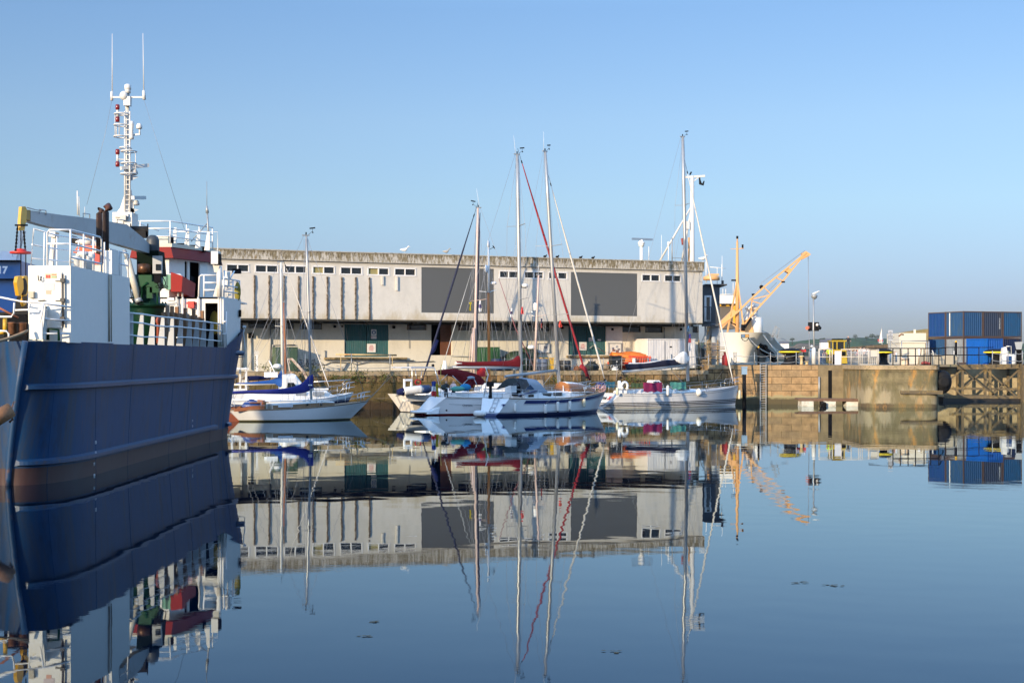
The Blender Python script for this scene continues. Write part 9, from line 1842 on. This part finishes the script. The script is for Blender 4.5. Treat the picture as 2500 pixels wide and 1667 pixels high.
mb.hexa([O(1806, 812), O(1840, 812), O(1840, 812, 1), O(1806, 812, 1), O(1812, 785), O(1832, 775), O(1832, 775, 1), O(1812, 785, 1)]); mb.prism([O(1754, 790, -.6), O(1790, 755, -.6), O(1800, 762, -.6), O(1760, 806, -.6)], (0, 1.2, 0))
mb.build('crane_jib', orp, ws)
mb = MB(); mb.bar(O(1818, 800, -.8), O(1834, 776, -.8), .4, .3); mb.rbox(O(1814, 808, -.8), .5, .4, .9); mb.ball(O(1859, 701, 0), .3, .3, .3); mb.rbox(O(1840, 722, 0), .5, .3, .3); mb.rbox(O(1912, 690, -.7), .5, .2, .2); mb.build('crane_winch', dark, ws)
mb = MB(); mb.tube([O(1973, 624), O(1975, 788)], .035, 4); mb.tube([O(1975, 806), O(1977, 886)], .05, 4); mb.rbox(O(1975, 786), .16, .16, .25); mb.rbox(O(1975, 815), .18, .18, .35); mb.tube([O(1975, 788), O(1975, 806)], .03, 4)
mb.tube([O(1800, 800), O(1860, 690), O(1965, 612)], .03, 4); mb.tube([O(1836, 750), O(1896, 690)], .025, 4); mb.build('crane_wire', wire, ws)
mb = MB(); a, b_ = O(1757, 741, 4), O(1797, 721, 4); mb.box(a.x, b_.x, DC2+4, DC2+10, a.z, b_.z); mb.tube([O(1758, 719, 4), O(1795, 718, 4)], .05, 4)
for px in (1765, 1772, 1790, 1796): mb.tube([O(px, 721, 4), O(px, 690 if px > 1780 else 705, 4)], .05, 4)
mb.build('bridge', lowm, ws)
mb = MB(); a, b_ = O(1757, 803, 5), O(1796, 745, 5); mb.box(a.x, b_.x, DC2+5, DC2+10, a.z, b_.z); mb.build('brown_deckhouse', mat('brown_grey_house', (0.10, 0.085, 0.07), .7, var=.2), ws)
mb = MB(); mb.box(a.x, b_.x+.1, DC2+4.8, DC2+4.95, O(0, 748, 5).z, O(0, 742, 5).z); mb.box(b_.x-.4, b_.x, DC2+4.8, DC2+4.95, O(0, 790, 5).z, O(0, 748, 5).z); mb.build('yellow_trim', yellow, ws)
mb = MB(); 
for k in (0, 1): x = O(1760+k*20, 0, 5).x; mb.box(x, x+.65, DC2+4.7, DC2+4.79, O(0, 748, 5).z+.05, O(0, 742, 5).z-.03)
mb.build('bridge_window', glass, ws)
mb = MB(); c = P(1838, 815, 214); R0 = lambda y: P(1838, y, 214).z
mb.lathe((P(1836, 0, 214).x, 214, 0), [(1.25, R0(815)), (1.1, R0(777)), (1.1, R0(772)), (.8, R0(770)), (.8, R0(756)), (1.05, R0(755)), (.85, R0(748)), (.3, R0(743)), (.1, R0(741))], 16); mb.lathe((P(1846, 0, 213).x, 213, 0), [(1.0, R0(815)), (.85, R0(775))], 12); mb.build('lantern_tower', lowm, ws)
# gangway frame, mooring lines of the ship
gw = root('gangway_frame', tuple(PZ(1888, QR, 146)), 'raised grey gangway frame beside the white ship bow', 'gangway'); mb = MB()
for a, b_ in (((1881, 829), (1893, 796)), ((1884, 831), (1896, 799)), ((1893, 796), (1903, 803)), ((1903, 803), (1896, 828)), ((1888, 815), (1899, 820)), ((1860, 808), (1881, 815)), ((1881, 818), (1925, 832))): mb.bar(P(*a, 147), P(*b_, 147), .07, .07)
mb.build('tubes', galv, gw)
for i, (a, b_, s_) in enumerate(((P(1862, 815, 201.2), rp(1917, 139.6)+Vector((0, 0, .9)), .35), (P(1866, 816, 201.5), rp(1921, 139.6)+Vector((0, 0, .6)), .5), (P(1829, 825, 200.6), rp(1914, 139.5)+Vector((0, 0, .8)), .6), (rp(1938, 139.6)+Vector((0, 0, .7)), rp(1990, 160), .2), (rp(1940, 139.6)+Vector((0, 0, .4)), rp(2000, 152), .25), (rp(1940, 139.6)+Vector((0, 0, .25)), rp(2020, 150), .15))):
    mb = MB(); mb.tube(sag(a, b_, s_, 10), .035, 5); single(mb, 'ship_rope', rope, tuple(a), 'pale rope by the big bollard, '+('uppermost', 'second from the top', 'starting under the crest', 'running right behind the signal mast', 'middle one running right', 'lowest one running right')[i], 'rope', 'mooring ropes of the white ship')
# tall white mast of a ship moored behind the building
tm = root('ship_mast', (PZ(1689, 0, 150).x, 150, ZT-.3), 'tall white ship mast with crossarm rising behind the building roof', 'mast'); D_ = 150
def T2(px, py, dd=0.0): return P(px, py, D_+dd)
mb = MB(); mb.tube([T2(1690, 655), T2(1690, 640), T2(1690, 430)], [.26, .25, .18], 10)
for k in range(11): y = 455+k*18; mb.bar(T2(1686, y), T2(1695, y+1), .05, .05)
mb.build('pole', mat('ship_mast_white', (.60, .58, .54), .4, var=.04), tm)
mb = MB(); mb.bar(T2(1673, 433), T2(1721, 430), .16, .2); mb.bar(T2(1693, 443), T2(1706, 433), .08, .08); mb.build('crossarm', MATS['ship_mast_white'], tm)
mb = MB(); mb.tube([T2(1708, 434), T2(1710, 449), T2(1716, 451), T2(1719, 442)], [.08, .16, .14, .06], 6); mb.tube([T2(1684, 427), T2(1688, 420)], .08, 5); mb.build('hoisted_shape', black, tm)
mb = MB(); mb.tube([T2(1689, 502), T2(1609, 640)], .10, 6); mb.tube([T2(1689, 502), T2(1664, 640)], .08, 6); mb.tube([T2(1672, 440), T2(1671, 560)], .04, 4); mb.build('stay', MATS['ship_mast_white'], tm)
mb = MB(); a, b_ = T2(1674, 560), T2(1682, 541); mb.box(a.x, b_.x, D_-.4, D_, a.z, b_.z); mb.build('radar_reflector', MATS['ship_mast_white'], tm)
mb = MB(); mb.tube([T2(1682, 655, 1), T2(1682, 580, 1)], .12, 6); mb.bar(T2(1682, 602, 1), T2(1690, 604, 1), .08, .08); tag(mb.build('orange_pole', orp), 'slim orange pole beside the tall white ship mast', 'pole')
mb = MB(); mb.tube([T2(1665, 582), T2(1667, 598)], .12, 6); single(mb, 'hoisted_lamp', mat('dull_red', (.25, .04, .03), .7), tuple(T2(1666, 598)), 'small red and black lamp beside the racing yacht mast above the roof', 'lamp')
mb = MB(); a = P(1737, 700, 166); mb.lathe((a.x, a.y, a.z-6), [(.55, 0), (.5, 6.0)], 12); mb.lathe((a.x, a.y, P(0, 684, 166).z), [(.9, 0), (.9, .35), (.6, .5)], 12); mb.rbox((a.x+.2, a.y, P(0, 673, 166).z), 1.2, .2, .2); mb.ball((a.x, a.y, P(0, 677, 166).z), .3); single(mb, 'orange_funnel', orp, (a.x, a.y, a.z-6), 'orange funnel top with a white radar beside the dark cabin', 'funnel')
mb = MB(); mb.tube([P(1733, 652, 167), P(1772, 655, 167)], .04, 4); mb.tube([P(1751, 652, 167), P(1751, 700, 167)], .03, 4); mb.tube([P(1724, 690, 167), P(1724, 635, 167)], .05, 4); mb.tube([P(1763, 690, 167), P(1763, 625, 167)], .025, 4); mb.tube([P(1762, 645, 167), P(1762, 700, 167)], .025, 4)
tag(mb.build('thin_aerials', white), 'thin white aerials and crossbar beside the building corner', 'aerials')
# specks of weed and leaves afloat
for k, (px, py) in enumerate(((1945, 1423), (1958, 1421), (2030, 1428), (2042, 1430), (1500, 1590), (918, 1517), (885, 1553))):
    d = 15264/(py-HY); c = PZ(px, .004, d); mb = MB(); rg = random.Random(px)
    for j in range(6): a = rg.uniform(0, 6.3); q = c+Vector((rg.gauss(0, .07), rg.gauss(0, .05), 0)); mb.poly([q+Vector((.045*math.cos(a+t), .03*math.sin(a+t), .002*j)) for t in (0, 1.6, 3.1, 4.7)])
    single(mb, 'floating_leaves', mat('dead_leaf', (.05, .045, .02), .8), tuple(c), 'small dark leaves floating on the open water', 'leaves', 'leaves floating on the harbour water')
